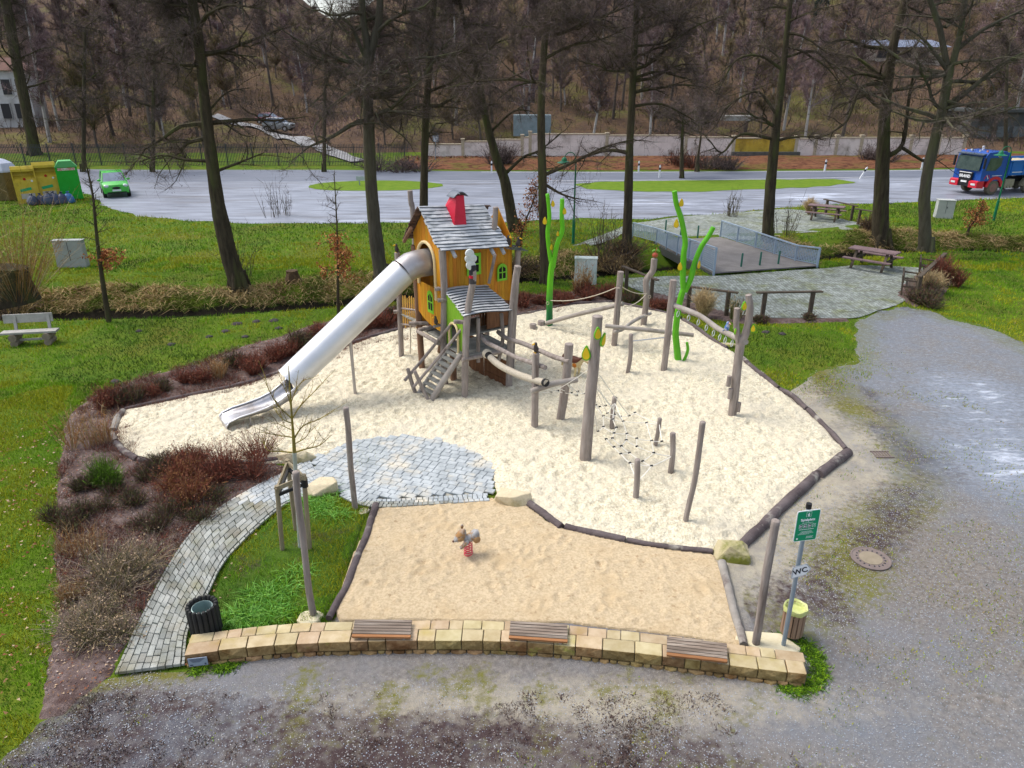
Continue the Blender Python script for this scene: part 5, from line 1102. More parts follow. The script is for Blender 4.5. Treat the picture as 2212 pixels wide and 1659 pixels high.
for a, b_ in ((nl, nr), (fl, fr_)):
    MB().bar(a+Vector((0, 0, -.65)), b_+Vector((0, 0, -.65)), .4, 1.3).build('abutment', mat('abutment', (.10, .10, .08), (.17, .16, .13), 3), BR)
def railing(K0, K1, n, label, top=1.12):
    """K: list of (top pixel, base pixel) stations"""
    T = thing('bridge_railing', label, 'railing', G(*K0[-1]))
    B = [G(*k) for k in K0]; acc_ = 0
    H_ = [P(*K1[i], B[i].y).z for i in range(len(B))]
    H_ = [min(max(h, .9), 1.5) for h in H_]
    for i in range(len(B)-1):
        a, b_ = B[i], B[i+1]; L_ = (b_-a).length; k = max(1, round(L_/1.35))
        for j in range(k):
            p = a.lerp(b_, j/k); q = a.lerp(b_, (j+1)/k); h0 = H_[i]+(H_[i+1]-H_[i])*j/k; h1 = H_[i]+(H_[i+1]-H_[i])*(j+1)/k
            MB().bar(p-Vector((0, 0, .1)), p+Vector((0, 0, h0)), .07, .05).build('post', bsteel, T)
            MB().bar(p+Vector((0, 0, h0)), q+Vector((0, 0, h1)), .09, .06).build('handrail', bsteel, T)
            MB().bar(p+Vector((0, 0, .22)), q+Vector((0, 0, .22)), .03, .04).build('bottom_rail', bsteel, T)
            d = (q-p); g = MB(); nx = 14
            for s in range(1, nx): g.bar(p+d*(s/nx)+Vector((0, 0, .24)), p+d*(s/nx)+Vector((0, 0, min(h0, h1)-.03)), .024, .02)
            for s in range(1, 10): z = .24+(min(h0, h1)-.27)*s/10; g.bar(p+d*.03+Vector((0, 0, z)), p+d*.97+Vector((0, 0, z)), .02, .026)
            g.build('mesh_panel', bsteel, T, kind='stuff')
    MB().bar(B[-1]-Vector((0, 0, .1)), B[-1]+Vector((0, 0, H_[-1])), .09, .07).build('post', bsteel, T); return T
railing([(1366, 516), (1417, 530), (1541, 596)], [(1366, 486), (1417, 496), (1548, 536)], 7, 'left mesh railing of the footbridge, nearer the green tree sculpture')
railing([(1555, 517), (1716, 570), (1764, 580)], [(1556, 477), (1720, 530), (1774, 536)], 7, 'right mesh railing of the footbridge, nearer the picnic table')
# bollards, rail fences
bgm = mat('bollard_green', (.01, .10, .07), rough=.4, spec=.5)
for k, (x, yb, yt, lab) in enumerate([(1600, 583, 552, 'left of the three dark green bollards at the near end of the bridge'), (1640, 580, 548, 'middle one of the three dark green bollards at the near end of the bridge'), (1680, 577, 546, 'right of the three dark green bollards at the near end of the bridge'), (1506, 520, 487, 'dark green bollard at the far end of the bridge, centre of the opening'), (1437, 505, 492, 'dark green bollard behind the left bridge railing'), (1470, 512, 490, 'dark green bollard just left of the tallest green sculpture')]):
    p = G(x, yb); h = P(x, yt, p.y).z; h = min(max(h, .8), 1.1); b = MB(); b.tube([p, p+Vector((0, 0, h-.03)), p+Vector((0, 0, h))], [.045, .045, .03], 12); tag(b.build('bollard', bgm, smooth=True), lab, 'bollard', 'dark green bollards at the bridge')
dkw = mat('dark_timber', (.055, .042, .032), (.11, .085, .06), 3, .8, .5, 12)
def railfence(label, K, h=None, group='low post and rail fences'):
    B = [G(*k) for k in K]; h = h or .8; T = thing('rail_fence', label, 'fence', B[0], 0, group)
    for p in B: MB().bar(p-Vector((0, 0, .05)), p+Vector((0, 0, h)), .14, .14).build('post', dkw, T, bevel=.01)
    d = (B[-1]-B[0]).normalized(); MB().bar(B[0]-d*.35+Vector((0, 0, h+.035)), B[-1]+d*.35+Vector((0, 0, h+.035)), .16, .06).build('rail', dkw, T, bevel=.01)
railfence('low post and rail fence in front of the cobbled square, right of the bridge sculpture', [(1646, 686), (1748, 684)], .95)
railfence('low rail fence beside the yellow grass clump, partly hidden by the green sculpture', [(1485, 672), (1568, 684)], .95)
railfence('low sloping rail fence beside the white control cabinet', [(1352, 628), (1406, 652)], .95)
railfence('far rail fence behind the farther picnic table', [(1783, 463), (1838, 476)], .9); railfence('far short rail fence beside the wide trunk with brushwood', [(1853, 486), (1888, 492)], .9)
# picnic tables
ptm = mat('picnic_wood', (.13, .085, .085), (.22, .15, .15), 3, .7, .4, 12, rnd=.12)
def picnic(label, base, rz, s=1.):
    T = thing('picnic_table', label, 'picnic table', base, rz, 'dark wooden picnic tables')
    for i in range(5): MB().box((0, -.29+i*.145, .76), (1.85, .135, .045)).build('table_board', ptm, T, True)
    for sd in (-1, 1):
        for j in range(2): MB().box((0, sd*(.68+.13*j), .46), (1.85, .12, .045)).build('seat_board', ptm, T, True)
    for sx in (-.6, .6):
        for sd in (-1, 1): MB().bar((sx, sd*.22, .74), (sx, sd*.62, 0), .05, .10, up=(1, 0, 0)).build('leg', dkw, T, True)
        MB().bar((sx+.05, -.82, .42), (sx+.05, .82, .42), .05, .09).build('cross_beam', dkw, T, True)
    T.scale = (s, s, s); return T
picnic('nearer dark picnic table on the cobbled square right of the bridge', G(1881, 580), radians(-44), 1.15)
picnic('farther dark picnic table beyond the stream beside the wide trunk', G(1781, 475), radians(-32), 1.15)
# armrest benches seen from the side
def armbench(label, p, rz):
    T = thing('park_bench', label, 'bench', p, rz, 'dark benches at the edge of the square')
    for i in range(4): MB().box((0, -.2+i*.11, .45), (1.5, .09, .04)).build('seat_slat', dkw, T, True)
    for i in range(3): MB().box((0, .27+i*.03, .6+i*.12), (1.5, .03, .09)).build('back_slat', dkw, T, True)
    for sx in (-.76, .76):
        b = MB(); b.bar((sx, -.25, 0), (sx, -.22, .68), .07, .07); b.bar((sx, .25, 0), (sx, .34, .88), .07, .07); b.bar((sx, -.28, .68), (sx, .32, .70), .07, .05); b.bar((sx, -.25, .42), (sx, .28, .42), .06, .06); b.build('side_frame', dkw, T, True)
    return T
armbench('nearer dark bench with armrests beside the pale grass clump', G(1962, 632), radians(62)); armbench('farther dark bench with armrests beside the pale grass clump', G(1998, 601), radians(62))
railfence('sloping rail fence behind the two dark benches at the grass clump', [(1978, 645), (2028, 596)], .95)
# wooden park bench on the left
pb = mat('pale_bench_wood', (.28, .27, .25), (.42, .41, .38), 3, .8, .5, 12)
p = G(74, 742); T = thing('park_bench', 'weathered pale plank bench on the left lawn facing the stream', 'bench', p, radians(10))
MB().box((0, -.08, .46), (1.75, .34, .07)).build('seat', pb, T, True, bevel=.01); MB().box((-.1, .26, .84), (1.55, .06, .30), R=Matrix.Rotation(-.12, 3, 'X')).build('backrest', pb, T, True, bevel=.01)
for sx in (-.5, .55):
    MB().tube([(sx, -.3, .30), (sx, .22, .30)], .13, 10).build('log_foot', mat('log_foot', (.16, .13, .10), (.28, .23, .18), 6), T, True); MB().tube([(sx, -.28, .1), (sx, .2, .1)], .12, 10).build('log_foot', MATS['log_foot'], T, True)
    MB().bar((sx, .12, .4), (sx, .25, .95), .09, .06, up=(0, 1, 0)).build('upright', pb, T, True)
MB().box((0, 0, .16), (1.1, .1, .05)).build('stretcher', pb, T, True)
# cabinets
def cabinet(label, base, w, d, h, rz, m, topm=None):
    T = thing('control_cabinet', label, 'cabinet', base, rz, 'grey utility cabinets')
    MB().box((0, 0, h*.13), (w, d, h*.26)).build('plinth', m, T, True); MB().box((0, 0, h*.13+h*.5), (w*.985, d*.97, h*.745), taper=1.).build('body', m, T, True, bevel=.01)
    MB().box((0, 0, h*1.02), (w*1.03, d*1.08, h*.045)).build('lid', topm or m, T, True, bevel=.01)
    MB().box((0, -d*.49, h*.62), (w*.015, .008, h*.7)).build('door_seam', sk, T, True); MB().box((w*.06, -d*.495, h*.62), (.03, .02, .10)).build('handle', sk, T, True); return T
wc = mat('cabinet_white', (.42, .52, .50), (.62, .66, .62), 2.2, .6, c3=(.28, .36, .30), c3scale=1.8, c3amt=(.5, .68)); gc = mat('cabinet_grey', (.27, .29, .29), (.36, .38, .37), 1.5, .7)
cabinet('white mottled control cabinet at the stream behind the sand', G(1264, 612), .98, .42, 1.12, radians(-6), wc)
cabinet('grey control cabinet on the left lawn beside the young beech', G(160, 576), 1.35, .35, 1.25, radians(4), gc); cabinet('grey leaning control cabinet on the far right lawn below the truck', G(2036, 470), 1.0, .6, 1.1, radians(-14), mat('cabinet_pale', (.36, .38, .37), (.44, .46, .44), 2))
# stump with hollow
p = G(633, 604); b = MB(); b.tube([p, p+Vector((0, 0, .3)), p+Vector((0, 0, .42))], [.36, .27, .25], 12, jit=.1); tag(b.build('tree_stump', mat('stump_bark', (.05, .03, .015), (.12, .075, .035), 5, .9, .8)), 'old hollow tree stump on the left stream bank', 'stump')
# lamp posts
def lamp(label, base, top_px, hang):
    T = thing('street_lamp', label, 'street lamp', base, 0, 'green street lamps'); h = P(*top_px, base.y).z; lg = mat('lamp_green', (.005, .13, .06), (.008, .16, .07), 3, .4)
    MB().tube([base, base+Vector((0, 0, h*.28)), base+Vector((0, 0, h*.281)), base+Vector((0, 0, h*.93))], [.085, .08, .05, .045], 10).build('pole', lg, T, smooth=True)
    t = base+Vector((0, 0, h*.93)); arc = [t+Vector((hang*(.3-.3*cos(a)), 0, .3*sin(a)*1.2)) for a in [pi*k/8 for k in range(9)]]; MB().tube(arc, .025, 8).build('arm', lg, T, smooth=True)
    e = arc[-1]; MB().loft([[(e.x+cos(a)*r, e.y+sin(a)*r, e.z+z) for a in strand(18)] for r, z in ((.05, .12), (.13, .05), (.16, -.08), (.38, -.16), (.36, -.18), (.12, -.17))]).build('lamp_shade', lg, T, smooth=True); MB().ball(e+Vector((0, 0, -.2)), .10, 10, 6).build('lamp_glass', mat('lamp_glass', (.5, .55, .5), rough=.3), T, smooth=True)
lamp('green street lamp in the middle, behind the first green sculpture', G(1238, 527), (1243, 330), -1); lamp('green street lamp at the right edge in front of the truck', G(2146, 476), (2178, 318), -1)
# roadside marker posts
mw = mat('marker_white', (.72, .73, .74), rough=.5)
for x, yb, h, ln_, lab in ((1062, 374, 1, 0, 'white roadside marker post behind the leaning trunk'), (1379, 374, 1, 0, 'white roadside marker post near the red leaf bank'), (1424, 384, 1, 0, 'white roadside marker post on the near side of the road'), (1781, 371, 1, 0, 'white roadside marker post left of the wide trunk'), (1858, 386, 1, .45, 'tilted white roadside marker post on the grass island'), (1990, 366, 1, 0, 'white roadside marker post between the two right trunks')):
    p = G(x, yb); T = thing('marker_post', lab, 'marker post', p, 0, 'white roadside marker posts'); d = Vector((ln_, 0, 1)).normalized()
    MB().loft([[tuple(p+d*z+Vector((x_*k, y_*k, 0))) for x_, y_ in ((-.07, -.05), (.07, -.05), (.07, .05), (-.07, .05))] for z, k in ((0, 1), (.95, 1), (1.1, .55))]).build('post', mw, T); MB().loft([[tuple(p+d*z+Vector((x_*1.04, y_*1.04, 0))) for x_, y_ in ((-.07, -.05), (.07, -.05), (.07, .05), (-.07, .05))] for z in (.68, .88)]).build('black_band', sk, T)
# small sign far behind
p = GT(941, 352); T = thing('road_sign', 'small blue grey square sign beyond the road', 'sign', p); t = P(941, 296, p.y); MB().tube([p, t+Vector((0, 0, .3))], .04, 8).build('pole', galv, T)
MB().box(t, (.62, .05, .95)).build('sign_panel', mat('far_sign', (.30, .36, .45), (.36, .42, .5), 3), T); MB().box(t+Vector((0, -.035, -.17)), (.36, .012, .42)).build('sign_symbol', mw, T); MB().box(t+Vector((0, -.045, -.17)), (.20, .012, .22)).build('sign_symbol', MATS['far_sign'], T)
p = G(790, 400); T = thing('direction_board', 'low white board on the left grass island', 'board', p); MB().box(p+Vector((0, 0, .55)), (1.5, .06, .35)).build('board', mat('pale_board', (.38, .42, .44)), T)
for s in (-.5, .5): MB().box(p+Vector((s, 0, .2)), (.07, .07, .4)).build('leg', galv, T)

# ---------------------------------------------------------------- boundary wall, pillars, fence
bw = mat('pale_render', (.62, .55, .52), (.74, .68, .64), .9, .85, .3, 10, c3=(.24, .21, .17), c3scale=.6, c3amt=(.52, .75)); by = mat('yellow_render', (.40, .27, .03), (.52, .38, .06), 1.2, .85, c3=(.22, .15, .03), c3scale=.8, c3amt=(.5, .7)); coping = mat('coping', (.36, .31, .22), (.45, .40, .30), 3, .85); bgm_ = mat('stone_base', (.06, .065, .06), (.11, .11, .10), 3, .9, .6)
BW = thing('boundary_wall', 'long pale rendered wall with stone pillars behind the road', 'wall', (15, 84, 0))
YW = 84.0; secs = [(918, 310, 343), (1000, 306, 341), (1075, 302, 340), (1135, 300, 340), (1140, 292, 340), (1310, 294, 339), (1480, 297, 338), (1590, 298, 338)]
def wx(px, py=320): return P(px, py, YW).x
def wz(px, py): return P(px, py, YW).z
xb = [(918, 312, 'n'), (1000, 306, 'n'), (1060, 302, 'n'), (1128, 297, 'n'), (1145, 290, 'n'), (1310, 293, 'n'), (1480, 297, 'n'), (1583, 299, 'y'), (1718, 300, 'n'), (1760, 298, 'n'), (1805, 298, 'n'), (1858, 298, 'n'), (1905, 298, 'n'), (1965, 298, 'n'), (2025, 298, 'n'), (2080, 298, 'n')]
for i in range(len(xb)-1):
    x0, x1 = wx(xb[i][0])+.15, wx(xb[i+1][0])-.15; z1 = wz(xb[i][0], xb[i][1]); m = by if xb[i][2] == 'y' else bw
    MB().box(((x0+x1)/2, YW, z1/2-.15), (x1-x0, .25, z1+.3)).build('wall_panel', m, BW); MB().box(((x0+x1)/2, YW, z1+.04), (x1-x0, .42, .10)).build('coping', coping, BW)
for i, (x, yv, c) in enumerate(xb):
    z1 = wz(x, yv)+.22; MB().box((wx(x), YW, z1/2-.1), (.34, .40, z1+.2)).build('pillar', coping, BW); MB().box((wx(x), YW, z1+.06), (.46, .52, .12)).build('pillar_cap', coping, BW)
MB().box(((wx(1580)+wx(1725))/2, YW-.5, .15), (wx(1725)-wx(1580), .5, .9)).build('stone_base', bgm_, BW)
tag(MB().box(((wx(1150)), YW+2.5, 3.2), (4.2, 2., 2.2)).build('site_container', mat('container_teal', (.14, .19, .20), (.22, .27, .30), 2)), 'blue grey container behind the boundary wall', 'container')
tag(MB().box((wx(1610), YW+4, 3.9), (3.6, 2.4, .5)).build('board_stack', mat('stack_grey', (.3, .31, .3), (.16, .15, .13), 3)), 'stack of grey boards on the ground behind the yellow wall section', 'stack')
# picket fence of steel rods along the left side of the road
fm = mat('fence_iron', (.045, .048, .055), rough=.6)
FN = thing('iron_fence', 'long dark iron picket fence along the far side of the road', 'fence', (-30, 76, 0))
YFn = 76.; x0, x1 = -62., wx(905); n = int((x1-x0)/.16); rods = MB(); k = 0
for i in range(n):
    x = x0+i*.16; h = 2.0
    if i % 16 == 0:
        m = MB(); m.box((x, YFn, 1.05), (.10, .10, 2.15)); m.build('fence_post', fm, FN)
    elif x > -27 and k < 230:
        MB().box((x, YFn, 1.02), (.045, .03, 2.05)).build('picket', fm, FN); k += 1
    else: rods.box((x, YFn, 1.02), (.045, .03, 2.05))
rods.build('picket_run', fm, FN, kind='stuff')
for z in (.35, 1.75): MB().box(((x0+x1)/2, YFn+.03, z), (x1-x0, .03, .05)).build('fence_rail', fm, FN)

# ---------------------------------------------------------------- containers and bags
ym = mat('container_yellow', (.52, .37, .03), (.62, .46, .06), 2, .5, c3=(.30, .19, .03), c3scale=1.4, c3amt=(.55, .75)); cgm = mat('container_green', (.01, .30, .015), (.015, .36, .03), 2, .45); inner = mat('container_inner', (.20, .13, .03), (.28, .19, .05), 3, .6)
def clothes_bin(label, base, w, h, rz):
    T = thing('clothes_container', label, 'container', base, rz, 'yellow clothes containers'); d = 1.1
    for sx in (-1, 1): MB().prism([(sx*w/2-(.06 if sx > 0 else 0), -d/2, 0), (sx*w/2-(.06 if sx > 0 else 0), d/2, 0), (sx*w/2-(.06 if sx > 0 else 0), d/2, h*.97), (sx*w/2-(.06 if sx > 0 else 0), -d/2+.1, h), (sx*w/2-(.06 if sx > 0 else 0), -d/2, h*.92)], (.06, 0, 0)).build('side_panel', ym, T, True)
    MB().box((0, -d/2+.03, h*.30), (w-.12, .05, h*.60)).build('front_panel', ym, T, True); MB().box((0, d/2-.03, h*.48), (w-.12, .05, h*.96)).build('back_panel', ym, T, True)
    MB().prism([(-w/2+.06, -d/2-.02, h*.92), (-w/2+.06, -d/2-.02, h*.86), (-w/2+.06, -d/2+.06, h*.86), (-w/2+.06, -d/2+.12, h*.96), (-w/2+.06, d/2-.05, h*.94), (-w/2+.06, d/2-.05, h*.97), (-w/2+.06, -d/2+.1, h)], (w-.12, 0, 0)).build('hood', ym, T, True)
    MB().prism([(-w/2+.06, -d/2+.03, h*.60), (-w/2+.06, -d/2+.45, h*.72), (-w/2+.06, -d/2+.5, h*.84), (-w/2+.06, -d/2+.46, h*.84), (-w/2+.06, -d/2+.40, h*.74), (-w/2+.06, -d/2+.03, h*.63)], (w-.12, 0, 0)).build('drop_flap', ym, T, True)
    MB().box((0, -d/2+.52, h*.8), (w-.14, .02, h*.28)).build('chute_back', inner, T, True)
    MB().box((-.05, -d/2-.005, h*.38), (w*.5, .012, h*.07), R=Matrix.Rotation(-.18, 3, 'Y')).build('green_sticker', mat('sticker_green', (.03, .36, .14)), T, True)
    MB().box((0, -d/2-.005, h*.2), (w*.6, .012, h*.14)).build('notice', mat('notice_grey', (.45, .43, .38)), T, True); MB().tube([(0, -d/2+.02, h*.66), (0, -d/2-.01, h*.66)], .09, 12).build('red_label', mat('label_red', (.4, .02, .01)), T, True)
    MB().tube([(w*.3, -d/2+.02, h*.60), (w*.3, -d/2-.01, h*.60)], .07, 12).build('round_label', mw, T, True); return T
Yc = G(100, 436).y
clothes_bin('left yellow clothes container with a green sticker', G(66, 437), 1.42, 2.55, radians(31)); clothes_bin('right, taller yellow clothes container beside the green one', G(112, 433), 1.42, 2.75, radians(31))
p = G(158, 431); T = thing('glass_container', 'tall green collection container with a peaked top', 'container', p, radians(31)); w, h = 1.38, 2.35
MB().loft([[(x*w/2, y*.5, z) for x, y in ((-1, -1), (1, -1), (1, 1), (-1, 1))] for z in (.08, h)]).build('body', cgm, T, True, bevel=.02)
MB().loft([[(-w/2-.03, y, h), (w/2+.03, y, h), (w*.28, y, h+.42), (-w*.28, y, h+.42)] for y in (-.54, .54)]).build('peaked_lid', mat('lid_green', (.10, .38, .13)), T, True); MB().box((0, -.515, h-.14), (w*.8, .02, .18)).build('sticker_strip', mat('strip_pale', (.55, .55, .5), (.5, .2, .15), 9, contrast=.05), T, True)
for sx in (-1, 1): MB().box((sx*.5, 0, .04), (.12, .9, .08)).build('skid', sk, T, True)
p = G(22, 431); T = thing('igloo_container', 'brown recycling container with a faceted silver top at the left edge', 'container', p, radians(6))
MB().loft([[(cos(a+.39)*r, sin(a+.39)*r*.8, z) for a in strand(8)] for r, z in ((.95, .03), (.98, 2.0))]).build('body', mat('igloo_brown', (.09, .065, .025), (.15, .11, .04), 2, .6), T, True)
MB().loft([[(cos(a+.39)*r, sin(a+.39)*r*.8, z) for a in strand(8)] for r, z in ((1.02, 2.0), (1.0, 2.12), (.72, 2.6), (.30, 2.85), (.12, 2.9))]).build('faceted_top', mat('igloo_silver', (.34, .38, .48), (.44, .48, .58), 2, .45), T, True)
bgs = [(92, 438, .62), (112, 436, .60), (126, 437, .72), (141, 436, .72), (155, 435, .66), (166, 434, .66)]
bagm = mat('bag_navy', (.008, .018, .05), (.02, .035, .08), 4, .3, .4, 6, spec=.6, bdist=.03); bagb = mat('bag_blue', (.01, .09, .26), (.02, .13, .34), 4, .3, .4, 6, spec=.6, bdist=.03)
for k, (x, y, s) in enumerate(bgs):
    p = G(x, y)-Vector((0, 1.0, 0)); b = MB(); tl = random.uniform(-.15, .3); rings = []
    for z, r in ((0, .34), (.08, .50), (.3, .50), (.55, .42), (.75, .28), (.86, .10), (.92, .07), (1.0, .16)):
        rings.append([(p.x+cos(a)*r*s*1.25*(1+.12*sin(a*5+k+z*6))-tl*z*s, p.y+sin(a)*r*s*(1+.12*sin(a*4+k*2)), z*s*1.25+.02*sin(a*6)) for a in strand(14)])
    o = b.loft(rings).build('rubbish_bag', bagb if k == 5 else bagm, smooth=True)
    tag(o, ['leftmost dark blue rubbish bag, apart from the others at the left yellow container', 'second rubbish bag from the left, small and dark, between the yellow containers', 'tall dark rubbish bag at the left foot of the right yellow container', 'tall dark rubbish bag in the middle of the right yellow container', 'dark rubbish bag between the right yellow and the green container', 'bright blue rubbish bag in front of the green container'][k], 'rubbish bag', 'rubbish bags in front of the containers')
# ---------------------------------------------------------------- car
def car(name, label, base, rz, sc, paint, detail=True, group=None):
    T = thing(name, label, 'car', base, rz, group); glass = mat('car_glass', (.10, .13, .18), (.20, .25, .33), 1.5, .12, spec=.8); blk = mat('car_black', (.012, .012, .012), rough=.6)
    def prof(x): return x
    W2 = .80; b = MB(); rings = []
    for x, zb, zt, w in ((-1.75, .42, .62, .60), (-1.70, .30, .80, .72), (-1.45, .24, .90, .78), (-.9, .22, .96, .80), (-.3, .22, 1.0, .80), (.6, .22, .99, .80), (1.3, .24, .98, .79), (1.66, .28, .96, .76), (1.74, .36, .80, .70)):
        rings.append([(x, -w*.94, zb), (x, -w, (zb+zt)*.5), (x, -w*.95, zt-.06), (x, -w*.8, zt), (x, w*.8, zt), (x, w*.95, zt-.06), (x, w, (zb+zt)*.5), (x, w*.94, zb)])
    b.loft(rings); body = b.build('body', paint, T, True, True)
    b = MB(); rings = [[(x, -w, z) for x, z, w in ()]]
    cab = [(-.95, .93, .72), (-.30, 1.44, .58), (.25, 1.49, .59), (1.15, 1.44, .57), (1.62, .95, .68)]
    b = MB(); b.loft([[(x, -w, z-.02), (x, -w*.96, z), (x, w*.96, z), (x, w, z-.02)] for x, z, w in cab[1:4]]); b.build('roof', paint, T, True, True)
    b = MB(); b.prism([(-.95, -.66, .95), (-.95, .66, .95), (-.32, .545, 1.43), (-.32, -.545, 1.43)], (.03, 0, -.02)); b.build('windscreen', glass, T, True)
    b = MB(); b.prism([(1.62, -.64, .96), (1.62, .64, .96), (1.17, .54, 1.42), (1.17, -.54, 1.42)], (-.03, 0, 0)); b.build('rear_window', glass, T, True)
    for s in (-1, 1):
        b = MB(); b.prism([(-.72, s*.735, .97), (.35, s*.74, .98), (.35, s*.615, 1.41), (-.22, s*.60, 1.41)], (0, -s*.03, 0)); b.build('side_window', glass, T, True)
        b = MB(); b.prism([(.42, s*.74, .98), (1.35, s*.72, .98), (1.12, s*.60, 1.40), (.42, s*.615, 1.41)], (0, -s*.03, 0)); b.build('side_window', glass, T, True)
        [MB().bar(a_, b_, w_, .055).build('pillar', paint, T, True) for a_, b_, w_ in (((-.95, s*.71, .93), (-.28, s*.575, 1.45), .06), ((1.62, s*.68, .95), (1.15, s*.575, 1.44), .10), ((.385, s*.74, .95), (.385, s*.60, 1.45), .05))]
        MB().ball((-.62, s*.86, 1.02), (.07, .11, .075), 8, 6).build('mirror', paint, T, True, True)
        MB().ball((-1.68, s*.54, .745), (.10, .17, .10), 10, 7, R=Matrix.Rotation(s*.35, 3, 'Z')).build('headlight', mat('headlight', (.55, .62, .62), rough=.15, spec=.8), T, True, True)
        for x in (-1.12, 1.15):
            w = MB(); w.tube([(x, s*.62, .285), (x, s*.805, .285)], .285, 20).build('tyre', blk, T, True, True); w = MB(); w.tube([(x, s*.80, .285), (x, s*.815, .285)], .18, 14).build('rim', mat('rim', (.4, .4, .42), rough=.35, metal=.5), T, True, True)
            w = MB(); w.tube([(x, s*.60, .30), (x, s*.797, .30)], .33, 20).build('wheel_arch', blk, T, True)
    MB().ball((-1.765, 0, .62), (.03, .25, .08), 12, 6).build('grille', blk, T, True, True); MB().box((-1.775, 0, .47), (.015, .50, .105)).build('number_plate', mat('plate', (.62, .64, .64)), T, True); MB().box((-1.74, 0, .33), (.03, 1.1, .07)).build('air_intake', blk, T, True)
    MB().box((-.75, 0, .99), (.05, 1.1, .012)).build('wiper', blk, T, True)
    T.scale = (sc,)*3; return T
cg_ = mat('car_green', (.05, .42, .04), (.055, .45, .045), 1, .25, spec=.6); cgb = mat('car_silver', (.3, .32, .34), rough=.3, metal=.4, spec=.5)
car('parked_car', 'small bright green hatchback on the wet lay-by beside the green container', G(238, 424)+Vector((0, .9, .02)), radians(121), 1.15, cg_)
pc_ = GT(577, 287); car('parked_car', 'silver car parked on the track up the left hill', pc_+Vector((1.5, .5, .1)), radians(170), 1.15, cgb, group=None); pc_ = GT(556, 276); car('parked_car', 'dark pink car half hidden behind the silver car on the hill track', pc_+Vector((.5, 4, .2)), radians(165), 1.0, mat('car_pink', (.25, .08, .12), rough=.3, spec=.5))
# ---------------------------------------------------------------- tipper truck
tb = mat('truck_blue', (.006, .06, .30), (.008, .075, .36), 1, .3, spec=.5); tr_ = mat('truck_red', (.50, .01, .03), rough=.35, spec=.5); tg = mat('truck_glass', (.03, .05, .05), (.08, .11, .10), 2, .08, spec=.9); tk_ = mat('truck_black', (.012, .012, .014), rough=.6); mud = mat('muddy_steel', (.22, .20, .13), (.30, .28, .20), 4, .85)
TK = thing('tipper_truck', 'blue tipper truck with red bumper turning in from the right', 'truck', (0, 0, 0), 0)
Wt = 1.25
b = MB(); secs_ = [(-.02, 1.05, 2.05, .97), (-.08, 1.05, 1.9, 1.0)]
cabp = [(0.02, 1.05), (0.0, 1.75), (.10, 2.85), (.32, 3.12), (2.05, 3.16), (2.25, 3.0), (2.30, 1.05)]
b.loft([[(x+ (.10 if abs(y) > 1.15 else 0)*(1 if x < 1 else 0), y, z) for x, z in cabp] for y in (-1.25, -1.16, 1.16, 1.25)]); cab_o = b.build('cab', tb, TK, True, True)
MB().prism([(-.02, -1.08, 1.78), (-.02, 1.08, 1.78), (.085, 1.06, 2.80), (.085, -1.06, 2.80)], (-.02, 0, 0)).build('windscreen', tg, TK, True)
MB().box((.14, 0, 2.95), (.34, 2.3, .08), R=Matrix.Rotation(-.2, 3, 'Y')).build('sun_visor', mat('visor', (.05, .07, .10), rough=.3), TK, True)
MB().loft([[(-.07, -.62, 1.62), (-.07, .62, 1.62), (-.07, .52, 1.02), (-.07, -.52, 1.02)], [(-.01, -.66, 1.66), (-.01, .66, 1.66), (-.01, .56, .98), (-.01, -.56, .98)]]).build('grille', tk_, TK, True)
MB().box((-.085, 0, 1.60), (.03, 1.1, .05)).build('chrome_bar', mw, TK, True)
o = textmesh('BRAND', .30, mw, 'lettering', Matrix.Translation((-.095, 0, 1.32)) @ Matrix(((0, 0, -1, 0), (-1, 0, 0, 0), (0, 1, 0, 0), (0, 0, 0, 1))), None, .012); o.parent = TK; ORG[o.name] = ORG[TK.name]
MB().loft([[(x, y, z) for x, z in ((-.12, .55), (-.12, .98), (.0, 1.06), (.55, 1.06), (.55, .50))] for y in (-1.25, -.5)]).build('bumper', tr_, TK, True); MB().loft([[(x, y, z) for x, z in ((-.12, .55), (-.12, .98), (.0, 1.06), (.55, 1.06), (.55, .50))] for y in (.5, 1.25)]).build('bumper', tr_, TK, True)
MB().box((.2, 0, .78), (.5, 1.0, .38)).build('bumper_centre', tk_, TK, True); MB().box((-.08, 0, .93), (.04, .52, .12)).build('number_plate', mw, TK, True)
for s in (-1, 1):
    MB().box((-.13, s*.92, .80), (.03, .38, .14)).build('headlight', mat('headlight', (.55, .62, .62)), TK, True)
    MB().prism([(.42, s*1.255, 1.80), (1.35, s*1.255, 1.80), (1.75, s*1.255, 2.15), (1.80, s*1.255, 2.72), (.60, s*1.255, 2.72)], (0, s*.012, 0)).build('side_window', tg, TK, True)
    for k_, (cx_, rr2) in enumerate(((1.55, .82),)):
        b = MB(); arc_ = [(cx_+cos(a)*rr2, .55+sin(a)*rr2) for a in [pi*.02+pi*.96*k/12 for k in range(13)]]; arc2 = [(cx_+cos(a)*(rr2-.22), .55+sin(a)*(rr2-.22)) for a in [pi*.02+pi*.96*k/12 for k in range(12, -1, -1)]]
        b.loft([[(x, y, z) for x, z in arc_+arc2] for y in (s*.85, s*1.27)]); b.build('mudguard', tr_, TK, True)
    MB().box((.05, s*1.36, 2.35), (.12, .12, .75)).build('mirror', tk_, TK, True); MB().bar((.1, s*1.2, 2.75), (.05, s*1.38, 2.72), .03, .03).build('mirror_arm', tk_, TK, True)
    for q_ in range(3): MB().box((.55+.17*q_, s*1.262, 1.35), (.06, .012, .36), R=Matrix.Rotation(.6 if q_ < 1 else -.6, 3, 'Y')).build('warning_stripe', mw if q_ == 1 else tr_, TK, True)
    MB().box((1.6, s*1.262, 1.42), (.95, .012, .035)).build('trim_line', mw, TK, True)
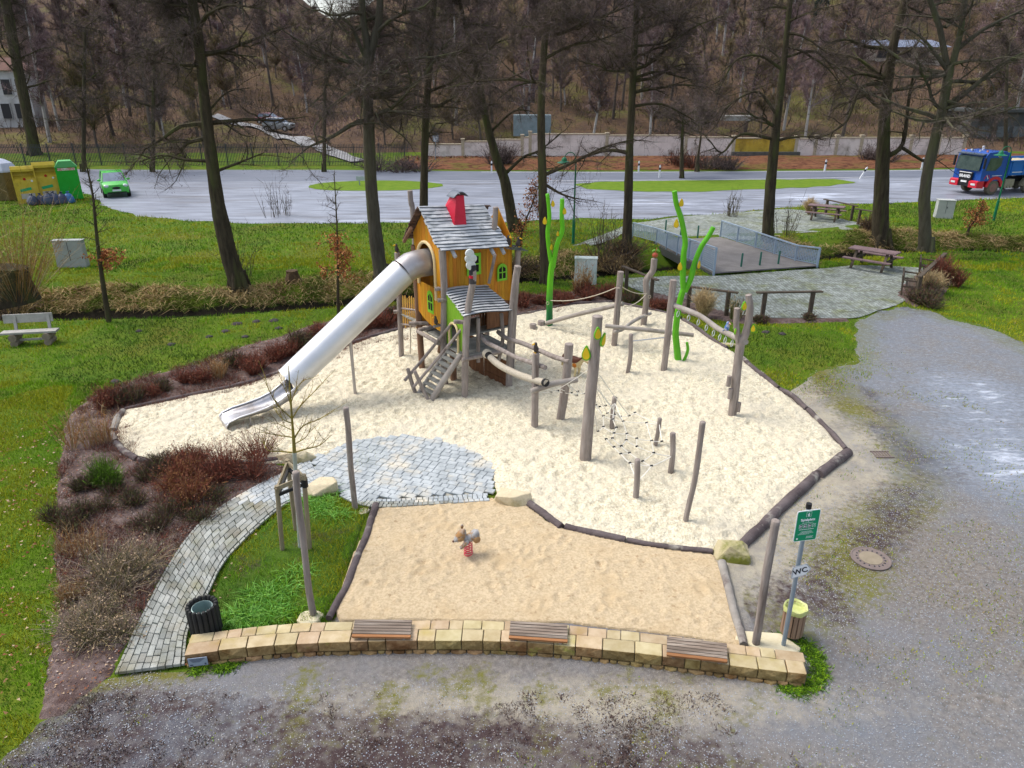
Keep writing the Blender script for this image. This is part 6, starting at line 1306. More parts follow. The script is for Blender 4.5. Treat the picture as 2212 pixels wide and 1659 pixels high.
def wheel(x, s, dual=False):
    MB().tube([(x, s*.88, .54), (x, s*.92, .54), (x, s*1.20, .54), (x, s*1.24, .54)], [.48, .54, .54, .47], 24).build('tyre', mat('muddy_tyre', (.10, .09, .06), (.17, .155, .11), 5, .9), TK, True, True)
    r_ = MB().loft([[(x+cos(a)*r, s*y, .54+sin(a)*r) for a in strand(20)] for r, y in ((.33, 1.245), (.31, 1.19), (.20, 1.18), (.16, 1.26), (.01, 1.27))]).build('rim', mat('rim_red', (.26, .12, .10), (.20, .15, .11), 5, .8), TK, True, True)
for x in (1.55, 5.1, 6.45):
    for s in (-1, 1): wheel(x, s)
MB().box((4.4, 0, .95), (6.0, .9, .28)).build('chassis', tk_, TK, True)
for s in (-1, 1):
    MB().box((3.1, s*.95, .85), (.9, .5, .5)).build('side_tank', mud, TK, True, bevel=.03)
    for q_ in range(3): MB().tube([(2.75+q_*.28, s*1.22, .55), (2.75+q_*.28, s*1.0, .55)], .11, 10).build('air_tank', mud, TK, True)
    for cx_ in (5.1, 6.45):
        arc_ = [(cx_+cos(a)*.68, .55+sin(a)*.68) for a in [pi*k/10 for k in range(11)]]+[(cx_+cos(a)*.64, .55+sin(a)*.64) for a in [pi*k/10 for k in range(10, -1, -1)]]; MB().loft([[(x, y, z) for x, z in arc_] for y in (s*.85, s*1.25)]).build('mudguard', mud, TK, True)
bdm = mat('bed_blue', (.01, .11, .40), (.015, .14, .46), 1, .4)
MB().box((2.62, 0, 2.0), (.10, 2.44, 1.5)).build('headboard', tb, TK, True); MB().prism([(2.45, -1.2, 2.75), (2.45, 1.2, 2.75), (2.40, 1.2, 3.05), (2.40, -1.2, 3.05)], (.1, 0, 0)).build('headboard_top', tb, TK, True)
for s in (-1, 1):
    MB().box((5.2, s*1.22, 1.95), (5.1, .06, 1.0)).build('side_board', bdm, TK, True); MB().box((5.2, s*1.27, 2.44), (5.1, .12, .10)).build('top_rail', bdm, TK, True)
    for q_ in range(5): MB().box((2.9+q_*1.15, s*1.27, 1.95), (.12, .06, 1.0)).build('stake', bdm, TK, True)
    MB().box((5.2, s*1.262, 1.62), (4.6, .012, .05)).build('trim_line', mw, TK, True)
MB().box((5.2, 0, 1.42), (5.1, 2.44, .08)).build('bed_floor', bdm, TK, True); MB().box((7.72, 0, 1.95), (.06, 2.44, 1.0)).build('tailgate', bdm, TK, True)
b = MB(); rings = [[(x, y, 2.25+.22*(1-abs(x-5.2)/2.6)*(1-(y/1.3)**2)+random.uniform(-.03, .03)) for y in np.linspace(-1.18, 1.18, 9)] for x in np.linspace(2.7, 7.65, 16)]; b.loft(rings, close=False, cap=False).build('load', mat('load_grit', (.30, .30, .33), (.5, .42, .2), 1.5, .9), TK, True, True)
for y in (-.95, -.3, .45, 1.0): MB().tube([(.5, y, 3.12), (.5, y, 3.24)], .07, 10).build('roof_light', mat('amber', (.75, .25, .12)) if abs(y) > .9 else mw, TK, True)
MB().tube([(1.4, .3, 3.15), (1.4, .3, 3.45)], .09, 10).build('beacon', mw, TK, True)
tp_ = G(2098, 424); TK.location = tp_+Vector((0, 1.3, .02)); TK.rotation_euler[2] = radians(16); TK.scale = (1.0,)*3
# ---------------------------------------------------------------- buildings
gl = mat('window_dark', (.03, .03, .035), rough=.3); hw_ = mat('house_white', (.42, .42, .42), (.56, .56, .56), .8, .85, c3=(.3, .29, .27), c3scale=.3, c3amt=(.5, .7))
YH = 100.; hx0, hx1 = P(-120, 200, YH).x, P(64, 200, YH).x; hz = P(0, 152, YH).z; gz = tz((hx0+hx1)/2, YH)
HB = thing('white_house', 'tall white house with red roof at the left edge among the trees', 'house', ((hx0+hx1)/2, YH+1.5, gz))
MB().box(((hx0+hx1)/2, YH+1.5, (hz+gz)/2-1), (hx1-hx0, 3, hz-gz+2)).build('wall', hw_, HB)
MB().loft([[(hx0-.4, YH-.5, hz), (hx1+.4, YH-.5, hz), (hx1+.4, YH+3.5, hz), (hx0-.4, YH+3.5, hz)], [(hx0+2.5, YH+1, hz+1.5), (hx1-2.5, YH+1, hz+1.5), (hx1-2.5, YH+2, hz+1.5), (hx0+2.5, YH+2, hz+1.5)]]).build('roof', mat('roof_red', (.13, .07, .055), (.18, .09, .07), 2), HB)
for kx in (-30, 15, 45):
    for ky in (188, 240, 292):
        q = P(kx, ky, YH-.02); o = MB().box(q+Vector((0, -.05, 0)), (1.3, .1, 2.0)).build('window', hw_, HB); MB().box(q+Vector((0, -.12, 0)), (1.1, .06, 1.8)).build('pane', gl, o)
YU = GT(1900, 134).y; ux0, ux1 = P(1868, 100, YU).x, P(2040, 100, YU).x; z0 = P(1900, 132, YU).z; z1 = P(1900, 102, YU).z; z2 = P(1900, 84, YU).z
UB = thing('hill_hut', 'low beige building with a long blue grey roof high on the right hillside', 'building', ((ux0+ux1)/2, YU+4, z0))
MB().box(((ux0+ux1)/2, YU+4, (z0+z1)/2-2), (ux1-ux0, 8, z1-z0+4)).build('wall', mat('hut_beige', (.40, .34, .27), (.50, .44, .36), .6), UB)
MB().loft([[(ux0-.8, YU-1, z1), (ux1+.8, YU-1, z1), (ux1+.8, YU+9, z1), (ux0-.8, YU+9, z1)], [(ux0+.5, YU+3.5, z2), (ux1-.5, YU+3.5, z2), (ux1-.5, YU+5, z2), (ux0+.5, YU+5, z2)]]).build('roof', mat('roof_slate', (.16, .19, .27), (.22, .25, .33), 1), UB)
for kx in (1905, 1932, 1960, 1995): q = P(kx, 117, YU-.05); MB().box(q, (1.6, .12, 1.1)).build('window', gl, UB)
YG = 92.; gx0, gx1 = P(2095, 280, YG).x, P(2330, 280, YG).x; z1 = P(2150, 252, YG).z
GB = thing('grey_shed', 'long dark grey shed behind the truck at the right edge', 'building', ((gx0+gx1)/2, YG+3, 0)); MB().box(((gx0+gx1)/2, YG+3, z1/2), (gx1-gx0, 6, z1+1)).build('wall', mat('shed_grey', (.05, .055, .055), (.09, .095, .09), .7), GB); MB().box(((gx0+gx1)/2, YG+3, z1+.65), (gx1-gx0+.8, 7, .3)).build('roof', mat('shed_roof', (.07, .08, .08)), GB)
for kx in (2125, 2165, 2200): q = P(kx, 285, YG-.03); MB().box(q, (1.4, .12, 1.2)).build('window', mat('shed_window', (.12, .14, .15), rough=.3), GB)
# ---------------------------------------------------------------- ribbons: twigs, blades, leaves as many small faces
def unit(a): return a/np.maximum(np.linalg.norm(a, axis=-1, keepdims=True), 1e-9)
def ribbons(B, D, Ln, Wd, bend=None, tip=.25, seg=1, up=None):
    """B base (n,3), D unit direction (n,3), Ln length, Wd width -> V, F (triangles)"""
    n = len(B); R = rng.normal(size=(n, 3)) if up is None else up; S_ = unit(np.cross(D, R)); Ln = np.broadcast_to(Ln, n)[:, None]; Wd = np.broadcast_to(Wd, n)[:, None]
    if bend is None: bend = np.zeros((n, 3))
    if seg == 1:
        V = np.stack([B-S_*Wd/2, B+S_*Wd/2, B+D*Ln+bend], 1).reshape(-1, 3); F = np.arange(3*n).reshape(n, 3); return V, F
    M = B+D*Ln*.5+bend*.25; T = B+D*Ln+bend
    V = np.stack([B-S_*Wd/2, B+S_*Wd/2, M-S_*Wd*.42, M+S_*Wd*.42, T], 1).reshape(-1, 3); k = np.arange(n)[:, None]*5
    F = np.concatenate([k+[0, 1, 3], k+[0, 3, 2], k+[2, 3, 4]], 0); return V, F
class RB:
    def __init__(s): s.V = []; s.F = []; s.M = []; s.n = 0
    def add(s, VF, mi=0):
        V, F = VF; s.V.append(V); s.F.append(F+s.n); s.n += len(V); s.M.append(np.full(len(F), mi) if np.isscalar(mi) else mi); return s
    def build(s, name, m, parent=None, **kw): return np_mesh(name, np.concatenate(s.V), np.concatenate(s.F), m, parent, np.concatenate(s.M), **kw)
bark = mat('alder_bark', (.035, .029, .020), (.085, .07, .045), 3., .95, .9, 10, stretch=(2.5, 2.5, .5), bdist=.04, c3=(.075, .085, .03), c3scale=.8, c3amt=(.5, .7), spec=.1)
bark_pale = mat('pale_bark', (.06, .053, .038), (.11, .10, .075), 3., .95, .7, 10, stretch=(2.5, 2.5, .5), bdist=.03, c3=(.10, .11, .05), c3scale=.8, c3amt=(.5, .7), spec=.1)
twig1 = mat('twig_dark', (.08, .064, .056), rough=.95, spec=.1); twig2 = mat('twig_purple', (.15, .112, .108), rough=.95, spec=.1); twig3 = mat('twig_olive', (.10, .085, .05), rough=.95, spec=.1); twig4 = mat('twig_red', (.14, .045, .028), rough=.95, spec=.1); twig5 = mat('twig_tan', (.30, .22, .13), rough=.95, spec=.1)
def strand_pts(p, d, L, n, jit, grav):
    pts = [Vector(p)]; d = Vector(d).normalized(); st = L/n
    for i in range(n):
        d = (d+Vector((random.gauss(0, jit), random.gauss(0, jit), random.gauss(0, jit)+grav))).normalized(); pts.append(pts[-1]+d*st)
    return pts
def twigs_on(rb, P0, P1, n, ln, wd, mi=(0, 1), bias=None, spread=1.0):
    """twigs sprouting from segments P0->P1 (m,3)"""
    m = len(P0); i = rng.integers(0, m, n); t = rng.random((n, 1)); B = P0[i]*(1-t)+P1[i]*t; D = unit(unit(P1[i]-P0[i])*.7+rng.normal(size=(n, 3))*spread+(0 if bias is None else np.array(bias)))
    L_ = rng.uniform(.4, 1, n)*ln; rb.add(ribbons(B, D, L_, wd*rng.uniform(.6, 1.2, n)), rng.choice(mi, n)); E_ = B+D*L_[:, None]
    return B, E_
def tree(name, label, K, widths, forks=(), nl=16, z0=3.5, H=15., spread=4.2, seed=0, m=None, dens=1., limbs=(), group='bare alders along the stream and lawn', tw=.0125, cat='tree', cones=True):
    random.seed(seed); m = m or bark
    widths = [w*.84 for w in widths[:-1]]+[widths[-1]*.70]
    base = GT(*K[-1]); Y = base.y; T = thing(name, label, cat, base, 0, group); D0 = dep(base)
    pts = [P(x, y, Y) for x, y in K[:-1]]+[base+Vector((0, 0, -.15))]; topv = pts[0]; d = (pts[0]-pts[1]).normalized(); ext = []
    r_top = wid(widths[0], pts[0])/2
    if not forks:
        q = topv.copy(); r = r_top
        while q.z < H: d = (d+Vector((random.gauss(0, .05), random.gauss(0, .05), .12))).normalized(); q = q+d*1.0; r *= .86; ext.append((q.copy(), max(r, .02)))
    rs = [e[1] for e in ext[::-1]]+[wid(w, p)/2 for w, p in zip(widths, pts)]; allp = [e[0] for e in ext[::-1]]+pts
    # smooth
    q2 = []; r2 = []
    for i in range(len(allp)-1):
        for k in range(4): t = k/4; q2.append(allp[i].lerp(allp[i+1], t)); r2.append(rs[i]*(1-t)+rs[i+1]*t)
    q2.append(allp[-1]); r2.append(rs[-1]); q2 = [sum((q2[min(max(j, 0), len(q2)-1)] for j in (i-1, i, i+1)), Vector())/3 if 0 < i < len(q2)-1 else q2[i] for i in range(len(q2))]
    b = MB(); b.tube(q2, [r*(1+.09*mnoise.noise(p*1.3)) for r, p in zip(r2, q2)], 12, jit=.05)
    root = q2[-1]; rr = r2[-1]
    for a in [2*pi*k/5+seed for k in range(5)]: b.tube([root+Vector((cos(a)*rr*.62, sin(a)*rr*.62, .9)), root+Vector((cos(a)*rr*1.15, sin(a)*rr*1.15, .15)), root+Vector((cos(a)*rr*1.6, sin(a)*rr*1.6, -.15))], [rr*.30, rr*.27, rr*.15], 7)
    axes = [(q2, r2)]
    for FK_, w0, w1 in forks:
        w0 *= .84; w1 *= .84
        fp_ = [P(x, y, Y+.0) for x, y in FK_]; dd = (fp_[0]-fp_[1]).normalized(); e = []; q = fp_[0].copy()
        while q.z < H: dd = (dd+Vector((random.gauss(0, .06), random.gauss(0, .06), .10))).normalized(); q = q+dd; e.append(q.copy())
        fp_ = e[::-1]+fp_; n_ = len(fp_); ra, rb2 = wid(w1, fp_[0])/2*.35, wid(w0, fp_[-1])/2; rr_ = [ra+(rb2-ra)*i/(n_-1) for i in range(n_)]; qq = []; rq = []
        for i in range(n_-1):
            for k in range(3): qq.append(fp_[i].lerp(fp_[i+1], k/3)); rq.append(rr_[i]*(1-k/3)+rr_[i+1]*k/3)
        qq.append(fp_[-1]); rq.append(rr_[-1]); b.tube(qq, rq, 9, jit=.05); axes.append((qq, rq))
    b.build('trunk', m, T, smooth=True)
    # limbs
    lb = MB(); S0 = []; S1 = []; F0 = []; F1 = []
    starts = []
    for ax_p, ax_r in axes:
        cand = [(p, r) for p, r in zip(ax_p, ax_r) if p.z > z0+1.4+base.z]
        for _ in range(int(nl*1.25*(1 if ax_p is q2 else .6))):
            if cand: p, r = random.choice(cand); starts.append((p, r))
    def limb(p, r, d, L_, sub=True):
        pl = strand_pts(p, d, L_, 8, .16, .015); r0 = min(r*.55, .035+L_*.016); rl = [r0*(1-i/8.6)+.004 for i in range(9)]; lb.tube(pl, rl, 5, cap=False)
        for i in range(8): F0.append(pl[i]); F1.append(pl[i+1])
        for k in range(int(7*dens)+3):
            i = random.randint(1, 7); dd = (pl[i+1]-pl[i]).normalized(); sd = (dd*.6+Vector((random.gauss(0, .6), random.gauss(0, .6), random.gauss(.05, .35)))).normalized(); sl = strand_pts(pl[i], sd, random.uniform(.25, .5)*L_*(1-i*.05), 5, .22, -.01); lb.tube(sl, [rl[i]*.55*(1-j/6)+.004 for j in range(6)], 3, cap=False)
            for j in range(5): S0.append(sl[j]); S1.append(sl[j+1])
            for _ in range(2):
                j = random.randint(1, 4); s3 = strand_pts(sl[j], (sl[j+1]-sl[j]).normalized()+Vector((random.gauss(0, .7), random.gauss(0, .7), random.gauss(0, .5))), random.uniform(.4, .9), 3, .2, -.03); lb.tube(s3, [.008, .006, .005, .003], 3, cap=False)
                for q in range(3): S0.append(s3[q]); S1.append(s3[q+1])
    for p, r in starts:
        a = random.uniform(0, 2*pi); k = max(.35, 1-max(0, (p.z-base.z-8))/11); limb(p, r, (cos(a), sin(a), random.uniform(-.15, .45)), spread*1.15*random.uniform(.5, 1.05)*k)
    for LK, w in limbs:                                  # limbs one can pick out in the photo
        lp = [P(x, y, Y-.15*i) for i, (x, y) in enumerate(LK)]; q = gnarl(lp, 4); w0 = wid(w, lp[0])/2; lb.tube(q, [w0*(1-.8*i/len(q)) for i in range(len(q))], 7, cap=False)
        for i in range(len(q)-1): F0.append(q[i]); F1.append(q[i+1])
        for i in range(3, len(q)-1, 1):
            sl = strand_pts(q[i], (q[i+1]-q[i]).normalized()+Vector((random.gauss(0, .5), random.gauss(0, .6), random.gauss(0, .5))), random.uniform(.8, 1.8), 5, .2, -.01); lb.tube(sl, [w0*.3*(1-j/6)+.004 for j in range(6)], 3, cap=False)
            for j in range(5): S0.append(sl[j]); S1.append(sl[j+1])
    o = lb.build('branches', m, T, kind='stuff')
    rb = RB(); O = np.array(base); S0 = np.array(S0)-O; S1 = np.array(S1)-O
    B1, E1 = twigs_on(rb, S0, S1, int(len(S0)*5.6*dens), .78, tw, (0, 1, 1, 2)); twigs_on(rb, B1, E1, int(len(B1)*1.2), .42, tw*.8, (0, 1, 1, 2))
    if cones:
        n = int(len(B1)*.16); i = rng.integers(0, len(E1), n); rb.add(ribbons(E1[i], unit(rng.normal(size=(n, 3))+[0, 0, -1.5]), .045, .035), 0)
    rb.build('twigs', [twig1, twig2, twig3], T, kind='stuff'); return T
tree('alder_tree', 'tall dark tree trunk leaning left at the far left edge behind the fence', [(5, -20), (12, 0), (35, 130), (60, 250), (76, 335)], [24, 24, 24, 26, 36], nl=16, z0=5, spread=5.5, seed=1, dens=.9)
tree('alder_tree', 'leaning bare tree left of the play house, mossy trunk on the stream bank', [(413, -10), (430, 90), (440, 200), (455, 330), (470, 440), (492, 540), (518, 628)], [24, 25, 25, 30, 35, 40, 56], nl=19, z0=3.6, spread=4.6, seed=2, dens=1., limbs=[([(428, 85), (395, 78), (360, 100), (330, 120), (300, 108)], 9), ([(437, 95), (410, 150), (370, 115)], 6), ([(452, 348), (400, 345), (350, 335), (300, 350)], 8), ([(468, 370), (520, 350), (570, 330)], 7), ([(447, 245), (490, 200), (540, 190)], 5)])
tree('alder_tree', 'thick straight pale trunk that forks near the top, just left of the play house roof', [(797, 108), (792, 160), (796, 260), (800, 380), (808, 480), (818, 560), (827, 610)], [32, 28, 29, 31, 33, 36, 48], forks=[([(781, -10), (785, 50), (796, 115)], 20, 18), ([(822, -10), (818, 50), (801, 115)], 22, 20)], nl=10, z0=5.2, spread=4.4, seed=3, dens=.9, m=bark_pale, limbs=[([(790, 130), (760, 60), (730, 40), (712, 90), (690, 140)], 8), ([(790, 150), (750, 160), (720, 150), (700, 200), (710, 250)], 8), ([(792, 50), (750, 70), (700, 20)], 7)])
tree('alder_tree', 'dark straight trunk directly behind the play house roof', [(938, -10), (928, 134), (919, 260), (917, 336), (915, 463), (914, 560)], [16, 18, 19, 19, 21, 30], nl=20, z0=4., spread=4.2, seed=4, dens=1.1, limbs=[([(927, 150), (880, 155), (835, 160)], 6), ([(922, 210), (880, 205), (850, 250)], 7), ([(930, 90), (970, 120), (1010, 110)], 6)])
tree('alder_tree', 'strongly leaning trunk bending to the left behind the play house', [(1020, 110), (1030, 148), (1040, 210), (1056, 285), (1075, 350), (1090, 386), (1100, 440), (1112, 500)], [13, 15, 17, 20, 23, 26, 29, 38], nl=14, z0=4.4, spread=3.8, seed=5, dens=1.1, H=12.5, limbs=[([(1092, 375), (1130, 340), (1165, 325), (1210, 290)], 8), ([(1040, 210), (1000, 180), (960, 170)], 7), ([(1060, 285), (1110, 240), (1150, 240)], 6)])
tree('alder_tree', 'almost black straight trunk behind the nearer green tree sculpture', [(1200, -10), (1181, 34), (1174, 120), (1168, 235), (1171, 370), (1176, 520), (1180, 612)], [16, 18, 19, 20, 23, 25, 36], nl=20, z0=4, spread=4.6, seed=6, dens=1.15, limbs=[([(1172, 130), (1230, 100), (1300, 85), (1350, 60)], 7), ([(1171, 380), (1230, 355), (1300, 320), (1370, 300)], 8), ([(1180, 400), (1215, 420), (1250, 430)], 7), ([(1180, 60), (1230, 40), (1290, 60)], 6)])
tree('alder_tree', 'straight dark trunk left of the footbridge', [(1377, -10), (1371, 100), (1366, 200), (1361, 300), (1359, 370), (1356, 470), (1352, 560)], [14, 16, 18, 20, 21, 24, 36], nl=21, z0=3.4, spread=4.4, seed=7, dens=1.15, limbs=[([(1362, 330), (1310, 325), (1250, 345), (1200, 370)], 9), ([(1368, 170), (1420, 155), (1480, 170)], 8), ([(1364, 230), (1430, 225), (1500, 260)], 7), ([(1371, 100), (1440, 90), (1480, 40)], 6)])
tree('alder_tree', 'slender leaning trunk right behind the footbridge', [(1708, -10), (1697, 101), (1688, 180), (1677, 269), (1664, 403), (1660, 470), (1657, 522)], [12, 15, 18, 22, 27, 28, 34], nl=19, z0=3.6, spread=4.2, seed=8, dens=.85, limbs=[([(1690, 150), (1640, 120), (1590, 130), (1560, 180), (1545, 200)], 7), ([(1680, 250), (1640, 200), (1600, 210), (1560, 240)], 8), ([(1670, 300), (1600, 290), (1560, 330), (1530, 300)], 8), ([(1693, 125), (1760, 110), (1800, 150)], 6)])
tree('alder_tree', 'widest trunk with a hollow dark root base, right of the footbridge', [(1958, -10), (1932, 84), (1920, 160), (1912, 235), (1907, 330), (1904, 420), (1902, 525)], [19, 22, 25, 27, 32, 36, 56], nl=16, z0=4.4, spread=4.6, seed=9, dens=.7, limbs=[([(1925, 105), (1870, 100), (1830, 85), (1790, 95)], 10), ([(1916, 180), (1860, 190), (1830, 260), (1790, 290)], 10), ([(1912, 170), (1850, 160), (1810, 190)], 8), ([(1912, 340), (1950, 310), (1965, 200), (1990, 100)], 12), ([(1950, 320), (2000, 350), (2025, 340)], 8)])
tree('alder_tree', 'forked trunk right of the widest trunk, its arms spreading like a Y', [(2052, 140), (2040, 215), (2020, 302), (2003, 370), (1996, 430), (1998, 500), (1999, 545)], [22, 24, 26, 26, 28, 30, 40], forks=[([(2005, -10), (2030, 60), (2045, 140)], 16, 14), ([(2085, -10), (2075, 70), (2058, 140)], 17, 14)], nl=12, z0=5, spread=4.6, seed=10, dens=.65, m=bark_pale, limbs=[([(2062, 110), (2130, 60), (2212, 20)], 12), ([(2035, 240), (2100, 190), (2160, 140), (2230, 105)], 13), ([(2045, 150), (2000, 90), (1960, 60)], 9)])
tree('alder_tree', 'bare tree partly cut off beyond the right edge near the truck', [(2300, -10), (2290, 150), (2280, 330), (2275, 480)], [16, 20, 24, 34], nl=16, z0=3.5, spread=6, seed=11, dens=.7)
for k, (x, yb, yt, lab) in enumerate([(1472, 386, 250, 'thin reddish trunk on the leaf bank in front of the boundary wall'), (1505, 372, 330, 'very thin young tree on the leaf bank'), (2172, 385, 120, 'thin tree in front of the grey shed'), (700, 372, 120, 'thin bare tree at the fence behind the left grass island'), (330, 372, 90, 'slender bare tree behind the fence, right of the containers'), (180, 372, 60, 'multi-limbed dark tree behind the fence above the containers')]):
    tree('bare_tree', lab, [(x+4, yt), (x+1, (yt+yb)/2), (x, yb)], [6, 9, 13], nl=10, z0=2.5, H=10 if yt < 200 else 5, spread=3.2, seed=30+k, dens=.6, group=None, tw=.03, cones=False)

# ---------------------------------------------------------------- wooded hillside: templates copied singly
def tmpl(seed, H, spread, tcol, mats, pale=False, nt=2600, conif=False):
    random.seed(seed); T = thing('woodland_tree', 'bare tree standing in the woodland on the hillside', 'tree', (0, 0, 0), 0, 'bare trees of the wooded hillside')
    b = MB(); pts = strand_pts((0, 0, -.3), (random.uniform(-.08, .08), 0, 1), H, 8, .03, .05); b.tube(pts, [H*.014*(1-i/9.)+.02 for i in range(9)], 6, cap=False); b.build('trunk', tcol, T, True)
    S0 = []; S1 = []; lb = MB()
    if conif:
        rb = RB(); n = 5200; z = rng.random(n)**.7*H; r = (1-z/H)*spread*(.35+.65*rng.random(n)); a = rng.random(n)*2*pi; B = np.stack([np.cos(a)*r*.5, np.sin(a)*r*.5, z], 1); D = unit(np.stack([np.cos(a), np.sin(a), -.25+0*a], 1)+rng.normal(size=(n, 3))*.3); rb.add(ribbons(B, D, rng.uniform(.4, 1., n), .16), rng.choice([0, 1], n)); rb.build('crown', mats, T, kind='stuff'); return T
    for k in range(22):
        i = random.randint(2, 7); a = random.uniform(0, 2*pi); el = random.uniform(.2, 1.1); L_ = spread*random.uniform(.5, 1)*(1.15-.09*i); pl = strand_pts(pts[i].lerp(pts[i+1], random.random()), (cos(a), sin(a), el), L_, 5, .14, .05); lb.tube(pl, [.07*(1-j/5.6) for j in range(6)], 4, cap=False)
        for j in range(5): S0.append(pl[j]); S1.append(pl[j+1])
    lb.build('branches', tcol, T, True, kind='stuff'); rb = RB(); S0 = np.array(S0); S1 = np.array(S1)
    B1, E1 = twigs_on(rb, S0, S1, nt, 1.15, .055, (0, 0, 1, 2), (0, 0, .35), .8); twigs_on(rb, B1, E1, nt, .7, .04, (0, 1, 1, 2), (0, 0, .2), .8); rb.build('crown', mats, T, kind='stuff'); return T
fb = mat('far_bark', (.07, .055, .045), (.12, .10, .085), 1.5, .95, rnd=.3); birch = mat('birch_bark', (.30, .28, .26), (.45, .43, .41), 1.2, .9, c3=(.08, .07, .06), c3scale=2, c3amt=(.55, .65))
fa = mat('far_twig_brown', (.13, .098, .085), rough=1, rnd=.3, spec=.05); fp1 = mat('far_twig_purple', (.22, .155, .16), rough=1, rnd=.3, spec=.05); fo = mat('far_twig_olive', (.15, .135, .055), rough=1, rnd=.3, spec=.05); fo2 = mat('far_twig_tan', (.25, .175, .105), rough=1, rnd=.3, spec=.05); fg1 = mat('fir_green', (.025, .04, .032), rough=1, spec=.05); fg2 = mat('fir_green_light', (.035, .06, .045), rough=1, spec=.05)
TP = [tmpl(101, 12, 4.2, fb, [fa, fp1, fo]), tmpl(102, 10, 3.6, fb, [fa, fo, fo2]), tmpl(103, 13, 3.6, birch, [fp1, fp1, fa]), tmpl(104, 9, 3.2, birch, [fp1, fa, fo2]), tmpl(105, 14, 4.8, fb, [fa, fa, fp1]), tmpl(106, 7.5, 3.8, fb, [fo, fo2, fa]), tmpl(107, 17, 3.2, fb, [fg1, fg2], conif=True)]
cells = []
random.seed(77)
y = 91.
while y < 250:
    wx_ = .74*y; st = 5.2+(y-90)*.055; x = -wx_-4+random.uniform(0, st)
    while x < wx_+4: cells.append((x+random.uniform(-.4, .4)*st, y+random.uniform(-.4, .4)*st)); x += st*1.12
    y += st*1.05
def onscreen(x, y, z):
    d = y*cos(TILT)-(z-CAM_H)*sin(TILT); up = y*sin(TILT)+(z-CAM_H)*cos(TILT); return 1106+FOC*x/d, 829.5-FOC*up/d
n_ = 0; used = {}
WL_ = [('tall brown-barked bare tree with purple brown twigs in the hillside wood', 'brown woodland trees on the hillside'), ('bushy brown-barked bare tree with olive and tan twigs in the hillside wood', 'olive twiggy woodland trees on the hillside'), ('tall white-stemmed birch with purple twigs in the hillside wood', 'tall birches on the hillside'), ('small white-stemmed birch in the hillside wood', 'small birches on the hillside'), ('wide dark brown bare tree with a spreading crown in the hillside wood', 'spreading woodland trees on the hillside'), ('low olive brown round-headed bare tree in the hillside wood', 'low woodland trees on the hillside'), ('dark evergreen fir standing in the woodland high on the hillside', 'dark firs high on the hillside')]
for x, y in cells:
    z = tz(x, y); sx_, sy_ = onscreen(x, y, z+1)
    if sy_ < -130: continue
    # keep the track, the parked cars, the hut and the house in view
    if 455 < sx_ < 790 and 235 < sy_+10 < 345 and y < 118: continue
    if 1835 < sx_ < 2090 and 80 < sy_ < 300 and y < YU: continue
    if sx_ < 80 and y < 117: continue
    if YU-3 < y < YU+10 and 1850 < sx_ < 2060: continue
    if 500 < sx_ < 640 and 255 < sy_ < 330: continue
    gap = 690 < sx_ < 850 and y > 120
    if gap and random.random() < .7: continue
    w = [3, 2, 1.6, 1, 3, 2.2, .0]
    if sx_ > 1100: w = [2.4, 1.5, 3, 2.2, 1.6, 1.6, .0]
    if 1180 < sx_ < 1800 and sy_ < 60: w[6] = 5
    if 350 < sx_ < 660 and sy_ < 40: w[6] = 2.5
    k = random.choices(range(7), w)[0]; s = random.uniform(.75, 1.25)
    if n_ > 296: break
    if k not in used: used[k] = 1; o = TP[k]; o.location = (x, y, z); o.scale = (s,)*3
    else: o = copy_thing(TP[k], (x, y, z), random.uniform(0, 6.28), scale=(s, s, s*random.uniform(.85, 1.15)))
    o['label'], o['group'] = WL_[k]
    n_ += 1
for k in range(7):
    if k not in used:
        for ch in list(TP[k].children): bpy.data.objects.remove(ch)
        bpy.data.objects.remove(TP[k])
print('woodland trees', n_, len(cells))
# brushwood that covers the slope between the trees
def scatter(n, x0, x1, y0, y1, fn=None):
    X = rng.uniform(x0, x1, n); Y = rng.uniform(y0, y1, n); keep = np.ones(n, bool) if fn is None else fn(X, Y); X = X[keep]; Y = Y[keep]; return np.stack([X, Y, terr(X, Y)], 1)
def offtrack(X, Y):
    m = np.abs(X) < .76*Y+3; px = np.array([p.x for p in tr]); py = np.array([p.y for p in tr]); d = np.min(np.hypot(X[:, None]-px[None], (Y[:, None]-py[None])*.7), 1); 
    m &= d > 3.2; m &= rng.random(len(X)) < .25+1.1*vnoise(X, Y, 7, 55); return m
rb = RB(); Q = scatter(46000, -150, 150, 86.5, 175, offtrack); n = len(Q); D = unit(rng.normal(size=(n, 3))*.45+[0, 0, 1]); ln_ = rng.uniform(.5, 2.0, n); nz = vnoise(Q[:, 0], Q[:, 1], 11, 61)
rb.add(ribbons(Q, D, ln_, .055+.0004*Q[:, 1]), np.where(nz < .38, 1, np.where(nz < .62, 0, rng.choice([2, 3], n)))); B2 = Q+D*ln_[:, None]*.6
for _ in range(3): rb.add(ribbons(B2, unit(D+rng.normal(size=(n, 3))*.6), ln_*.5, .045), rng.choice([0, 1, 2], n))
rb.build('brushwood', [fa, fp1, fo, fo2], kind='stuff', label='thin brown brushwood covering the slope between the trees', category='brushwood') if False else tag(rb.build('brushwood', [fa, fp1, fo, fo2]), 'thin brown brushwood covering the slope between the trees', 'brushwood', kind='stuff')

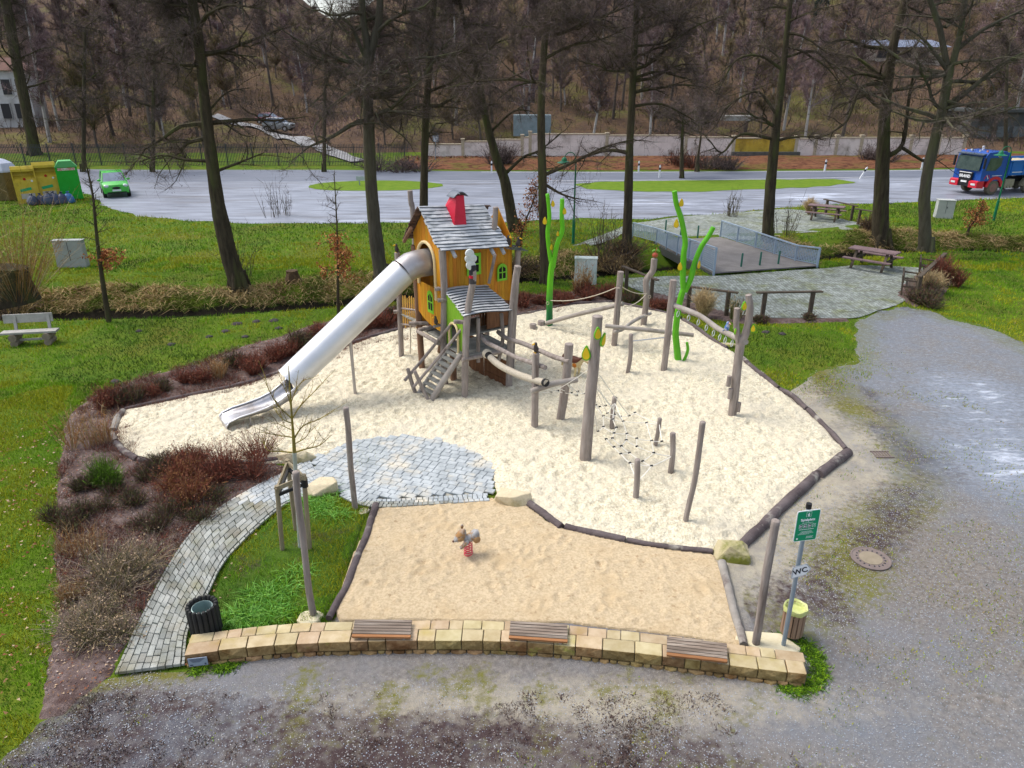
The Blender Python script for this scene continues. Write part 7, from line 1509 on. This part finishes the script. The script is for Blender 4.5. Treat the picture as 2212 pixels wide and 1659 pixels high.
# ---------------------------------------------------------------- grass
gA = mat('blade_green', (.10, .225, .006), rough=.7, spec=.2); gB = mat('blade_bright', (.19, .34, .008), rough=.7, spec=.2); gC = mat('blade_yellow', (.30, .32, .010), rough=.8, spec=.2); gD = mat('blade_straw', (.33, .24, .11), rough=.9, spec=.1); gE = mat('blade_deep', (.045, .10, .006), rough=.7, spec=.2); gF = mat('blade_frosted', (.17, .25, .13), rough=.8)
LAWN_M = [gA, gB, gC, gD, gE, gF]
notgrass = [GP(yardK)+[Vector((40, 20)), Vector((40, 3)), Vector((11, 3))]]
def blades(name, Q, h, w, label, pal=None, zoff=0., lean=.5, seg=1, parent=None, mats=None):
    n = len(Q); D = unit(rng.normal(size=(n, 3))*[lean, lean, .1]+[0, 0, 1]); a = .5*vnoise(Q[:, 0], Q[:, 1], 1.7, 71)+.5*vnoise(Q[:, 0], Q[:, 1], 4.5, 73); c = vnoise(Q[:, 0], Q[:, 1], .5, 72); r = rng.random(n)
    if pal is None:
        mi = np.where(a*.72+c*.28 < .41, 4, np.where(a*.72+c*.28 < .50, 0, np.where(a*.72+c*.28 < .575, 1, 2))); mi = np.where(r < .05, 1, mi); mi = np.where(r > .965, 3, mi)
    else: mi = rng.choice(pal, n)
    hh = h*rng.uniform(.5, 1.2, n)*(.6+.8*c); Q = Q.copy(); Q[:, 2] += zoff
    bend = np.stack([rng.normal(size=n)*.25, rng.normal(size=n)*.25, -.15-.1*rng.random(n)], 1)*hh[:, None] if seg == 2 else None
    return tag(RB().add(ribbons(Q, D, hh, w, bend, seg=seg), np.tile(mi, 3) if seg == 2 else mi).build(name, mats or LAWN_M), label, 'grass', kind='stuff')
BED = GP(bedK); YARD = [Vector(v) for v in yard]; SQ = GP(sqK); SQ2 = GP(sq2); PARK = GP(parkK); BD2 = GP(bed2)
def free(X, Y):
    m = np.ones(X.shape, bool)
    for pl in (BED, YARD, SP, SQ, SQ2, PARK, BD2): m &= ~inside(pl, X, Y)
    t = Y-np.interp(X, LX, LY); m &= ~((t > .15) & (t < 4.6)); m &= np.abs(X) < .74*Y+2; return m
Q = scatter(230000, -19, -3, 6, 20, free); blades('lawn_grass', Q, .085, .014, 'yellow green mossy lawn grass left of the planting bed')
Q = scatter(260000, -30, 32, 18, 36, free); blades('lawn_grass', Q, .11, .022, 'green lawn grass on both sides of the stream')
Q = scatter(160000, -48, 50, 33, 60, free); blades('lawn_grass', Q, .16, .04, 'far lawn grass between the stream and the lay-by')
Q = scatter(60000, -7, -1, 8, 15, lambda X, Y: inside(LP, X, Y) & (rng.random(len(X)) < .4+1.2*vnoise(X, Y, .5, 41))); blades('lawn_grass', Q, .10, .010, 'lush green grass of the small lawn inside the path curve', zoff=.05, pal=None)
# tufts of long bright grass on the small lawn and at the right end of the wall
def tuft_field(name, label, spots, pal, h, w, n, r, zoff=.04, lean=.7, mats=None):
    Q = []
    for (x, y) in spots: Q.append(np.stack([rng.normal(x, r, n), rng.normal(y, r, n), np.zeros(n)+zoff], 1))
    Q = np.concatenate(Q); m = len(Q); D = unit(rng.normal(size=(m, 3))*[lean, lean, .1]+[0, 0, 1]); hh = h*rng.uniform(.5, 1.2, m); bend = np.stack([D[:, 0]*.8, D[:, 1]*.8, -.45+0*hh], 1)*hh[:, None]
    mi = rng.choice(pal, m); return tag(RB().add(ribbons(Q, D, hh, w, bend, seg=2), np.tile(mi, 3)).build(name, mats or LAWN_M), label, 'grass', kind='stuff')
sp1 = [tuple(G(x, y)[:2]) for x, y in [(520, 1340), (550, 1325), (580, 1335), (600, 1290), (620, 1275), (575, 1300), (540, 1350), (610, 1330), (500, 1350), (660, 1090), (700, 1095), (730, 1120), (690, 1110), (645, 1245), (700, 1075), (560, 1290)]]
tuft_field('grass_tufts', 'long bright grass tufts drooping over the small lawn', sp1, [0, 1, 2], .26, .014, 330, .12, mats=[mat('tuft_green', (.10, .30, .03), rough=.6), mat('tuft_bright', (.20, .42, .07), rough=.6), gA])
sp2 = [tuple(G(x, y)[:2]) for x, y in [(1740, 1488), (1760, 1478), (1772, 1460), (1765, 1435), (1720, 1492), (1700, 1490), (1750, 1410), (1735, 1395), (1760, 1420), (1690, 1385), (480, 1442), (430, 1446), (500, 1438)]]
tuft_field('grass_tufts', 'short dark green weeds round both ends of the stone wall', sp2, [4, 0, 4, 1], .11, .014, 260, .07, .01)
Q = scatter(70000, -9, 13, 5.2, 27, lambda X, Y: inside(YARD, X, Y) & ~inside(SP, X, Y) & ~inside(PP, X, Y) & ~inside(BED, X, Y) & ~inside(LP, X, Y) & ~((np.abs(X) < 5.2) & (Y > 8.4) & (Y < 12)) & (vnoise(X, Y, 1.1, 81)*.6+vnoise(X, Y, .35, 82)*.5 > .66-.05*(X > 6)))
blades('yard_moss', Q, .045, .018, 'scattered low moss and grass growing in the gravel yard', pal=[2, 2, 2, 1, 3, 4], zoff=.03)
hm = mat('heather_dark', (.075, .045, .042), rough=.9); hm2 = mat('heather_brown', (.12, .075, .05), rough=.9)
Q = scatter(60000, -8, 4, 5, 8.1, lambda X, Y: inside(YARD, X, Y) & (vnoise(X, Y, .7, 91)*.5+vnoise(X, Y, .2, 92)*.5+.25*rng.random(len(X)) > .70+.04*np.clip(X, 0, 4))); blades('yard_weeds', Q, .055, .014, 'dark purplish weeds in patches in front of the stone wall', pal=[0, 0, 1], zoff=.02, lean=1.0, mats=[hm, hm2])
# dry reed grass on the stream banks
def bank(X, Y): t = Y-np.interp(X, LX, LY); return (t > 3.5) & (t < 6.2) & ~((X > 6.5) & (X < 13.5)) & (rng.random(len(X)) < .3+1.1*vnoise(X, Y, 1.2, 95)) & (t < 3.9+1.7*vnoise(X, Y, 2.5, 96))
Q = scatter(330000, -30, 38, 26, 44, bank); n = len(Q); D = unit(rng.normal(size=(n, 3))*[.5, .5, .1]+[0, -.25, 1]); hh = rng.uniform(.3, .85, n); bend = np.stack([D[:, 0]*.6, D[:, 1]*.8-.2, -.75+0*hh], 1)*hh[:, None]*.8
c = vnoise(Q[:, 0], Q[:, 1], 1.1, 97); mi = np.where(c < .28, 1, np.where(c < .82, 0, 2)); mi = np.where(rng.random(n) < .2, 3, mi)
rd1 = mat('reed_tan', (.42, .31, .15), rough=.9, spec=.1); rd2 = mat('reed_olive', (.12, .14, .03), rough=.9, spec=.1); rd3 = mat('reed_brown', (.20, .13, .065), rough=.9, spec=.1)
tag(RB().add(ribbons(Q, D, hh, .024, bend, seg=2), np.tile(mi, 3)).build('bank_grass', [rd1, rd2, rd3, rd1]), 'long dry tan grass hanging over the far stream bank', 'grass', kind='stuff')
# fallen leaves on lawn and bed, pebbles on the yard
lv = [mat('dead_leaf', (.20, .10, .045), rough=.8), mat('dead_leaf_pale', (.42, .30, .20), rough=.8), mat('dead_leaf_red', (.20, .06, .03), rough=.8)]
def leaves(name, label, Q, s, zoff, mats=lv):
    n = len(Q); Q = Q.copy(); Q[:, 2] += zoff; D = unit(rng.normal(size=(n, 3))*[1, 1, .25]); return tag(RB().add(ribbons(Q, D, s*rng.uniform(.6, 1.3, n), s*.8, up=np.tile([0, 0, 1.], (n, 1))+rng.normal(size=(n, 3))*.3), rng.integers(0, len(mats), n)).build(name, mats), label, 'leaves', kind='stuff')
leaves('fallen_leaves', 'dead brown leaves scattered on the left lawn', scatter(2600, -16, -5, 7, 17, free), .06, .06)
leaves('fallen_leaves', 'brown leaves and bark pieces strewn over the planting bed', scatter(60000, -17, 2, 8, 30, lambda X, Y: inside(BED, X, Y)), .04, .055, lv+[mat('bark_chip', (.34, .28, .26), rough=.9), mat('bark_chip_dark', (.06, .04, .04), rough=.9)])
leaves('fallen_leaves', 'red brown leaves lying on the bank in front of the boundary wall', scatter(26000, -12, 60, 75, 84, None), .22, .12, [lv[0], lv[2], mat('dead_leaf_dark', (.09, .035, .02))])
peb = [mat('pebble_white', (.38, .38, .38), rough=.8), mat('pebble_grey', (.26, .25, .245), rough=.8), mat('pebble_blue', (.28, .32, .38), rough=.7)]
def pebbles(name, label, Q, s0, s1, mats=peb, mi=None):
    n = len(Q); s = rng.uniform(s0, s1, (n, 1)); T = np.array([[1, 0, 0], [-.3, .9, 0], [-.8, -.4, 0], [.3, -.8, 0], [0, .1, .7]], float)
    V = (Q[:, None, :]+T[None]*s[:, None]*rng.uniform(.7, 1.3, (n, 5, 1))).reshape(-1, 3); k = np.arange(n)[:, None]*5; F = np.concatenate([k+[0, 1, 4], k+[1, 2, 4], k+[2, 3, 4], k+[3, 0, 4]], 0)
    m = rng.integers(0, len(mats), n) if mi is None else mi; return tag(np_mesh(name, V, F, mats, None, np.tile(m, 4)), label, 'pebbles', kind='stuff')
Q = scatter(120000, -9, 14, 5, 14, lambda X, Y: inside(YARD, X, Y) & ~inside(PP, X, Y) & ~inside(SP, X, Y) & ~inside(LP, X, Y) & ~inside(BED, X, Y) & ~((np.abs(X+.2) < 5.2) & (Y > 8.3) & (Y < 12.))); Q[:, 2] += .022
pebbles('gravel_stones', 'small pale and blue grey stones scattered over the gravel yard', Q, .004, .013, mi=rng.choice([0, 1, 1, 2, 2], len(Q)))
Q = scatter(26000, 8, 24, 13, 30, lambda X, Y: inside(YARD, X, Y) & ~inside(SP, X, Y)); Q[:, 2] += .022; pebbles('gravel_stones', 'small stones on the wide gravel area at the right', Q, .005, .015)

# ---------------------------------------------------------------- shrubs
def shrub(name, label, base, r, h, cols, n=420, seed=0, arch=0., wd=.010, group=None, leaf=None, cat='shrub', nleaf=0, up=1., tangle=True):
    global rng
    T = thing(name, label, cat, base, 0, group); z = np.zeros((n, 3)); a = rng.random(n)*2*pi; k = rng.random(n)**.6; cl = rng.normal(size=(5, 2))*(r*.42 if tangle else 0); ci = rng.integers(0, 5, n); z[:, 0] = np.cos(a)*k*r*.22+cl[ci, 0]; z[:, 1] = np.sin(a)*k*r*.22+cl[ci, 1]
    rk = r*(.5 if tangle else 1); D = unit(np.stack([np.cos(a)*k*rk, np.sin(a)*k*rk, h*up*(1-.35*k)+0*a], 1)+rng.normal(size=(n, 3))*[.25*r, .25*r, .15*h]); L_ = rng.uniform(.4, 1.1, n)*(sqrt(rk*rk+h*h)*.9)*(.7+.6*rng.random(5)[ci] if tangle else 1)
    bend = np.stack([D[:, 0]*arch, D[:, 1]*arch, -arch*(.5+.8*k)], 1)*L_[:, None]*.7
    rb = RB(); mi = rng.integers(0, len(cols), n); rb.add(ribbons(z, D, L_, wd, bend, seg=2), np.tile(mi, 3)); rb.build('stems', cols, T, kind='stuff')
    rb = RB(); t = rng.uniform(.35, 1., (n*4, 1)); i = rng.integers(0, n, n*4); B = z[i]+D[i]*L_[i][:, None]*t+bend[i]*t*t; D2 = unit(D[i]+rng.normal(size=(n*4, 3))*.7); l2 = rng.uniform(.1, .35, n*4)*max(h, .3)*.8; rb.add(ribbons(B, D2, l2, wd*.8), rng.integers(0, len(cols), n*4)); rb.build('twigs', cols, T, kind='stuff')
    if leaf:
        E_ = B+D2*l2[:, None]; i = rng.integers(0, len(E_), nleaf); RB().add(ribbons(E_[i], unit(rng.normal(size=(nleaf, 3))), .035, .03), rng.integers(0, len(leaf), nleaf)).build('dry_leaves', leaf, T, kind='stuff')
    return T
red1 = mat('stem_red', (.21, .058, .035), rough=.9); red2 = mat('stem_redbrown', (.13, .06, .042), rough=.9); ol = mat('stem_olive', (.09, .10, .03), rough=.9); gy = mat('stem_grey', (.24, .19, .15), rough=.9); tn = mat('stem_tan', (.36, .27, .15), rough=.9); org_ = mat('stem_orange', (.30, .15, .05), rough=.9)
# (pixel x, y, radius px, height px, kind, label)
SH = [(505, 1040, 66, 62, 'r', 'largest red brown shrub beside the paved path at the end of the bed'), (410, 1075, 62, 60, 'o', 'red shrub with an orange glow in the middle of the bed'), (330, 1020, 40, 34, 'b', 'low dark shrub just below the left sand logs'), (400, 1015, 34, 42, 'r', 'upright reddish shrub overlapping the dark edge log'), (440, 1105, 48, 30, 'b', 'low red brown shrub where bed and path touch'), (365, 1130, 50, 34, 'b', 'wide low brown shrub right of the pale arching bush'),
      (175, 965, 42, 80, 't', 'tall thin-stemmed bush with orange twigs at the left tip of the bed'), (245, 1040, 30, 55, 'g', 'upright green grassy clump in the bed below the sand logs'), (190, 1050, 34, 30, 'b', 'small brown shrub at the left edge of the bed'), (165, 1130, 44, 45, 'b', 'brown shrub beside the left lawn, below the green clump'), (270, 1090, 44, 34, 'b', 'low brown shrub below the green grassy clump'), (185, 1200, 34, 70, 't', 'thin tan upright bush left of the large pale arching bush'),
      (275, 1255, 84, 80, 'p', 'large pale arching bush with dry flower heads beside the path'), (185, 1372, 78, 60, 'p', 'nearest pale arching bush in the corner of the bed'), (150, 1290, 30, 50, 't', 'small tan twiggy bush between the two pale arching bushes, at the lawn'), (230, 880, 30, 34, 'r', 'red brown shrub at the upper left corner of the bed'), (275, 868, 26, 34, 'b', 'small dark bush behind the timber edging, leftmost'),
      (310, 858, 22, 26, 'r', 'second small reddish bush along the timber edging'), (355, 845, 24, 20, 'b', 'low bush behind the timber edging, under the lawn edge'), (430, 828, 27, 24, 'r', 'low round bush in front of the molehills at the timber edging'), (472, 812, 22, 40, 't', 'thin upright tan twigs above the timber edging'), (545, 800, 28, 34, 'r', 'round reddish bush half way along the slide edging'), (510, 790, 20, 26, 'b', 'small bush left of the round reddish one at the slide edging'),
      (600, 775, 26, 30, 'r', 'reddish bush close to the lower tube opening'), (645, 755, 24, 34, 'b', 'brown bush behind the middle of the slide'), (690, 735, 22, 30, 'r', 'reddish bush behind the upper half of the slide'), (780, 712, 20, 22, 'r', 'small bush between the slide and the play house'), (820, 705, 24, 28, 'r', 'reddish bush beside the left back post of the play house'), (850, 690, 20, 26, 'b', 'brown bush behind the left back post of the play house'),
      (1130, 660, 26, 20, 'r', 'low red shrub behind the right side of the play house'), (1165, 655, 24, 18, 'r', 'low red shrub left of the nearer green sculpture'), (1220, 650, 26, 20, 'r', 'low red shrub in front of the white control cabinet, left one'), (1262, 640, 26, 24, 'r', 'low red shrub in front of the white control cabinet, right one'), (1310, 642, 26, 22, 'r', 'low red shrub right of the white control cabinet'), (1370, 650, 20, 18, 'b', 'low shrub at the foot of the apple post'), (1415, 665, 22, 16, 'r', 'low red shrub behind the hooked green sculpture'),
      (1258, 635, 18, 60, 't', 'tall tan twigs in front of the white control cabinet'), (1585, 690, 16, 46, 'o2', 'greenish upright twigs right of the pale grass clump'), (1640, 692, 20, 12, 'b', 'tiny shrub at the left post of the rail fence'), (1745, 690, 16, 10, 'b', 'tiny shrub at the right post of the rail fence'), (1985, 655, 34, 30, 'b', 'brown green bush in front of the two dark benches'), (2040, 615, 26, 50, 'r', 'reddish bush behind the pale grass clump at the benches'), (2010, 640, 26, 26, 'b', 'low brown bush at the corner of the right planting bed')]
KIND = {'r': ([red1, red2], .05, 520), 'b': ([red2, ol, twig1], .08, 420), 'o': ([red1, org_, red2], .05, 560), 't': ([org_, tn], .02, 90), 'g': ([ol, gE, gA], .2, 500), 'p': ([gy, gy, tn, ol], .5, 620), 'o2': ([ol, tn], .02, 60)}
for x, y, rp_, hp_, k, lab in SH:
    b_ = G(x, y, .03); r_s = wid(rp_, b_)*1.15; h_s = max(.15, wid(hp_, b_)/cos(TILT)*1.1); cols, ar_, n = KIND[k]; n = int(n*1.5)
    shrub('shrub', lab, b_, r_s, h_s, cols, n, arch=ar_, wd=max(.009, .0009*b_.y), leaf=([tn, lv[1]] if k == 'p' else [lv[2], lv[0]]) if k in 'rop' else None, nleaf=600 if k in 'rop' else 0, group='winter shrubs in the planting beds')
Q = scatter(420000, -17, 2, 8, 30, lambda X, Y: inside(BED, X, Y) & (Y > 9.8+.0*X) & (vnoise(X, Y, .9, 44)*.7+vnoise(X, Y, .3, 45)*.4 > .52)); n = len(Q); D = unit(rng.normal(size=(n, 3))*[.7, .7, .1]+[0, 0, .8]); Q[:, 2] += .04
tag(RB().add(ribbons(Q, D, rng.uniform(.08, .26, n), .012), rng.choice([0, 1, 1, 2], n)).build('bed_undergrowth', [red1, red2, gy]), 'low reddish twiggy undergrowth covering much of the planting bed', 'undergrowth', kind='stuff')
# a ragged fringe where the worn lawn thins out into sand and gravel
_fr = GP([(1560, 770), (1620, 790), (1700, 806), (1760, 806), (1842, 786), (1856, 740), (1905, 760), (1880, 820), (1800, 860), (1740, 880), (1690, 838)]); Q = scatter(30000, 5, 16, 17, 26, lambda X, Y: inside(_fr, X, Y) & ~inside(SP, X, Y) & (rng.random(len(X)) < .15+1.1*vnoise(X, Y, .6, 66)**2))
blades('worn_grass', Q, .07, .018, 'thin worn grass fading into the sandy gravel right of the sand', pal=[0, 1, 2, 2, 3], zoff=.02)
# yellow ornamental grasses
for x, y, rp_, hp_, lab in [(1518, 688, 20, 82, 'tall straw yellow grass clump in front of the cobbled square'), (1747, 463, 12, 42, 'small straw grass clump behind the farther picnic table'), (2008, 630, 28, 52, 'pale drooping grass clump between the two dark benches and the red bush')]:
    b_ = G(x, y, .03); shrub('grass_clump', lab, b_, wid(rp_, b_), wid(hp_, b_), [tn, mat('straw_pale', (.50, .38, .20), rough=.9)], 700, arch=.35, wd=.022, group='straw coloured ornamental grass clumps', cat='grass clump', up=1.5, tangle=False)
# willow with orange shoots and brush round the trunks
b_ = G(40, 655); T = shrub('willow_bush', 'large willow bush with orange upright shoots on a dark stump at the left edge', b_, 2.6, 5.0, [tn, mat('willow_yellow', (.26, .17, .04), rough=.9), org_], 300, arch=.1, wd=.016, cat='bush', tangle=False); MB().tube([b_, b_+Vector((-.1, 0, .8)), b_+Vector((0, 0, 1.5))], [.8, .75, .6], 12, jit=.12).build('stump', bark, T)
for x, y, r, h, c, lab in [(10, 690, 2.2, 1.5, [twig1, gy, rd1], 'tangled dark brush below the willow at the left edge'), (1330, 590, 1.3, 1.0, [rd3, rd1, twig1], 'rounded brown bush right of the white control cabinet'), (1355, 560, 2.0, 1.5, [twig1, rd3], 'dark tangled bush at the foot of the trunk left of the footbridge'), (1135, 600, 1.6, 1.2, [twig1, rd3], 'dark tangled bush between play house and green sculpture'), (1310, 545, 1.3, 2.6, [twig1, twig3], 'thin upright shoots left of the footbridge'), (1875, 500, .9, 1.0, [twig1, rd3], 'heap of brushwood at the wide trunk'), (1700, 512, 1.2, 2.6, [twig3, twig1], 'thin grey shoots at the slender trunk by the footbridge'), (1580, 470, .9, 2., [twig3], 'thin upright shoots left of the slender trunk'), (600, 470, 1.3, 2.6, [twig3, twig1], 'thin upright shoots at the lay-by edge right of the leaning tree'), (545, 600, 1.4, 2.2, [twig3, twig1], 'thin shoots round the foot of the leaning tree'), (1160, 470, 1.2, 3., [twig3, twig1], 'tall thin shoots beside the strongly leaning trunk'), (1560, 366, 2.4, 1.8, [twig1, twig2], 'thicket on the leaf bank left of the yellow wall section'), (1480, 362, 2.5, 1.8, [twig4, twig1], 'reddish low thicket on the leaf bank'), (1090, 362, 2.2, 2.6, [twig1, twig2], 'bare bush on the leaf bank behind the strongly leaning trunk'), (870, 372, 3.5, 2.0, [twig1, twig2], 'dark low bush at the right end of the iron fence'), (1885, 352, 2.2, 2.2, [twig2, twig1], 'purple bush in front of the pale wall left of the widest trunk')]:
    b_ = GT(x, y); shrub('bush', lab, b_, r*(.8 if 'shoots' in lab else 1), h, c, 34 if 'shoots' in lab else 360, arch=.05 if 'shoots' in lab else .12, wd=(.007 if 'shoots' in lab else .012)+.0005*b_.y, group='tangled bare bushes', cat='bush')
# young beeches with brown leaves
bl = [mat('beech_leaf', (.36, .115, .03), rough=.75), mat('beech_leaf_pale', (.52, .24, .09), rough=.75), mat('beech_leaf_dark', (.20, .06, .022), rough=.8)]
def sapling(label, K, w, lz, n, leafs=True, m=bark, br=14, tcol=[twig3, twig1], ls=.09, rr=.75):
    base = GT(*K[-1]); Y = base.y; T = thing('young_beech', label, 'tree', base); pts = [P(x, y, Y) for x, y in K[:-1]]+[base+Vector((0, 0, -.1))]; ww = wid(w, base)
    postmesh(pts, lambda t: ww*(.18+.82*t), .06, 8).build('trunk', m, T, smooth=True); lb = MB(); S0 = []; S1 = []; H_ = pts[0].z-base.z; q = gnarl(pts, 6)
    for k in range(br):
        p = q[int((.04+.66*k/br)*(len(q)-1))]; a = random.uniform(0, 2*pi); rel = (p.z-base.z)/H_; pl = strand_pts(p, (cos(a), sin(a), .5), rr*random.uniform(.5, 1.1)*(1.25-rel), 4, .15, .05); lb.tube(pl, [.018, .014, .01, .007, .004], 4, cap=False)
        for j in range(4): S0.append(pl[j]); S1.append(pl[j+1])
    lb.build('branches', m, T, kind='stuff'); rb = RB(); O = np.array(base); S0 = np.array(S0)-O; S1 = np.array(S1)-O; B, E_ = twigs_on(rb, S0, S1, 420, .35, .014, (0, 1)); rb.build('twigs', tcol, T, kind='stuff')
    if leafs:
        k = np.nonzero((E_[:, 2] > lz[0]) & (E_[:, 2] < lz[1]))[0]
        if len(k): 
            i = rng.choice(k, n); Pq = E_[i]+rng.normal(size=(n, 3))*.06; RB().add(ribbons(Pq, unit(rng.normal(size=(n, 3))+[0, 0, -.3]), ls, ls*.75), rng.integers(0, 3, n)).build('foliage', bl, T, kind='stuff')
    return T
sapling('young beech with a skirt of copper leaves left of the tube slide', [(722, 380), (727, 470), (730, 560), (730, 640), (732, 690)], 8, (.5, 3.2), 1100, br=26, rr=.85)
sapling('young tree with sparse copper leaves low on its stem, on the left lawn', [(185, 350), (200, 420), (210, 520), (222, 610), (236, 700)], 12, (.8, 2.6), 700, br=26, rr=1.0)
sapling('young beech with pale copper leaves right behind the play house', [(1170, 385), (1150, 440), (1128, 500), (1122, 560), (1118, 590)], 7, (.3, 5.0), 1100, br=26, rr=1.0)
sapling('small reddish beech beside the grey cabinet at the far right', [(2125, 440), (2110, 470), (2095, 490), (2088, 510)], 7, (.1, 2.6), 900, br=24, rr=1.1)
# staked young tree by the path
sb_ = G(648, 1190); YS_ = sb_.y; ST = thing('young_tree', 'young lichen-yellow tree tied between wooden stakes on the small lawn', 'tree', sb_)
yb = mat('lichen_bark', (.30, .24, .03), (.16, .13, .05), 8, .9, .5, 20); wt = mat('painted_trunk', (.42, .45, .40), (.30, .33, .27), 8, .9)
Yt = YS_
tkp = [P(x, y, Yt) for x, y in [(623, 790), (627, 850), (631, 908), (634, 945), (636, 978)]]
postmesh(tkp, lambda t: wid(2.2+6*t, tkp[-1]), .12, 8).build('trunk', yb, ST, smooth=True)
postmesh([tkp[-1], P(638, 1010, Yt), P(641, 1070, Yt), sb_-Vector((0, 0, .1))], wid(9, tkp[-1]), .05, 10).build('lower_trunk', wt, ST, smooth=True)
lb = MB(); S0 = []; S1 = []
for K_, w in [([(636, 978), (605, 975), (578, 972), (566, 945)], 4), ([(636, 978), (660, 970), (690, 962), (716, 940)], 4), ([(634, 950), (655, 920), (690, 905), (722, 885)], 4), ([(634, 945), (600, 940), (560, 933)], 3.2), ([(632, 915), (610, 905), (590, 880)], 3), ([(631, 905), (650, 875), (680, 845), (708, 815)], 3.4), ([(631, 905), (600, 875), (580, 840), (572, 810)], 3.2), ([(629, 880), (620, 850), (606, 825)], 2.5), ([(629, 870), (640, 840), (655, 820)], 2.4), ([(634, 960), (660, 945), (672, 925)], 2.6), ([(632, 930), (600, 915), (585, 915)], 2.4)]:
    pl = gnarl([P(x, y, Yt+random.uniform(-.25, .25)*i/2) for i, (x, y) in enumerate(K_)], 4); w0 = wid(w, pl[0])/2; lb.tube(pl, [w0*(1-.75*i/len(pl)) for i in range(len(pl))], 5)
    for i in range(2, len(pl)-1):
        S0.append(pl[i]); S1.append(pl[i+1])
        if i % 2 == 0:
            s3 = strand_pts(pl[i], (pl[i+1]-pl[i]).normalized()+Vector((random.gauss(0, .5), random.gauss(0, .5), .4)), .4, 3, .15, .05); lb.tube(s3, [.007, .005, .004, .003], 3)
            for j in range(3): S0.append(s3[j]); S1.append(s3[j+1])
lb.build('branches', yb, ST, kind='stuff'); rb = RB(); twigs_on(rb, np.array(S0)-np.array(sb_), np.array(S1)-np.array(sb_), 620, .17, .007, (0, 1, 1), (0, 0, .3)); rb.build('twigs', [twig3, mat('bud_red', (.16, .07, .05), rough=.9)], ST, kind='stuff')
SK = thing('tree_stakes', 'frame of round wooden stakes with black straps holding the young tree', 'tree stakes', G(640, 1195)); skm = mat('stake_wood', (.20, .16, .10), (.32, .27, .18), 4, .85, .5, 14, stretch=(4, 4, .6)); strap = mat('black_strap', (.015, .015, .017), rough=.6)
s1b, s2b, s3b = G(610, 1194), G(669, 1192), G(640, 1150); s1t, s2t = P(598, 1049, s1b.y), P(656, 1025, s2b.y); s3t = s3b+Vector((.02, 0, s2t.z-.05))
for a_, c_ in ((s1b, s1t), (s2b, s2t), (s3b, s3t)): MB().tube([a_-Vector((0, 0, .1)), c_], .045, 10).build('stake', skm, SK, smooth=True)
for a_, c_ in ((s1t, s2t), (s2t, s3t), (s3t, s1t)): MB().bar(a_+(a_-c_)*.08-Vector((0, 0, .06)), c_+(c_-a_)*.08-Vector((0, 0, .06)), .035, .08).build('crossbar', skm, SK); MB().bar(a_-Vector((0, 0, .20)), c_-Vector((0, 0, .20)), .055, .05).build('strap', strap, SK)
MB().tube([s2t-Vector((0, 0, .1)), s2t-Vector((0, 0, .26))], .058, 10).build('strap', strap, SK)
# molehills on the left lawn
mo = mat('mole_earth', (.035, .03, .035), (.07, .06, .06), 9, 1., .8, 20)
for k, (x, y, r) in enumerate([(370, 745, 9), (452, 728, 8), (488, 716, 10), (512, 700, 11), (554, 695, 9), (592, 693, 11), (602, 710, 9), (530, 728, 8), (248, 825, 11), (300, 716, 7), (1690, 722, 8), (1655, 718, 9)]):
    p = G(x, y); rr = wid(r, p); b = MB(); b.ball(p, (rr, rr*.9, .07), 12, 6, nz=.3); tag(b.build('molehill', mo, smooth=True), 'small dark molehill of loose earth on the lawn', 'molehill', 'dark molehills on the lawns')
